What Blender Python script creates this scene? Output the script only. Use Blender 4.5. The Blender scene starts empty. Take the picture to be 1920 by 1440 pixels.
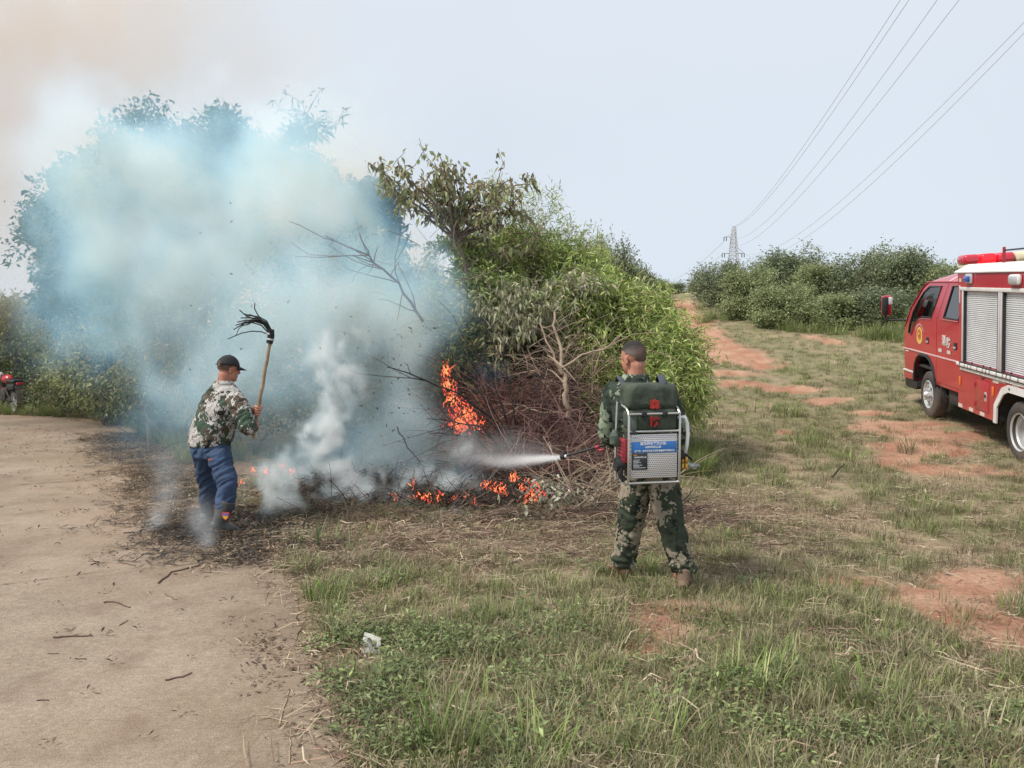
import bpy, bmesh, math, random
import numpy as np
from mathutils import Vector, Matrix, noise as mnoise
from mathutils.geometry import tessellate_polygon

random.seed(7); RS = np.random.RandomState(11)
D = bpy.data; SC = bpy.context.scene; COL = SC.collection
PI = math.pi

# ---------------------------------------------------------------- camera, world, sun, exposure
F_PX = 1450.0; PITCH = math.atan(70 / F_PX); CZ = 1.66
cd = D.cameras.new('camera'); cam = D.objects.new('camera', cd); COL.objects.link(cam)
cam.location = (0, 0, CZ); cam.rotation_euler = (PI / 2 - PITCH, 0, 0)
cd.sensor_fit = 'HORIZONTAL'; cd.sensor_width = 36.0; cd.lens = 36.0 * F_PX / 1920.0
cd.clip_start = 0.05; cd.clip_end = 4000
SC.camera = cam

SUN_EL, SUN_AZ = math.radians(52), math.radians(-115)      # azimuth clockwise from +y
w = D.worlds.new('World'); SC.world = w; w.use_nodes = True
nt = w.node_tree; nt.nodes.clear()
wo = nt.nodes.new('ShaderNodeOutputWorld')
sky = nt.nodes.new('ShaderNodeTexSky'); sky.sky_type = 'NISHITA'; sky.sun_disc = False
sky.sun_elevation = SUN_EL; sky.sun_rotation = SUN_AZ; sky.dust_density = 4.0; sky.air_density = 1.0
b1 = nt.nodes.new('ShaderNodeBackground'); b1.inputs[1].default_value = 0.05
nt.links.new(sky.outputs[0], b1.inputs[0])
# thin even overcast veil in front of the blue
tc = nt.nodes.new('ShaderNodeTexCoord'); sep = nt.nodes.new('ShaderNodeSeparateXYZ')
nt.links.new(tc.outputs['Generated'], sep.inputs[0])
rp = nt.nodes.new('ShaderNodeValToRGB'); cr = rp.color_ramp
cr.elements[0].position = 0.0; cr.elements[0].color = (0.60, 0.675, 0.755, 1)
cr.elements[1].position = 0.75; cr.elements[1].color = (0.66, 0.69, 0.73, 1)
e = cr.elements.new(0.28); e.color = (0.60, 0.66, 0.735, 1)
nz = nt.nodes.new('ShaderNodeTexNoise'); nz.inputs['Scale'].default_value = 1.3; nz.inputs['Detail'].default_value = 4
nt.links.new(tc.outputs['Generated'], nz.inputs['Vector'])
ma = nt.nodes.new('ShaderNodeMapRange'); ma.inputs[1].default_value = .35; ma.inputs[2].default_value = .65; ma.inputs[3].default_value = 0.955; ma.inputs[4].default_value = 1.04
nt.links.new(nz.outputs[0], ma.inputs[0])
nt.links.new(sep.outputs[2], rp.inputs[0])
vm = nt.nodes.new('ShaderNodeVectorMath'); vm.operation = 'SCALE'
nt.links.new(rp.outputs[0], vm.inputs[0]); nt.links.new(ma.outputs[0], vm.inputs['Scale'])
b2 = nt.nodes.new('ShaderNodeBackground'); b2.inputs[1].default_value = 1.0
nt.links.new(vm.outputs[0], b2.inputs[0])
ad = nt.nodes.new('ShaderNodeMixShader'); ad.inputs[0].default_value = 0.93
nt.links.new(b1.outputs[0], ad.inputs[1]); nt.links.new(b2.outputs[0], ad.inputs[2])
nt.links.new(ad.outputs[0], wo.inputs[0])

ld = D.lights.new('sun', 'SUN'); ld.energy = 3.3; ld.angle = math.radians(14); ld.color = (1.0, 0.95, 0.87)
sun = D.objects.new('sun', ld); COL.objects.link(sun)
sd = Vector((math.cos(SUN_EL) * math.sin(SUN_AZ), math.cos(SUN_EL) * math.cos(SUN_AZ), math.sin(SUN_EL)))
sun.rotation_euler = sd.to_track_quat('Z', 'Y').to_euler(); sun.location = sd * 30

SC.view_settings.view_transform = 'Standard'; SC.view_settings.look = 'None'
SC.view_settings.exposure = 0.32; SC.view_settings.gamma = 1.0; SC.view_settings.use_curve_mapping = False
SC.render.engine = 'CYCLES'
SC.cycles.max_bounces = 8; SC.cycles.diffuse_bounces = 2; SC.cycles.glossy_bounces = 3
SC.cycles.transmission_bounces = 4; SC.cycles.transparent_max_bounces = 24; SC.cycles.volume_bounces = 4
SC.cycles.use_denoising = True
SC.cycles.volume_step_rate = 2.0; SC.cycles.volume_max_steps = 256
SC.cycles.use_adaptive_sampling = True; SC.cycles.adaptive_threshold = 0.02
SC.cycles.sample_clamp_indirect = 4.0

# ---------------------------------------------------------------- measuring helpers
_R = np.array([1, 0, 0.]); _U = np.array([0, math.sin(PITCH), math.cos(PITCH)]); _W = np.array([0, math.cos(PITCH), -math.sin(PITCH)])
def ray(px, py): return (px - 960) / F_PX * _R + (720 - py) / F_PX * _U + _W
def at(px, py, y):
    r = ray(px, py); return Vector(np.array([0, 0, CZ]) + r * (y / r[1]))

def sstep(x, a, b):
    t = np.clip((np.asarray(x, float) - a) / (b - a), 0, 1); return t * t * (3 - 2 * t)

_perm = np.random.RandomState(5).rand(64, 64, 64)
def vnoise(p):
    """smooth value noise, p (...,3) -> 0..1"""
    p = np.asarray(p, float); i = np.floor(p).astype(int); f = p - i; f = f * f * (3 - 2 * f)
    i &= 63; j = (i + 1) & 63
    x0, y0, z0 = i[..., 0], i[..., 1], i[..., 2]; x1, y1, z1 = j[..., 0], j[..., 1], j[..., 2]
    fx, fy, fz = f[..., 0], f[..., 1], f[..., 2]
    def L(a, b, t): return a + (b - a) * t
    return L(L(L(_perm[x0, y0, z0], _perm[x1, y0, z0], fx), L(_perm[x0, y1, z0], _perm[x1, y1, z0], fx), fy),
             L(L(_perm[x0, y0, z1], _perm[x1, y0, z1], fx), L(_perm[x0, y1, z1], _perm[x1, y1, z1], fx), fy), fz)
def fbm(p, octv=4, gain=0.5):
    p = np.asarray(p, float); s = 0; a = 1; n = 0
    for k in range(octv):
        s = s + a * vnoise(p * 2.0 ** k + 17.3 * k); n += a; a *= gain
    return s / n
def n2(x, y, sc, o=4, seed=0):
    x = np.asarray(x, float); y = np.asarray(y, float)
    return fbm(np.stack([x * sc + seed * 3.7, y * sc + seed * 1.9, np.full(np.shape(x), seed * 7.1 + .5)], -1), o)

_ry = [-99, 2.97, 4.31, 5.0, 5.73, 6.8, 8, 10.9, 16, 18.0, 19.2, 19.9]
_rx = [-0.3, -.65, -1.18, -1.4, -1.72, -2.5, -3.3, -5.2, -8.4, -10.6, -14.0, -60]
def road_edge(y): return np.interp(y, _ry, _rx)
_hy = [-200, 7, 9.7, 12.9, 16, 21, 32, 42, 60, 300, 2000]
_hz = [0, 0, .2, .44, .85, 1.55, 3.1, 4.35, 5.6, 18, 22]
def hgt(x, y):
    x = np.asarray(x, float); y = np.asarray(y, float)
    a_ = -1.5 - .4 * np.clip(y - 12, 0, 400); g = sstep((x - a_) / (4.0 - a_), 0, 1)
    yy = y + 0.0 * x
    h = (np.interp(yy - .5, _hy, _hz) + np.interp(yy, _hy, _hz) + np.interp(yy + .5, _hy, _hz)) / 3 * g
    h = h + .05 * np.clip(x - 6, 0, 30) * sstep(y, 7, 10)
    off = sstep(x - road_edge(y), .1, 1.2)
    h = h + off * ((n2(x, y, .9, 3, 1) - .5) * .10 + (n2(x, y, 4, 3, 2) - .5) * .045)
    # shallow pile of ash and raked litter
    h = h + .10 * np.exp(-(((x + 1.0) / 2.2) ** 2 + ((y - 8.0) / .8) ** 2)) * off
    return h
def hz(x, y): return float(hgt(np.array([x]), np.array([y]))[0])
def hit(px, py):
    """ground point seen at a pixel of the photograph"""
    r = ray(px, py); ts = np.geomspace(1.5, 250, 3000); P = np.array([0, 0, CZ]) + ts[:, None] * r
    d = P[:, 2] - hgt(P[:, 0], P[:, 1]); k = np.argmax(d < 0)
    return Vector(P[k]) if d[k] < 0 else None

# ---------------------------------------------------------------- mesh helpers
def tag(o, label=None, cat=None, group=None, kind=None):
    if label: o['label'] = label
    if cat: o['category'] = cat
    if group: o['group'] = group
    if kind: o['kind'] = kind
    return o
def empty(name, loc=(0, 0, 0), rot=None):
    o = D.objects.new(name, None); COL.objects.link(o); o.location = loc; o.empty_display_size = .2
    if rot is not None: o.rotation_euler = rot
    return o
def link(name, me, mat=None, parent=None, smooth=None):
    o = D.objects.new(name, me); COL.objects.link(o)
    if mat and not me.materials: me.materials.append(mat)
    if parent: o.parent = parent
    if smooth is not None and len(me.polygons):
        me.shade_smooth()
        if smooth < 180: me.set_sharp_from_angle(angle=math.radians(smooth))
    return o
def np_mesh(name, V, Fc, cols=None, attr='col'):
    """V (n,3); Fc (m,k) all faces same size; cols per vertex rgb"""
    me = D.meshes.new(name); V = np.asarray(V, np.float32); Fc = np.asarray(Fc, np.int32)
    me.vertices.add(len(V)); me.vertices.foreach_set('co', V.ravel())
    m, k = Fc.shape
    me.loops.add(m * k); me.loops.foreach_set('vertex_index', Fc.ravel())
    me.polygons.add(m); me.polygons.foreach_set('loop_start', np.arange(0, m * k, k, dtype=np.int32))
    try: me.polygons.foreach_set('loop_total', np.full(m, k, np.int32))
    except Exception: pass
    if cols is not None:
        a = me.color_attributes.new(attr, 'FLOAT_COLOR', 'POINT')
        c = np.ones((len(V), 4), np.float32); c[:, :3] = cols; a.data.foreach_set('color', c.ravel())
    me.update(calc_edges=True); me.validate()
    return me

class MB:
    """collects shapes into one mesh"""
    def __init__(s): s.v = []; s.f = []
    def add(s, V, Fc):
        n = len(s.v); s.v += [tuple(p) for p in V]; s.f += [tuple(i + n for i in f) for f in Fc]; return s
    def box(s, a, b):
        (x0, y0, z0), (x1, y1, z1) = a, b
        V = [(x, y, z) for x in (x0, x1) for y in (y0, y1) for z in (z0, z1)]
        return s.add(V, [(0, 1, 3, 2), (4, 6, 7, 5), (0, 4, 5, 1), (2, 3, 7, 6), (0, 2, 6, 4), (1, 5, 7, 3)])
    def rbox(s, a, b, r=.01, seg=2):
        bm = bmesh.new(); a = Vector(a); b = Vector(b)
        bmesh.ops.create_cube(bm, size=1)
        d = b - a
        for v in bm.verts: v.co = Vector((v.co[i] * d[i] for i in range(3))) + (a + b) / 2
        r = min(r, .49 * min(abs(c) for c in d))
        bmesh.ops.bevel(bm, geom=bm.edges[:], offset=r, segments=seg, affect='EDGES', profile=.5)
        return s.bm(bm)
    def bm(s, bm, M=None):
        bm.verts.index_update(); n = len(s.v)
        s.v += [tuple(M @ v.co) if M else tuple(v.co) for v in bm.verts]
        s.f += [tuple(v.index + n for v in f.verts) for f in bm.faces]; bm.free(); return s
    def tube(s, pts, rad, n=8, cap=True, flat=1.0):
        pts = [Vector(p) for p in pts]; m = len(pts)
        if not hasattr(rad, '__len__'): rad = [rad] * m
        rings = []; up = None
        for i in range(m):
            t = (pts[min(i + 1, m - 1)] - pts[max(i - 1, 0)])
            t = t.normalized() if t.length > 1e-9 else Vector((0, 0, 1))
            if up is None:
                up = Vector((0, 0, 1)) if abs(t.z) < .9 else Vector((1, 0, 0))
            a = t.cross(up)
            if a.length < 1e-6: a = t.orthogonal()
            a.normalize(); b = a.cross(t); up = b
            rings.append([pts[i] + a * math.cos(2 * PI * k / n) * rad[i] + b * math.sin(2 * PI * k / n) * rad[i] * flat for k in range(n)])
        V = [p for r in rings for p in r]
        Fc = [(i * n + k, i * n + (k + 1) % n, (i + 1) * n + (k + 1) % n, (i + 1) * n + k) for i in range(m - 1) for k in range(n)]
        if cap: Fc += [tuple(range(n))[::-1], tuple(range((m - 1) * n, m * n))]
        return s.add(V, Fc)
    def lathe(s, prof, n=24, M=None, closed=False, cap0=True):
        """prof [(r, h)] turned about local z"""
        V = []
        for r, h in prof:
            for k in range(n):
                a = 2 * PI * k / n; p = Vector((r * math.cos(a), r * math.sin(a), h)); V.append(M @ p if M else p)
        m = len(prof)
        Fc = [(i * n + k, i * n + (k + 1) % n, (i + 1) * n + (k + 1) % n, (i + 1) * n + k) for i in range(m - 1) for k in range(n)]
        if closed: Fc += [((m - 1) * n + k, (m - 1) * n + (k + 1) % n, (k + 1) % n, k) for k in range(n)]
        else: Fc += ([tuple(range(n))[::-1]] if cap0 else []) + [tuple(range((m - 1) * n, m * n))]
        return s.add(V, Fc)
    def ell(s, c, r, M=None, u=16, v=10):
        bm = bmesh.new(); bmesh.ops.create_uvsphere(bm, u_segments=u, v_segments=v, radius=1)
        for q in bm.verts:
            p = Vector((q.co.x * r[0], q.co.y * r[1], q.co.z * r[2]))
            q.co = (M @ p if M else p) + Vector(c)
        return s.bm(bm)
    def prism(s, poly, y0, y1, holes=(), T=None):
        """polygon in (x,z) extruded between y0 and y1, with holes; T maps points"""
        loops = [poly] + list(holes); vs = [[Vector((x, 0, z)) for x, z in l] for l in loops]
        tris = tessellate_polygon(vs); flat = [p for l in vs for p in l]; n = len(flat)
        V = [Vector((p.x, y0, p.z)) for p in flat] + [Vector((p.x, y1, p.z)) for p in flat]
        Fc = [tuple(t) for t in tris] + [tuple(i + n for i in t[::-1]) for t in tris]
        o = 0
        for l in loops:
            k = len(l); Fc += [(o + i, o + (i + 1) % k, o + (i + 1) % k + n, o + i + n) for i in range(k)]; o += k
        if T: V = [T(p) for p in V]
        return s.add(V, Fc)
    def mesh(s, name, fix=True):
        me = D.meshes.new(name); me.from_pydata(s.v, [], s.f); 
        if fix:
            bm = bmesh.new(); bm.from_mesh(me); bmesh.ops.recalc_face_normals(bm, faces=bm.faces[:]); bm.to_mesh(me); bm.free()
        me.update(); return me
    def build(s, name, mat, parent=None, smooth=35, fix=True):
        return link(name, s.mesh(name, fix), mat, parent, smooth)

# ---------------------------------------------------------------- materials
def mat(name): 
    m = D.materials.new(name); m.use_nodes = True; n = m.node_tree; return m, n, n.nodes['Principled BSDF']
def _set(b, **k):
    for a, v in k.items():
        b.inputs[a.replace('_', ' ')].default_value = v
def N(n, t, **k):
    q = n.nodes.new(t)
    for a, v in k.items(): setattr(q, a, v)
    return q
def simple(name, col, rough=.5, metal=0.0, var=.12, scale=12, bump=0.0, bscale=60, dirt=None, dirt_amt=0.0, coat=0.0, spec=.5):
    m, n, b = mat(name); L = n.links.new
    _set(b, Roughness=rough, Metallic=metal, Coat_Weight=coat); b.inputs['Specular IOR Level'].default_value = spec
    t = N(n, 'ShaderNodeTexCoord')
    z = N(n, 'ShaderNodeTexNoise'); z.inputs['Scale'].default_value = scale; z.inputs['Detail'].default_value = 5
    L(t.outputs['Object'], z.inputs['Vector'])
    r = N(n, 'ShaderNodeMapRange'); r.inputs[1].default_value = .3; r.inputs[2].default_value = .7
    r.inputs[3].default_value = 1 - var; r.inputs[4].default_value = 1 + var; L(z.outputs[0], r.inputs[0])
    s = N(n, 'ShaderNodeVectorMath', operation='SCALE'); s.inputs[0].default_value = col[:3]; L(r.outputs[0], s.inputs['Scale'])
    out = s.outputs[0]
    if dirt:
        z2 = N(n, 'ShaderNodeTexNoise'); z2.inputs['Scale'].default_value = scale * .35; z2.inputs['Detail'].default_value = 6
        L(t.outputs['Object'], z2.inputs['Vector'])
        r2 = N(n, 'ShaderNodeMapRange'); r2.inputs[1].default_value = .42; r2.inputs[2].default_value = .75; r2.inputs[4].default_value = dirt_amt
        L(z2.outputs[0], r2.inputs[0])
        mx = N(n, 'ShaderNodeMix', data_type='RGBA'); L(r2.outputs[0], mx.inputs[0]); L(out, mx.inputs[6]); mx.inputs[7].default_value = (*dirt, 1)
        out = mx.outputs[2]
        r3 = N(n, 'ShaderNodeMapRange'); r3.inputs[3].default_value = rough; r3.inputs[4].default_value = min(1, rough + .35); L(r2.outputs[0], r3.inputs[0]); L(r3.outputs[0], b.inputs['Roughness'])
    L(out, b.inputs['Base Color'])
    if bump:
        z3 = N(n, 'ShaderNodeTexNoise'); z3.inputs['Scale'].default_value = bscale; z3.inputs['Detail'].default_value = 4
        L(t.outputs['Object'], z3.inputs['Vector'])
        bp = N(n, 'ShaderNodeBump'); bp.inputs['Strength'].default_value = bump; bp.inputs['Distance'].default_value = .01
        L(z3.outputs[0], bp.inputs['Height']); L(bp.outputs[0], b.inputs['Normal'])
    return m
def leaf_mat(name, trans=.3, rough=.55, inst=False):
    m, n, b = mat(name); L = n.links.new; _set(b, Roughness=rough); b.inputs['Specular IOR Level'].default_value = .35
    a = N(n, 'ShaderNodeVertexColor', layer_name='col'); out = a.outputs[0]
    if inst:
        oi = N(n, 'ShaderNodeObjectInfo'); r = N(n, 'ShaderNodeMapRange'); r.inputs[3].default_value = .7; r.inputs[4].default_value = 1.3
        L(oi.outputs['Random'], r.inputs[0])
        s = N(n, 'ShaderNodeVectorMath', operation='SCALE'); L(out, s.inputs[0]); L(r.outputs[0], s.inputs['Scale']); out = s.outputs[0]
    L(out, b.inputs['Base Color'])
    tr = N(n, 'ShaderNodeBsdfTranslucent'); L(out, tr.inputs[0])
    mx = N(n, 'ShaderNodeMixShader'); mx.inputs[0].default_value = trans
    L(b.outputs[0], mx.inputs[1]); L(tr.outputs[0], mx.inputs[2]); L(mx.outputs[0], n.nodes['Material Output'].inputs[0])
    return m
M_LEAF = leaf_mat('leaf_surface'); M_GRASS = leaf_mat('grass_blade', .25, .6, True)
M_BARK = simple('bark', (.15, .11, .085), .85, var=.3, scale=25, bump=.4, bscale=90)
M_TWIG = simple('dry_twig', (.13, .085, .065), .85, var=.35, scale=6)
M_TWIGP = simple('pale_stick', (.33, .25, .18), .8, var=.25, scale=10, bump=.3)
M_CHAR = simple('charred_wood', (.02, .018, .017), .8, var=.5, scale=14, bump=.5)
# ================================================================ GROUND
def G(px, py):
    h = hit(px, py); return h
_red_px = [(1272, 564, 20, 8), (1282, 574, 26, 10), (1285, 590, 34, 12), (1300, 605, 40, 12), (1315, 622, 46, 12), (1330, 640, 50, 12), (1350, 652, 56, 11), (1375, 664, 60, 11), (1405, 678, 60, 10), (1430, 688, 50, 7),
           (1265, 630, 30, 12), (1275, 650, 44, 12), (1305, 672, 70, 12), (1350, 700, 60, 7), (1400, 722, 60, 6), (1470, 731, 70, 6), (1560, 752, 60, 7), (1640, 775, 50, 8), (1700, 800, 110, 13), (1760, 815, 100, 14), (1720, 840, 90, 16), (1700, 870, 70, 16), (1790, 880, 120, 10), (1880, 888, 60, 8),
           (1475, 812, 22, 6), (1530, 755, 22, 6), (1870, 1090, 120, 24), (1790, 1130, 130, 28), (1860, 1165, 140, 36), (1900, 1200, 90, 24), (1300, 1135, 100, 14), (1360, 1145, 60, 10), (1250, 1185, 60, 20),
           (1230, 1165, 60, 10), (1590, 1092, 60, 10), (1560, 640, 20, 4), (1520, 632, 18, 4), (1210, 1220, 40, 12)]
_red = []
for px, py, rx, ry in _red_px:
    c = hit(px, py); a = hit(px + rx, py); b = hit(px, py - ry)
    if c and a and b: _red.append((c.x, c.y, max(.1, abs(a.x - c.x)), max(.12, abs(b.y - c.y))))
def red_mask(x, y):
    s = np.zeros(np.shape(x))
    for cx, cy, rx, ry in _red:
        s = np.maximum(s, np.exp(-.9 * (((x - cx) / rx) ** 2 + ((y - cy) / ry) ** 2)))
    nn = n2(x, y, 2.2, 4, 3)
    return sstep(s + (nn - .5) * 1.0 + .08 * (n2(x, y, 9, 3, 15) - .5), .30, .58)
def ash_mask(x, y):
    c1 = np.exp(-(((x + .8) / 1.8) ** 4 + ((y - 8.6) / 1.1) ** 4))
    c2 = np.exp(-(((x - .2) / .9) ** 2 + ((y - 8.6) / .9) ** 2))
    return sstep(np.maximum(c1, c2) + (n2(x, y, 2, 4, 4) - .5) * .5, .42, .70)
def litter_mask(x, y):
    c = np.exp(-(((x + .3) / 2.4) ** 2 + ((y - 6.7) / 1.0) ** 2)) * 1.1
    c = np.maximum(c, np.exp(-(((x - 1.7) / 1.2) ** 2 + ((y - 7.4) / 1.5) ** 2)) * .9)
    return sstep(c + (n2(x, y, 1.3, 4, 5) - .5) * 1.1, .3, .75)
def green_mask(x, y):
    g = n2(x, y, 1.7, 4, 6) * .6 + n2(x, y, 4.5, 3, 7) * .4
    g = g + .14 * sstep(y, 6, 3.2) + .05 + .06 * sstep(x, 1, 4) * sstep(y, 7, 12)
    return sstep(g, .42, .60) * (1 - .75 * litter_mask(x, y)) * (1 - ash_mask(x, y)) * (1 - .93 * red_mask(x, y))
def mixc(a, b, t): t = np.asarray(t)[..., None]; return a * (1 - t) + b * t

ys = np.concatenate([np.arange(-6, 1.5, .5), np.arange(1.5, 9, .07), np.arange(9, 17, .12), np.arange(17, 48, .35), np.geomspace(48, 1800, 40)])
xs = np.concatenate([-np.geomspace(1500, 26, 18), np.arange(-25, -8, .6), np.arange(-8, 5, .085), np.arange(5, 12, .14), np.arange(12, 30, .7), np.geomspace(30, 1500, 18)])
X, Y = np.meshgrid(xs, ys); Z = hgt(X, Y)
rm = red_mask(X, Y); am = ash_mask(X, Y); lm = litter_mask(X, Y); gm = green_mask(X, Y)
fine = n2(X, Y, 7, 4, 8)
soil = mixc(np.array([.28, .215, .14]), np.array([.40, .31, .21]), fine)
redc = mixc(np.array([.37, .185, .12]), np.array([.49, .31, .21]), sstep(n2(X, Y, 3, 4, 9), .35, .7))
lit = mixc(np.array([.22, .155, .11]), np.array([.36, .27, .19]), fine)
grn = mixc(np.array([.15, .155, .075]), np.array([.25, .23, .125]), fine)
Cc = mixc(soil, lit, lm); Cc = mixc(Cc, grn, gm * .75); Cc = mixc(Cc, redc, rm); Cc = mixc(Cc, np.array([.028, .026, .025]) * (1 + fine[..., None]), am)
near_road = sstep(X - road_edge(Y), 1.3, .1) * (Y < 21); Cc = mixc(Cc, np.array([.25, .185, .13]) * (.8 + .4 * fine[..., None]), near_road * .7 * (1 - am))
ny, nx = X.shape
idx = np.arange(ny * nx).reshape(ny, nx)
Fq = np.stack([idx[:-1, :-1], idx[:-1, 1:], idx[1:, 1:], idx[1:, :-1]], -1).reshape(-1, 4)
me = np_mesh('ground', np.stack([X, Y, Z], -1).reshape(-1, 3), Fq, Cc.reshape(-1, 3))
mg, n, b = mat('earth'); L = n.links.new
_set(b, Roughness=.95); b.inputs['Specular IOR Level'].default_value = .15
vc = N(n, 'ShaderNodeVertexColor', layer_name='col'); t = N(n, 'ShaderNodeTexCoord')
z1 = N(n, 'ShaderNodeTexNoise'); z1.inputs['Scale'].default_value = 28; z1.inputs['Detail'].default_value = 8; z1.inputs['Roughness'].default_value = .7
L(t.outputs['Object'], z1.inputs['Vector'])
r = N(n, 'ShaderNodeMapRange'); r.inputs[1].default_value = .32; r.inputs[2].default_value = .68; r.inputs[3].default_value = .62; r.inputs[4].default_value = 1.3
L(z1.outputs[0], r.inputs[0])
s = N(n, 'ShaderNodeVectorMath', operation='SCALE'); L(vc.outputs[0], s.inputs[0]); L(r.outputs[0], s.inputs['Scale']); L(s.outputs[0], b.inputs['Base Color'])
bp = N(n, 'ShaderNodeBump'); bp.inputs['Strength'].default_value = .9; bp.inputs['Distance'].default_value = .03; L(z1.outputs[0], bp.inputs['Height']); L(bp.outputs[0], b.inputs['Normal'])
tag(link('ground', me, mg, smooth=180), kind='structure')

# ---------------------------------------------------------------- concrete road
ys2 = np.concatenate([np.arange(-5, 2, .5), np.arange(2, 19.9, .08)])
V = []; Fr = []; Cd = []; offs = [58, 6, 3.2, 2.2, 1.6, 1.2, .9, .65, .45, .3, .16, .06]
for i, y in enumerate(ys2):
    xe = float(road_edge(y)) + (float(n2(np.array([y]), np.array([0.]), 3.0, 4, 12)[0]) - .5) * .16
    xr = np.array([xe - o for o in offs]); nn_ = n2(xr, np.full(len(xr), y), 1.6, 4, 33); dd_ = np.clip(1.15 * np.exp(-np.array(offs) / .75) + (nn_ - .5) * 1.6 * np.exp(-np.array(offs) / 2.5), 0, 1)
    V += [(x_, y, .012) for x_ in xr] + [(xe, y, .006), (xe, y, -.06)]; Cd += list(dd_) + [1, 1]; k_ = len(offs) + 2
    if i: a = (i - 1) * k_; c = i * k_; Fr += [(a + q, a + q + 1, c + q + 1, c + q) for q in range(k_ - 1)]
me = D.meshes.new('road'); me.from_pydata(V, [], Fr); me.update(); ca = me.color_attributes.new('dirt', 'FLOAT_COLOR', 'POINT'); ca.data.foreach_set('color', np.repeat(np.array(Cd, np.float32), 4))
mr, n, b = mat('worn_concrete'); L = n.links.new; _set(b, Roughness=.9); b.inputs['Specular IOR Level'].default_value = .2
t = N(n, 'ShaderNodeTexCoord')
z1 = N(n, 'ShaderNodeTexNoise'); z1.inputs['Scale'].default_value = 45; z1.inputs['Detail'].default_value = 8; z1.inputs['Roughness'].default_value = .75; L(t.outputs['Object'], z1.inputs['Vector'])
z2 = N(n, 'ShaderNodeTexNoise'); z2.inputs['Scale'].default_value = .9; z2.inputs['Detail'].default_value = 6; z2.inputs['Distortion'].default_value = .4; L(t.outputs['Object'], z2.inputs['Vector'])
cr = N(n, 'ShaderNodeValToRGB'); e = cr.color_ramp.elements; e[0].position = .33; e[0].color = (.255, .20, .15, 1); e[1].position = .68; e[1].color = (.385, .315, .245, 1)
q = e.new(.5); q.color = (.325, .265, .20, 1); L(z2.outputs[0], cr.inputs[0])
# earth dust towards the verge
mp = N(n, 'ShaderNodeMapping'); mp.inputs['Scale'].default_value = (4, 60, 1); mp.inputs['Rotation'].default_value = (0, 0, .12); L(t.outputs['Object'], mp.inputs[0])
zs = N(n, 'ShaderNodeTexNoise'); zs.inputs['Scale'].default_value = 1; zs.inputs['Detail'].default_value = 4; L(mp.outputs[0], zs.inputs['Vector'])
r = N(n, 'ShaderNodeMapRange'); r.inputs[1].default_value = .3; r.inputs[2].default_value = .7; r.inputs[3].default_value = .60; r.inputs[4].default_value = 1.26; L(z1.outputs[0], r.inputs[0])
s = N(n, 'ShaderNodeVectorMath', operation='SCALE'); L(cr.outputs[0], s.inputs[0]); L(r.outputs[0], s.inputs['Scale'])
# dark stains, rust-pink drift
z4 = N(n, 'ShaderNodeTexNoise'); z4.inputs['Scale'].default_value = 2.6; z4.inputs['Detail'].default_value = 8; z4.inputs['Roughness'].default_value = .65; L(t.outputs['Object'], z4.inputs['Vector'])
r4 = N(n, 'ShaderNodeMapRange'); r4.inputs[1].default_value = .50; r4.inputs[2].default_value = .68; r4.inputs[4].default_value = .75; L(z4.outputs[0], r4.inputs[0])
mx = N(n, 'ShaderNodeMix', data_type='RGBA'); L(r4.outputs[0], mx.inputs[0]); L(s.outputs[0], mx.inputs[6]); mx.inputs[7].default_value = (.20, .15, .11, 1)
z5 = N(n, 'ShaderNodeTexNoise'); z5.inputs['Scale'].default_value = .35; z5.inputs['Detail'].default_value = 3; L(t.outputs['Object'], z5.inputs['Vector'])
r5 = N(n, 'ShaderNodeMapRange'); r5.inputs[1].default_value = .45; r5.inputs[2].default_value = .7; r5.inputs[4].default_value = .4; L(z5.outputs[0], r5.inputs[0])
mx2 = N(n, 'ShaderNodeMix', data_type='RGBA'); L(r5.outputs[0], mx2.inputs[0]); L(mx.outputs[2], mx2.inputs[6]); mx2.inputs[7].default_value = (.37, .24, .175, 1)
vd = N(n, 'ShaderNodeVertexColor', layer_name='dirt'); z6 = N(n, 'ShaderNodeTexNoise'); z6.inputs['Scale'].default_value = 9; z6.inputs['Detail'].default_value = 8; z6.inputs['Roughness'].default_value = .75; L(t.outputs['Object'], z6.inputs['Vector'])
k6 = N(n, 'ShaderNodeMath', operation='MULTIPLY_ADD'); L(z6.outputs[0], k6.inputs[0]); k6.inputs[1].default_value = 1.8; k6.inputs[2].default_value = -.45; k7 = N(n, 'ShaderNodeMath', operation='MULTIPLY', use_clamp=True); L(vd.outputs[0], k7.inputs[0]); L(k6.outputs[0], k7.inputs[1])
mx3 = N(n, 'ShaderNodeMix', data_type='RGBA'); L(k7.outputs[0], mx3.inputs[0]); L(mx2.outputs[2], mx3.inputs[6]); mx3.inputs[7].default_value = (.19, .135, .09, 1)
z8 = N(n, 'ShaderNodeTexNoise'); z8.inputs['Scale'].default_value = 160; z8.inputs['Detail'].default_value = 3; L(t.outputs['Object'], z8.inputs['Vector']); r8 = N(n, 'ShaderNodeMapRange'); r8.inputs[1].default_value = .36; r8.inputs[2].default_value = .64; r8.inputs[3].default_value = .72; r8.inputs[4].default_value = 1.22; L(z8.outputs[0], r8.inputs[0])
s8 = N(n, 'ShaderNodeVectorMath', operation='SCALE'); L(mx3.outputs[2], s8.inputs[0]); L(r8.outputs[0], s8.inputs['Scale']); L(s8.outputs[0], b.inputs['Base Color'])
adn = N(n, 'ShaderNodeMath', operation='ADD'); L(z1.outputs[0], adn.inputs[0]); L(zs.outputs[0], adn.inputs[1])
bp = N(n, 'ShaderNodeBump'); bp.inputs['Strength'].default_value = .55; bp.inputs['Distance'].default_value = .012; L(adn.outputs[0], bp.inputs['Height']); L(bp.outputs[0], b.inputs['Normal'])
road = tag(link('road', me, mr), kind='structure')
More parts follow.
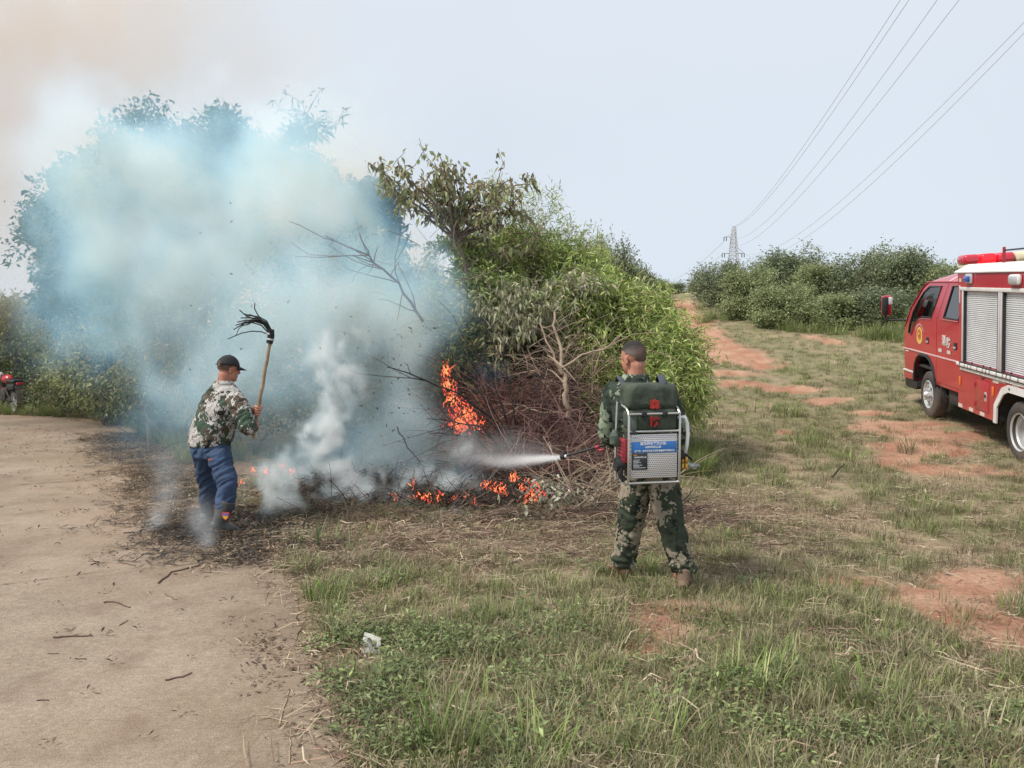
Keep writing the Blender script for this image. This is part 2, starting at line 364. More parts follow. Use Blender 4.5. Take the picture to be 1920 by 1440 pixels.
M_JOINT = simple('joint_dirt', (.09, .065, .05), .95, var=.3)
def strip(pts, wd, z=.018):
    V = []; Fc = []
    for i, (x, y) in enumerate(pts):
        ww = wd * (.15 + random.random() * (random.random() > .3)); V += [(x, y - ww, z), (x, y + ww, z)]
        if i: Fc.append((2 * i - 2, 2 * i - 1, 2 * i + 1, 2 * i))
    return V, Fc
mb = MB()
for (a, bb) in (((0, 1101), (195, 1076)), ((0, 846), (150, 838)), ((0, 914), (200, 900)), ((0, 1290), (120, 1283))):
    A = hit(*a); B = hit(*bb); A = A + (A - B) * 2.0; random.seed(int(a[1]))
    k = 60; pts = [(A.x + (B.x - A.x) * i / k, A.y + (B.y - A.y) * i / k + .02 * (float(n2(np.array([i * .3]), np.array([a[1] * 1.]), 1, 3, 2)[0]) - .5)) for i in range(k + 1)]
    if a[1] != 1290: V, Fc = strip(pts, .006 if a[1] > 1000 else .012); mb.add(V, Fc)
mb.build('road_joint', M_JOINT, road, fix=False)

# ================================================================ SCATTERING
def scatter(name, P, rot, sc, vi, variants, kind='stuff', parent=None):
    me = D.meshes.new(name); P = np.asarray(P, np.float32); me.vertices.add(len(P)); me.vertices.foreach_set('co', P.ravel())
    a = me.attributes.new('rot', 'FLOAT_VECTOR', 'POINT'); a.data.foreach_set('vector', np.asarray(rot, np.float32).ravel())
    a = me.attributes.new('sc', 'FLOAT', 'POINT'); a.data.foreach_set('value', np.asarray(sc, np.float32))
    a = me.attributes.new('vi', 'INT', 'POINT'); a.data.foreach_set('value', np.asarray(vi, np.int32))
    me.update(); o = D.objects.new(name, me); COL.objects.link(o)
    g = D.node_groups.new('scatter_' + name, 'GeometryNodeTree')
    g.interface.new_socket('Geometry', in_out='INPUT', socket_type='NodeSocketGeometry'); g.interface.new_socket('Geometry', in_out='OUTPUT', socket_type='NodeSocketGeometry')
    gi = g.nodes.new('NodeGroupInput'); go = g.nodes.new('NodeGroupOutput'); jn = g.nodes.new('GeometryNodeJoinGeometry'); L = g.links.new
    def att(nm, ty):
        q = g.nodes.new('GeometryNodeInputNamedAttribute'); q.data_type = ty; q.inputs[0].default_value = nm; return q.outputs[0]
    ro, s_, v_ = att('rot', 'FLOAT_VECTOR'), att('sc', 'FLOAT'), att('vi', 'INT')
    for i, vo in enumerate(variants):
        oi = g.nodes.new('GeometryNodeObjectInfo'); oi.inputs['Object'].default_value = vo
        ip = g.nodes.new('GeometryNodeInstanceOnPoints'); cmpn = g.nodes.new('FunctionNodeCompare'); cmpn.data_type = 'INT'; cmpn.operation = 'EQUAL'
        L(v_, cmpn.inputs[2]); cmpn.inputs[3].default_value = i
        L(gi.outputs[0], ip.inputs['Points']); L(cmpn.outputs[0], ip.inputs['Selection']); L(oi.outputs['Geometry'], ip.inputs['Instance'])
        L(ro, ip.inputs['Rotation']); L(s_, ip.inputs['Scale']); L(ip.outputs[0], jn.inputs[0])
    L(jn.outputs[0], go.inputs[0])
    md = o.modifiers.new('scatter', 'NODES'); md.node_group = g
    if kind: o['kind'] = kind
    return o
def hidden(name, me, m):
    o = D.objects.new(name, me); me.materials.append(m); return o      # source shape, placed only through scatter()

def blades(n, h0, h1, wd, spread, bend, cols, seg=3, flat=0.0, rng=None):
    """a tuft of curved tapering blades"""
    r = rng or RS; V = []; Fc = []; C = []
    for i in range(n):
        a = r.rand() * 2 * PI; rr = spread * math.sqrt(r.rand()); bx, by = rr * math.cos(a), rr * math.sin(a)
        d = a + r.randn() * .8; h = h0 + (h1 - h0) * r.rand(); bd = bend * (.3 + r.rand()); ww = wd * (.6 + .8 * r.rand())
        if flat and r.rand() < flat: bd = 2.2
        c = np.array(cols[r.randint(len(cols))]) * (.75 + .5 * r.rand()); o = len(V)
        px, pz, ang = 0., 0., .12 + .2 * r.rand()
        sx, sy = -math.sin(d), math.cos(d)
        for k in range(seg + 1):
            t = k / seg; wk = ww * (1 - t ** 1.5) * .5
            cx, cy = bx + math.cos(d) * px, by + math.sin(d) * px
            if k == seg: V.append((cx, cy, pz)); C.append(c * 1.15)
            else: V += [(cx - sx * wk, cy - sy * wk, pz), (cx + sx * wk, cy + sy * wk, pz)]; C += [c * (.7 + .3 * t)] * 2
            st = h / seg; px += st * math.sin(ang); pz += st * math.cos(ang) * (1 if pz > .01 or ang < 1.5 else .2); ang = min(ang + bd / seg, 1.75)
        for k in range(seg - 1): q = o + 2 * k; Fc += [(q, q + 1, q + 3), (q, q + 3, q + 2)]
        q = o + 2 * (seg - 1); Fc.append((q, q + 1, q + 2))
    V = np.array(V); V[:, 2] = np.maximum(V[:, 2], -.01)
    return V, np.array(Fc), np.array(C)
GREENS = [(.20, .27, .075), (.27, .34, .11), (.34, .38, .15), (.16, .22, .07), (.40, .40, .19)]
OLIVES = [(.24, .245, .12), (.31, .295, .16), (.37, .325, .20), (.18, .20, .09), (.42, .36, .24)]
STRAWS = [(.47, .38, .26), (.38, .29, .20), (.27, .20, .14), (.56, .47, .34), (.33, .22, .16)]
FRESH = [(.22, .37, .06), (.28, .43, .10), (.19, .32, .06)]
def rosette(n, L0, L1, R, cols, hh=.05, rng=None):
    r = rng or RS; V = []; Fc = []; C = []
    for i in range(n):
        a = r.rand() * 2 * PI; rr = R * math.sqrt(r.rand()); p = np.array([rr * math.cos(a), rr * math.sin(a), hh * r.rand() + .005])
        d = r.rand() * 2 * PI; tl = (r.rand() - .3) * .9; L_ = L0 + (L1 - L0) * r.rand(); W_ = L_ * .38
        u = np.array([math.cos(d) * math.cos(tl), math.sin(d) * math.cos(tl), math.sin(tl)]); s_ = np.array([-math.sin(d), math.cos(d), r.randn() * .3])
        c = np.array(cols[r.randint(len(cols))]) * (.7 + .6 * r.rand()); o = len(V)
        V += [p, p + u * L_ * .5 + s_ * W_ * .5 + [0, 0, .004], p + u * L_, p + u * L_ * .5 - s_ * W_ * .5 + [0, 0, .004]]; C += [c] * 4
        Fc += [(o, o + 1, o + 2), (o, o + 2, o + 3)]
    return np.array(V), np.array(Fc), np.array(C)
def straws(n, R, l0, l1, wd, cols, rng=None):
    r = rng or RS; V = []; Fc = []; C = []
    for i in range(n):
        p = np.array([r.randn() * R * .5, r.randn() * R * .5, .004 + .035 * r.rand() ** 2]); d = r.rand() * 2 * PI; l = l0 + (l1 - l0) * r.rand() ** 2
        u = np.array([math.cos(d), math.sin(d), r.randn() * .08]); s_ = np.array([-math.sin(d), math.cos(d), .4]) * wd * (.5 + r.rand())
        c = np.array(cols[r.randint(len(cols))]) * (.7 + .6 * r.rand()); o = len(V); bnd = s_ * r.randn() * 6
        V += [p - s_ * .5, p + s_ * .5, p + u * l * .5 + bnd - s_ * .5, p + u * l * .5 + bnd + s_ * .5, p + u * l]; C += [c] * 5
        Fc += [(o, o + 1, o + 3), (o, o + 3, o + 2), (o + 2, o + 3, o + 4)]
    V = np.array(V); V[:, 2] = np.maximum(V[:, 2], .003)
    return V, np.array(Fc), np.array(C)
def var(nm, t): return hidden(nm, np_mesh(nm, *t), M_GRASS)
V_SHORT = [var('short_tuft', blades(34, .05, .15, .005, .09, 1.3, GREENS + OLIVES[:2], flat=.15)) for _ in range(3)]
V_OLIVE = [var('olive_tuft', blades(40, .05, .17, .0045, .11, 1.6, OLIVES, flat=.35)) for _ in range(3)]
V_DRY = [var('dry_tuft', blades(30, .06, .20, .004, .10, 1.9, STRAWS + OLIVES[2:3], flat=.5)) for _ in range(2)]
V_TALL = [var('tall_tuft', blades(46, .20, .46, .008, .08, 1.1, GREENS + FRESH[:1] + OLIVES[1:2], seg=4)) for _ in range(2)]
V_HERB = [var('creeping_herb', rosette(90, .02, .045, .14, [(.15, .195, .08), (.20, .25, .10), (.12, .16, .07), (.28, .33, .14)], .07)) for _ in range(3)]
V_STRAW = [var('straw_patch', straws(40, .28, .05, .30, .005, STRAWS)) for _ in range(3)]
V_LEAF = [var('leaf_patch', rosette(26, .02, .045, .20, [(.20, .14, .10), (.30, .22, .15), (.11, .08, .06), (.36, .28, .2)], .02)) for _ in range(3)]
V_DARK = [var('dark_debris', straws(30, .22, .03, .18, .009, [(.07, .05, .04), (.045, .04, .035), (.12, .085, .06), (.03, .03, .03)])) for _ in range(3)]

def cand(n, y0, y1, pw=1.9, wx=.80, lo=None, hi=None, seed=0):
    """random ground points, denser near the viewer's side of the clearing"""
    r = np.random.RandomState(100 + seed); u = r.rand(n); k = 1 - pw + 1
    y = (y0 ** k + u * (y1 ** k - y0 ** k)) ** (1 / k)
    x = (r.rand(n) * 2 - 1) * wx * (y + 1.0)
    return x, y, r
def put(name, label_unused, sel, x, y, r, variants, s0, s1, tilt=.12, dz=-.005):
    x, y = x[sel], y[sel]; n = len(x); z = hgt(x, y) + dz
    rot = np.stack([r.randn(n) * tilt, r.randn(n) * tilt, r.rand(n) * 2 * PI], -1)
    return scatter(name, np.stack([x, y, z], -1), rot, s0 + (s1 - s0) * r.rand(n), r.randint(0, len(variants), n), variants)
_sl = hit(697, 1228)
off = lambda x, y, m=.0: ((x - road_edge(y)) > m) & (np.hypot((x - _sl.x) * 1.0, (y - _sl.y + .10) * .75) > .13)
x, y, r = cand(21000, 2.3, 30, 1.5, seed=1); g = green_mask(x, y)
put('grass', '', (r.rand(len(x)) < g) & off(x, y, .12) & ~((y > 9.3) & (x < .8)) & (ash_mask(x, y) < .3), x, y, r, V_SHORT + V_OLIVE, .5, 1.15)
x, y, r = cand(13000, 2.3, 30, 1.5, seed=2); g = green_mask(x, y)
put('dry_grass', '', (r.rand(len(x)) < (.15 + .5 * (1 - red_mask(x, y))) * (1 - .6 * g)) & off(x, y, .1) & ~((y > 9.3) & (x < .8)) & (ash_mask(x, y) < .4), x, y, r, V_DRY + V_OLIVE, .5, 1.1)
x, y, r = cand(7000, 2.3, 16, 1.6, seed=3)
put('straw_litter', '', (r.rand(len(x)) < .25 + .6 * litter_mask(x, y) - .25 * red_mask(x, y)) & off(x, y, -.15) & (ash_mask(x, y) < .6), x, y, r, V_STRAW, .7, 1.3, .06, .0)
x, y, r = cand(3800, 2.3, 7, 1.2, seed=4)
hm = np.exp(-(((x + .55) / .75) ** 2 + ((y - 3.7) / .9) ** 2)) * 1.1 * sstep(n2(x, y, 2.6, 3, 22), .36, .55) + np.exp(-(((x - 1.3) / .8) ** 2 + ((y - 3.9) / .6) ** 2)) * .5 * sstep(n2(x, y, 2.2, 3, 23), .42, .6) + sstep(n2(x, y, 1.4, 3, 21), .54, .66) * .22
put('creeping_herbs', '', (r.rand(len(x)) < hm) & off(x, y, .04) & (y < 5.6) & (np.hypot(x - G(697, 1228).x, y - G(697, 1228).y + .08) > .17) & (red_mask(x, y) < .4), x, y, r, V_HERB, .6, 1.2)
x, y, r = cand(5000, 2.3, 26, 1.4, seed=5)
put('fallen_leaves', '', off(x, y, -.35) & (r.rand(len(x)) < .15 + .8 * np.exp(-((x - road_edge(y)) / .5) ** 2)), x, y, r, V_LEAF, .6, 1.1, .05, .0)
# dark raked debris on the road shoulder and across the ash
r = np.random.RandomState(9); n_ = 1700
y = 5.6 + r.rand(n_) ** .8 * 9; x = road_edge(y) + r.randn(n_) * .30 * (1 + .6 * (y < 9)) + .05
put('raked_debris', '', x < 8, x, y, r, V_DARK[:2] + V_LEAF + V_STRAW[:1], .5, 1.15, .08, .012)
x = -.9 + r.randn(n_) * 1.3; y = 8.3 + r.randn(n_) * .8
put('ash_debris', '', ash_mask(x, y) > .25, x, y, r, V_DARK, .7, 1.6, .25, .02)
# specks on the concrete
n_ = 520; y = 3 + r.rand(n_) ** .7 * 13; x = road_edge(y) - np.abs(r.randn(n_)) * 2.2 - .1
V_SPECK = [var('speck', rosette(3, .012, .05, .05, [(.06, .045, .035), (.12, .085, .06), (.2, .14, .1)], .006)) for _ in range(3)]
put('road_specks', '', (x > -12), x, y, r, V_SPECK, .6, 1.3, .02, .02)
for o in list(COL.objects):
    lab = {'grass': ('short green and olive grass tufts covering the clearing', 'grass'), 'dry_grass': ('straw coloured dry grass between the green tufts', 'dry grass'),
           'straw_litter': ('loose straw and dead stems lying on the ground', 'straw'), 'creeping_herbs': ('low dark green creeping weeds beside the concrete road', 'weeds'),
           'fallen_leaves': ('brown fallen leaves strewn along the road verge', 'leaves'), 'raked_debris': ('dark raked twigs and soil along the road edge', 'debris'),
           'ash_debris': ('black burnt debris over the smouldering ground', 'ash'), 'road_specks': ('small dark specks scattered over the concrete road', 'debris')}.get(o.name)
    if lab: tag(o, lab[0], lab[1], kind='stuff')
# tall tufts one can tell apart
def tuft(px, py, s, lab, name='grass_tuft', n=60, h=(.16, .40), cols=None, wd=.008, spread=.10, bend=1.1):
    p = hit(px, py); rr = np.random.RandomState(int(px + py))
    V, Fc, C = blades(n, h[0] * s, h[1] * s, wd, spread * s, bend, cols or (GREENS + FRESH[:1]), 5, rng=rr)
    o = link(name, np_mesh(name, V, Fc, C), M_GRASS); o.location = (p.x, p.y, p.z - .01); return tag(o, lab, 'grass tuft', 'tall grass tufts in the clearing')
tuft(830, 1425, 1.0, 'tall arching grass tuft by the lower edge, beside the road corner', n=90, h=(.16, .42), spread=.16)
tuft(1010, 1435, .8, 'loose grass tuft right of the biggest tuft at the lower edge', n=70, spread=.16)
tuft(610, 1125, .9, 'bright grass tuft on the road verge below the smoking ash', n=90, h=(.10, .30), cols=FRESH + GREENS, spread=.17)
tuft(600, 1020, .9, 'upright broad bladed grass at the end of the burnt strip', n=12, h=(.15, .36), wd=.014, cols=[(.24, .34, .14)], spread=.18, bend=.6)
tuft(655, 1035, .8, 'single pale broad blades standing in front of the brush pile', n=6, h=(.15, .34), wd=.014, cols=[(.28, .38, .18)], spread=.08, bend=.7)
tuft(890, 1170, .75, 'dense green tuft in the middle of the clearing', n=90, h=(.10, .26), spread=.18)
tuft(955, 1165, .7, 'green tuft just right of the dense middle one', n=80, h=(.10, .24), spread=.15)
tuft(770, 1125, .6, 'small dark tuft above the white marker slab', n=60, h=(.10, .22), spread=.14)
tuft(1430, 1130, .6, 'thin upright seedy grass right of the backpack man’s boot', n=16, h=(.2, .36), spread=.05, bend=.4)
tuft(1480, 780, 1.5, 'bright green tuft in the wheel ruts left of the truck', n=110, h=(.10, .30), cols=FRESH + GREENS, spread=.16)
tuft(1515, 835, 1.4, 'yellow green tuft downhill of the rutted tuft', n=100, h=(.10, .26), cols=FRESH + GREENS, spread=.2)
tuft(1700, 850, 1.3, 'pale dry tuft on the red soil beside the truck', n=70, h=(.10, .34), cols=STRAWS[:2] + OLIVES[2:], spread=.1)
tuft(1620, 1330, .9, 'long loose grass tuft near the lower right corner', n=80, h=(.14, .36), spread=.2)
tuft(1400, 1290, .9, 'long loose grass tuft below the bare red patch', n=80, h=(.14, .34), spread=.2)
tuft(1240, 1410, .9, 'grass tuft at the lower edge right of centre', n=80, h=(.12, .34), spread=.2)
tuft(1560, 1180, .7, 'dark tuft on the rim of the red patch', n=70, h=(.10, .24), spread=.2, cols=GREENS[:1] + OLIVES)
tuft(1460, 1230, .8, 'mixed green tuft between the two red patches', n=70, h=(.10, .28), spread=.2)
tuft(1215, 1075, .7, 'fresh green tuft between the backpack man’s boots', n=70, h=(.08, .24), spread=.1, cols=FRESH + GREENS)
tuft(1610, 1095, .5, 'lime green sprout on bare soil left of the red patch', n=14, h=(.1, .2), wd=.012, spread=.05, cols=[(.32, .45, .1)])
tuft(1850, 1400, .8, 'grass tuft in the lower right corner', n=80, h=(.1, .3), spread=.2, cols=OLIVES)
tuft(1130, 1065, .5, 'small fresh tuft left of the backpack man’s boot', n=40, h=(.08, .2), spread=.1, cols=FRESH + GREENS)
tuft(820, 1100, .45, 'yellow green seedling cluster among raked straw', n=20, h=(.08, .18), wd=.012, spread=.06, cols=[(.28, .4, .1)])

for i, (px, py, s_, c_) in enumerate([(1450, 905, 1.1, 0), (1390, 860, 1.2, 1), (1560, 960, .9, 0), (1660, 1010, .8, 1), (1350, 1010, .8, 0), (1450, 1060, .7, 1), (1730, 950, .9, 0), (1850, 990, .8, 1), (1590, 860, 1.2, 0), (1480, 700, 2.0, 0), (1560, 690, 2.0, 1), (1620, 720, 1.8, 0), (1340, 800, 1.4, 1), (1420, 770, 1.6, 0), (1650, 660, 2.2, 1), (1100, 1150, .7, 0), (1050, 1110, .7, 1), (700, 1110, .7, 0), (540, 1070, .7, 1)]):
    tuft(px, py, s_, ['green', 'olive', 'bushy green', 'straggly', 'thin'][i % 5] + ' ' + ['grass tuft', 'weedy tuft'][i % 2] + ' ' + ['right of the backpack man’s leg', 'behind the pump’s plastic bag', 'in the open grass before the truck', 'above the bare patch at the right edge', 'beside the backpack man’s trousers', 'between the right boot and the red patch', 'below the rear of the truck', 'at the right edge above the red patch', 'left of the red soil by the truck', 'along the far side of the track', 'in front of the low bushes', 'left of the truck’s front bumper', 'at the foot of the low bamboo', 'beside the nearer wheel rut', 'in the weeds left of the mirror', 'below the backpack man’s left boot', 'left of the backpack man’s left boot', 'right of the bright verge tuft', 'at the tip of the road verge'][i], n=70, h=(.07, .2), spread=.2, cols=[GREENS + FRESH, OLIVES + GREENS][c_])

r = np.random.RandomState(19); n_ = 420; x = -2.5 + r.randn(n_) * .42; y = 7.1 + r.randn(n_) * .55
tag(put('raked_litter', '', (y > 5.8), x, y, r, V_DARK + V_LEAF[:1], .6, 1.2, .08, .014), 'dark trampled litter round the rubber boots', 'debris')
# ================================================================ SHRUBS AND TREES
def leaf_cloud(P, U, Lf, Wf, C, rng, fold=.25, droopv=0.0):
    """P base points, U unit directions, arrays of length/width/colour -> triangle leaves with a fold"""
    n = len(P); s = np.cross(U, rng.randn(n, 3)); s /= np.linalg.norm(s, axis=1, keepdims=True) + 1e-9
    nn = np.cross(U, s)
    Lf = np.broadcast_to(Lf, n)[:, None]; Wf = np.broadcast_to(Wf, n)[:, None]
    mid = P + U * Lf * .45
    tip = P + U * Lf + np.array([0, 0, -1.]) * Lf * droopv
    V = np.stack([P, mid + s * Wf * .5 + nn * Wf * fold, tip, mid - s * Wf * .5 + nn * Wf * fold], 1).reshape(-1, 3)
    o = np.arange(n)[:, None] * 4
    F1 = np.concatenate([o + np.array([[0, 1, 2]]), o + np.array([[0, 2, 3]])], 0)
    return V, F1, np.repeat(C, 4, axis=0)
def pal(rng, n, cols, jit=.22):
    c = np.array(cols)[rng.randint(0, len(cols), n)]; return c * (1 + jit * rng.randn(n, 1)).clip(.5, 1.6) * (1 + .05 * rng.randn(n, 3))
def crown(ells, n, Lf, Wf, cols, seed, k=6, gap=.42, freq=2.2, shell=.55, droop=.2, spread=1.0, fold=.22, rag=.22, tip=None):
    """leaf clusters spread through ellipsoids [(centre, radii)]; noise opens gaps, makes an uneven outline"""
    rng = np.random.RandomState(seed); m = n // k
    vol = np.array([(r[0] * r[1] * r[2]) ** (2 / 3) for c, r in ells]); vol /= vol.sum()
    ids = rng.choice(len(ells), int(m * 2.2), p=vol)
    c = np.array([e[0] for e in ells])[ids]; R = np.array([e[1] for e in ells])[ids]
    d = rng.randn(len(ids), 3); d /= np.linalg.norm(d, axis=1, keepdims=True)
    rad = shell + (1 - shell) * rng.rand(len(ids)); rad = np.where(rng.rand(len(ids)) < .25, rng.rand(len(ids)) ** .5, rad)
    rad = rad * (1 + rag * (fbm(d * 2.3 + np.array([seed * 1.3, ids.mean(), 3]), 3) - .5) * 4 * .5)
    P = c + d * rad[:, None] * R
    keep = fbm(P * freq + seed, 3) > gap
    P = P[keep][:m]; d = d[keep][:m]; m = len(P)
    tw = d * .5 + rng.randn(m, 3) * .45 + np.array([0, 0, .35]); tw /= np.linalg.norm(tw, axis=1, keepdims=True)
    Pc = np.repeat(P, k, 0); T = np.repeat(tw, k, 0); n2_ = m * k
    al = rng.rand(n2_)[:, None] * Lf * 2.2 * spread
    base = Pc + T * al + rng.randn(n2_, 3) * Lf * .3
    U = T * .5 + rng.randn(n2_, 3) * .75 + np.array([0, 0, -droop]); U /= np.linalg.norm(U, axis=1, keepdims=True)
    shade = np.repeat((.8 + .4 * rng.rand(m))[:, None], k, 0)
    C = pal(rng, n2_, cols) * shade
    return leaf_cloud(base, U, Lf * (.6 + .7 * rng.rand(n2_)), Wf * (.6 + .7 * rng.rand(n2_)), C, rng, fold, droop * .3), P
def limb(mb, a, b, r0, r1, rng, wob=.12, seg=5, n=5, arch=0.0):
    a = np.array(a, float); b = np.array(b, float); l = np.linalg.norm(b - a); pts = []
    o1 = rng.randn(3) * wob * l * .5; o2 = rng.randn(3) * wob * l * .5
    for i in range(seg + 1):
        t = i / seg; p = a * (1 - t) + b * t + o1 * math.sin(t * PI) + o2 * math.sin(t * 2 * PI) * .5 + np.array([0, 0, arch * l * math.sin(t * PI)])
        pts.append(tuple(p))
    mb.tube(pts, [r0 + (r1 - r0) * i / seg for i in range(seg + 1)], n, cap=False); return pts
def shrub(name, base, ells, label, cat, group, n, Lf, Wf, cols, seed, limbs=14, r0=.035, mats=None, bark=None, **kw):
    rng = np.random.RandomState(seed + 50); root = empty(name, base); B = np.array(base)
    (V, Fc, C), P = crown([(np.array(c) - B, r) for c, r in ells], n, Lf, Wf, cols, seed, **kw)
    o = link('crown', np_mesh('crown', V, Fc, C), mats or M_LEAF, root)
    mb = MB(); tips = P[rng.choice(len(P), min(limbs, len(P)), replace=False)] if len(P) else []
    stem = []
    for i, t in enumerate(tips):
        a = np.array([rng.randn() * .08, rng.randn() * .08, -.05]) if i < 5 or not stem else np.array(stem[rng.randint(len(stem))])
        p = limb(mb, a, t, r0 * (1 if i < 5 else .5), r0 * .15, rng, .15); stem += p[1:4]
    mb.build('trunk', bark or M_BARK, root, 60, fix=False)
    tag(root, label, cat, group); return root
def el(px, py, rx, ry, y, ryd=None):
    """an ellipsoid seen at a pixel, with pixel radii, at distance y"""
    s = y / F_PX; c = at(px, py, y); return (tuple(c), (rx * s, ryd or rx * s * .8, ry * s))
def gb(px, y, dz=0): 
    x = at(px, 600, y).x; return (x, y, hz(x, y) + dz)

BAMB = [(.32, .42, .10), (.38, .46, .14), (.24, .33, .09), (.43, .48, .19), (.50, .50, .25)]
OLV = [(.31, .36, .15), (.39, .42, .20), (.25, .29, .12), (.46, .46, .27)]
DRK = [(.12, .155, .08), (.155, .19, .095), (.10, .125, .075), (.21, .235, .135)]
GREY = [(.36, .36, .24), (.46, .44, .32), (.28, .28, .18), (.30, .34, .16)]
MUL = [(.32, .35, .17), (.40, .41, .22), (.26, .29, .13), (.36, .30, .18), (.20, .17, .11)]
SMK = [(.10, .14, .08), (.13, .175, .09), (.08, .115, .065)]
grp = 'shrubs of the roadside thicket'
shrub('olive_shrub', gb(900, 10.3), [el(880, 600, 95, 105, 10.4), el(935, 520, 95, 75, 10.5), el(860, 510, 60, 60, 10.6)], 'olive green shrub with dark gaps, rising above the fire', 'shrub', grp, 36000, .070, .024, OLV + BAMB[:3], 1, 20, gap=.45, freq=2.6)
shrub('light_green_shrub', gb(1000, 10.9), [el(990, 510, 110, 70, 11), el(1050, 560, 95, 80, 10.8), el(940, 480, 90, 50, 11.2)], 'yellow green shrub under the sparse drooping crown', 'shrub', grp, 26000, .10, .022, BAMB + OLV[:1], 2, 18, gap=.43, freq=2.4, droop=.35)
shrub('bright_bamboo', gb(1150, 10.2), [el(1120, 590, 85, 75, 10.2), el(1190, 620, 75, 75, 10.4), el(1090, 530, 55, 50, 10.6), el(1150, 690, 110, 75, 10.1)], 'bright green bamboo thicket behind the backpack man', 'bamboo', grp, 34000, .12, .020, BAMB, 3, 26, r0=.014, gap=.36, freq=2.2, droop=.45, rag=.3)
shrub('low_bamboo', gb(1250, 9.8), [el(1245, 680, 70, 75, 9.9), el(1215, 730, 90, 60, 9.7), el(1270, 745, 48, 48, 9.6), el(1180, 760, 80, 60, 9.6)], 'low bright bamboo spilling down to the grass behind the man’s right shoulder', 'bamboo', grp, 26000, .11, .018, BAMB, 4, 22, r0=.010, gap=.34, droop=.4, rag=.3)
shrub('dark_undergrowth_shrub', gb(940, 10.9), [el(930, 690, 170, 95, 10.9), el(1060, 720, 110, 100, 10.7)], 'dark leafy undergrowth behind the tangle of dead twigs', 'shrub', grp, 20000, .09, .035, DRK + OLV[:1], 5, 14, gap=.38)
shrub('grey_leaved_creeper', gb(985, 9.9), [el(985, 580, 60, 48, 9.75), el(1015, 625, 55, 40, 9.7), el(900, 560, 45, 40, 9.9), el(955, 640, 30, 50, 9.7), el(1085, 545, 40, 24, 9.8)], 'withered grey leaved creeper draped over the green shrubs', 'creeper', grp, 3000, .10, .030, GREY, 6, 3, r0=.008, gap=.40, droop=.9, shell=.3, bark=M_TWIG)
shrub('seedy_reed', gb(1020, 10.8), [el(1015, 400, 35, 50, 10.8), el(940, 390, 50, 45, 10.9), el(1090, 480, 40, 45, 10.7), el(1060, 470, 45, 35, 10.8), el(960, 400, 30, 25, 10.8), el(1030, 455, 50, 40, 10.8)], 'thin reed stems with small leaves on the outline of the thicket', 'reed', grp, 3200, .10, .014, OLV + BAMB[:2], 7, 70, r0=.006, gap=.3, droop=.1)

# --- sparse drooping-leaf tree, built limb by limb
def spray_tree(name, base, fork, tips, label, cat, group, cols, Lf, Wf, seed, per=46, y=10., droop=1.0, r0=.05, bark=None, frac=.5):
    rng = np.random.RandomState(seed); root = empty(name, base); B = np.array(base); mb = MB(); Vs = []; Fs = []; Cs = []; nv = 0
    fk = [np.array(at(px, py, yy)) - B for px, py, yy in fork]
    prev = np.array([0, 0, -.05])
    for i, f in enumerate(fk):
        limb(mb, prev, f, r0 * (1 - .25 * i), r0 * (1 - .25 * (i + 1)), rng, .06, 6, 7); prev = f
    for px, py in tips:
        yy = y + rng.randn() * .25; T = np.array(at(px, py, yy)) - B
        d = [np.linalg.norm(T - f) for f in fk]; f = fk[int(np.argmin(d))]
        pts = limb(mb, f, T, r0 * .42, .005, rng, .10, 8, 5, arch=.06)
        pts = np.array(pts)
        subs = [pts[int(len(pts) * frac):]]
        for q in range(3):
            i = rng.randint(len(pts) // 2, len(pts)); e = pts[i] + (rng.randn(3) * .16 + np.array([0, 0, .12])) * (1 + .6 * rng.rand())
            s_ = limb(mb, pts[i], e, .006, .003, rng, .15, 3, 3); subs.append(np.array(s_))
        for s_ in subs:
            m = per if s_ is subs[0] else per // 2
            t = rng.rand(m) * (len(s_) - 1); i = t.astype(int).clip(0, len(s_) - 2); fr = (t - i)[:, None]
            p = s_[i] * (1 - fr) + s_[i + 1] * fr + rng.randn(m, 3) * .03
            U = rng.randn(m, 3) * .55 + np.array([0, 0, -droop]); U /= np.linalg.norm(U, axis=1, keepdims=True)
            V, Fc, C = leaf_cloud(p, U, Lf * (.5 + .8 * rng.rand(m)), Wf * (.5 + .7 * rng.rand(m)), pal(rng, m, cols), rng, .25, .1)
            Vs.append(V); Fs.append(Fc + nv); Cs.append(C); nv += len(V)
    link('crown', np_mesh('crown', np.concatenate(Vs), np.concatenate(Fs), np.concatenate(Cs)), M_LEAF, root)
    mb.build('trunk', bark or M_BARK, root, 60, fix=False)
    return tag(root, label, cat, group)
spray_tree('sparse_tree', gb(905, 10.2), [(895, 560, 10.1), (872, 500, 10.1), (858, 450, 10.1)],
    [(822, 285), (830, 330), (905, 345), (960, 335), (1000, 345), (985, 400), (1005, 440), (935, 420), (940, 365), (880, 360), (850, 400), (790, 340), (745, 305), (690, 305), (700, 345), (760, 385), (820, 390), (860, 440), (920, 450), (890, 400), (840, 365), (770, 350), (870, 330), (925, 395), (720, 320), (815, 305), (980, 360)],
    'sparse tree with drooping olive and brown leaves standing highest above the fire', 'tree', grp, MUL, .11, .048, 21, per=30, y=10.1, r0=.045, frac=.55, droop=.8)
spray_tree('slender_treetop', gb(600, 12.5), [(580, 300, 12.5), (578, 270, 12.5)], [(575, 215), (600, 228), (620, 240), (560, 225), (590, 250)],
    'slender top shoot with feathery leaves sticking out of the smoke', 'tree', grp, SMK + DRK, .15, .028, 22, per=22, y=12.5, droop=.35, r0=.03)

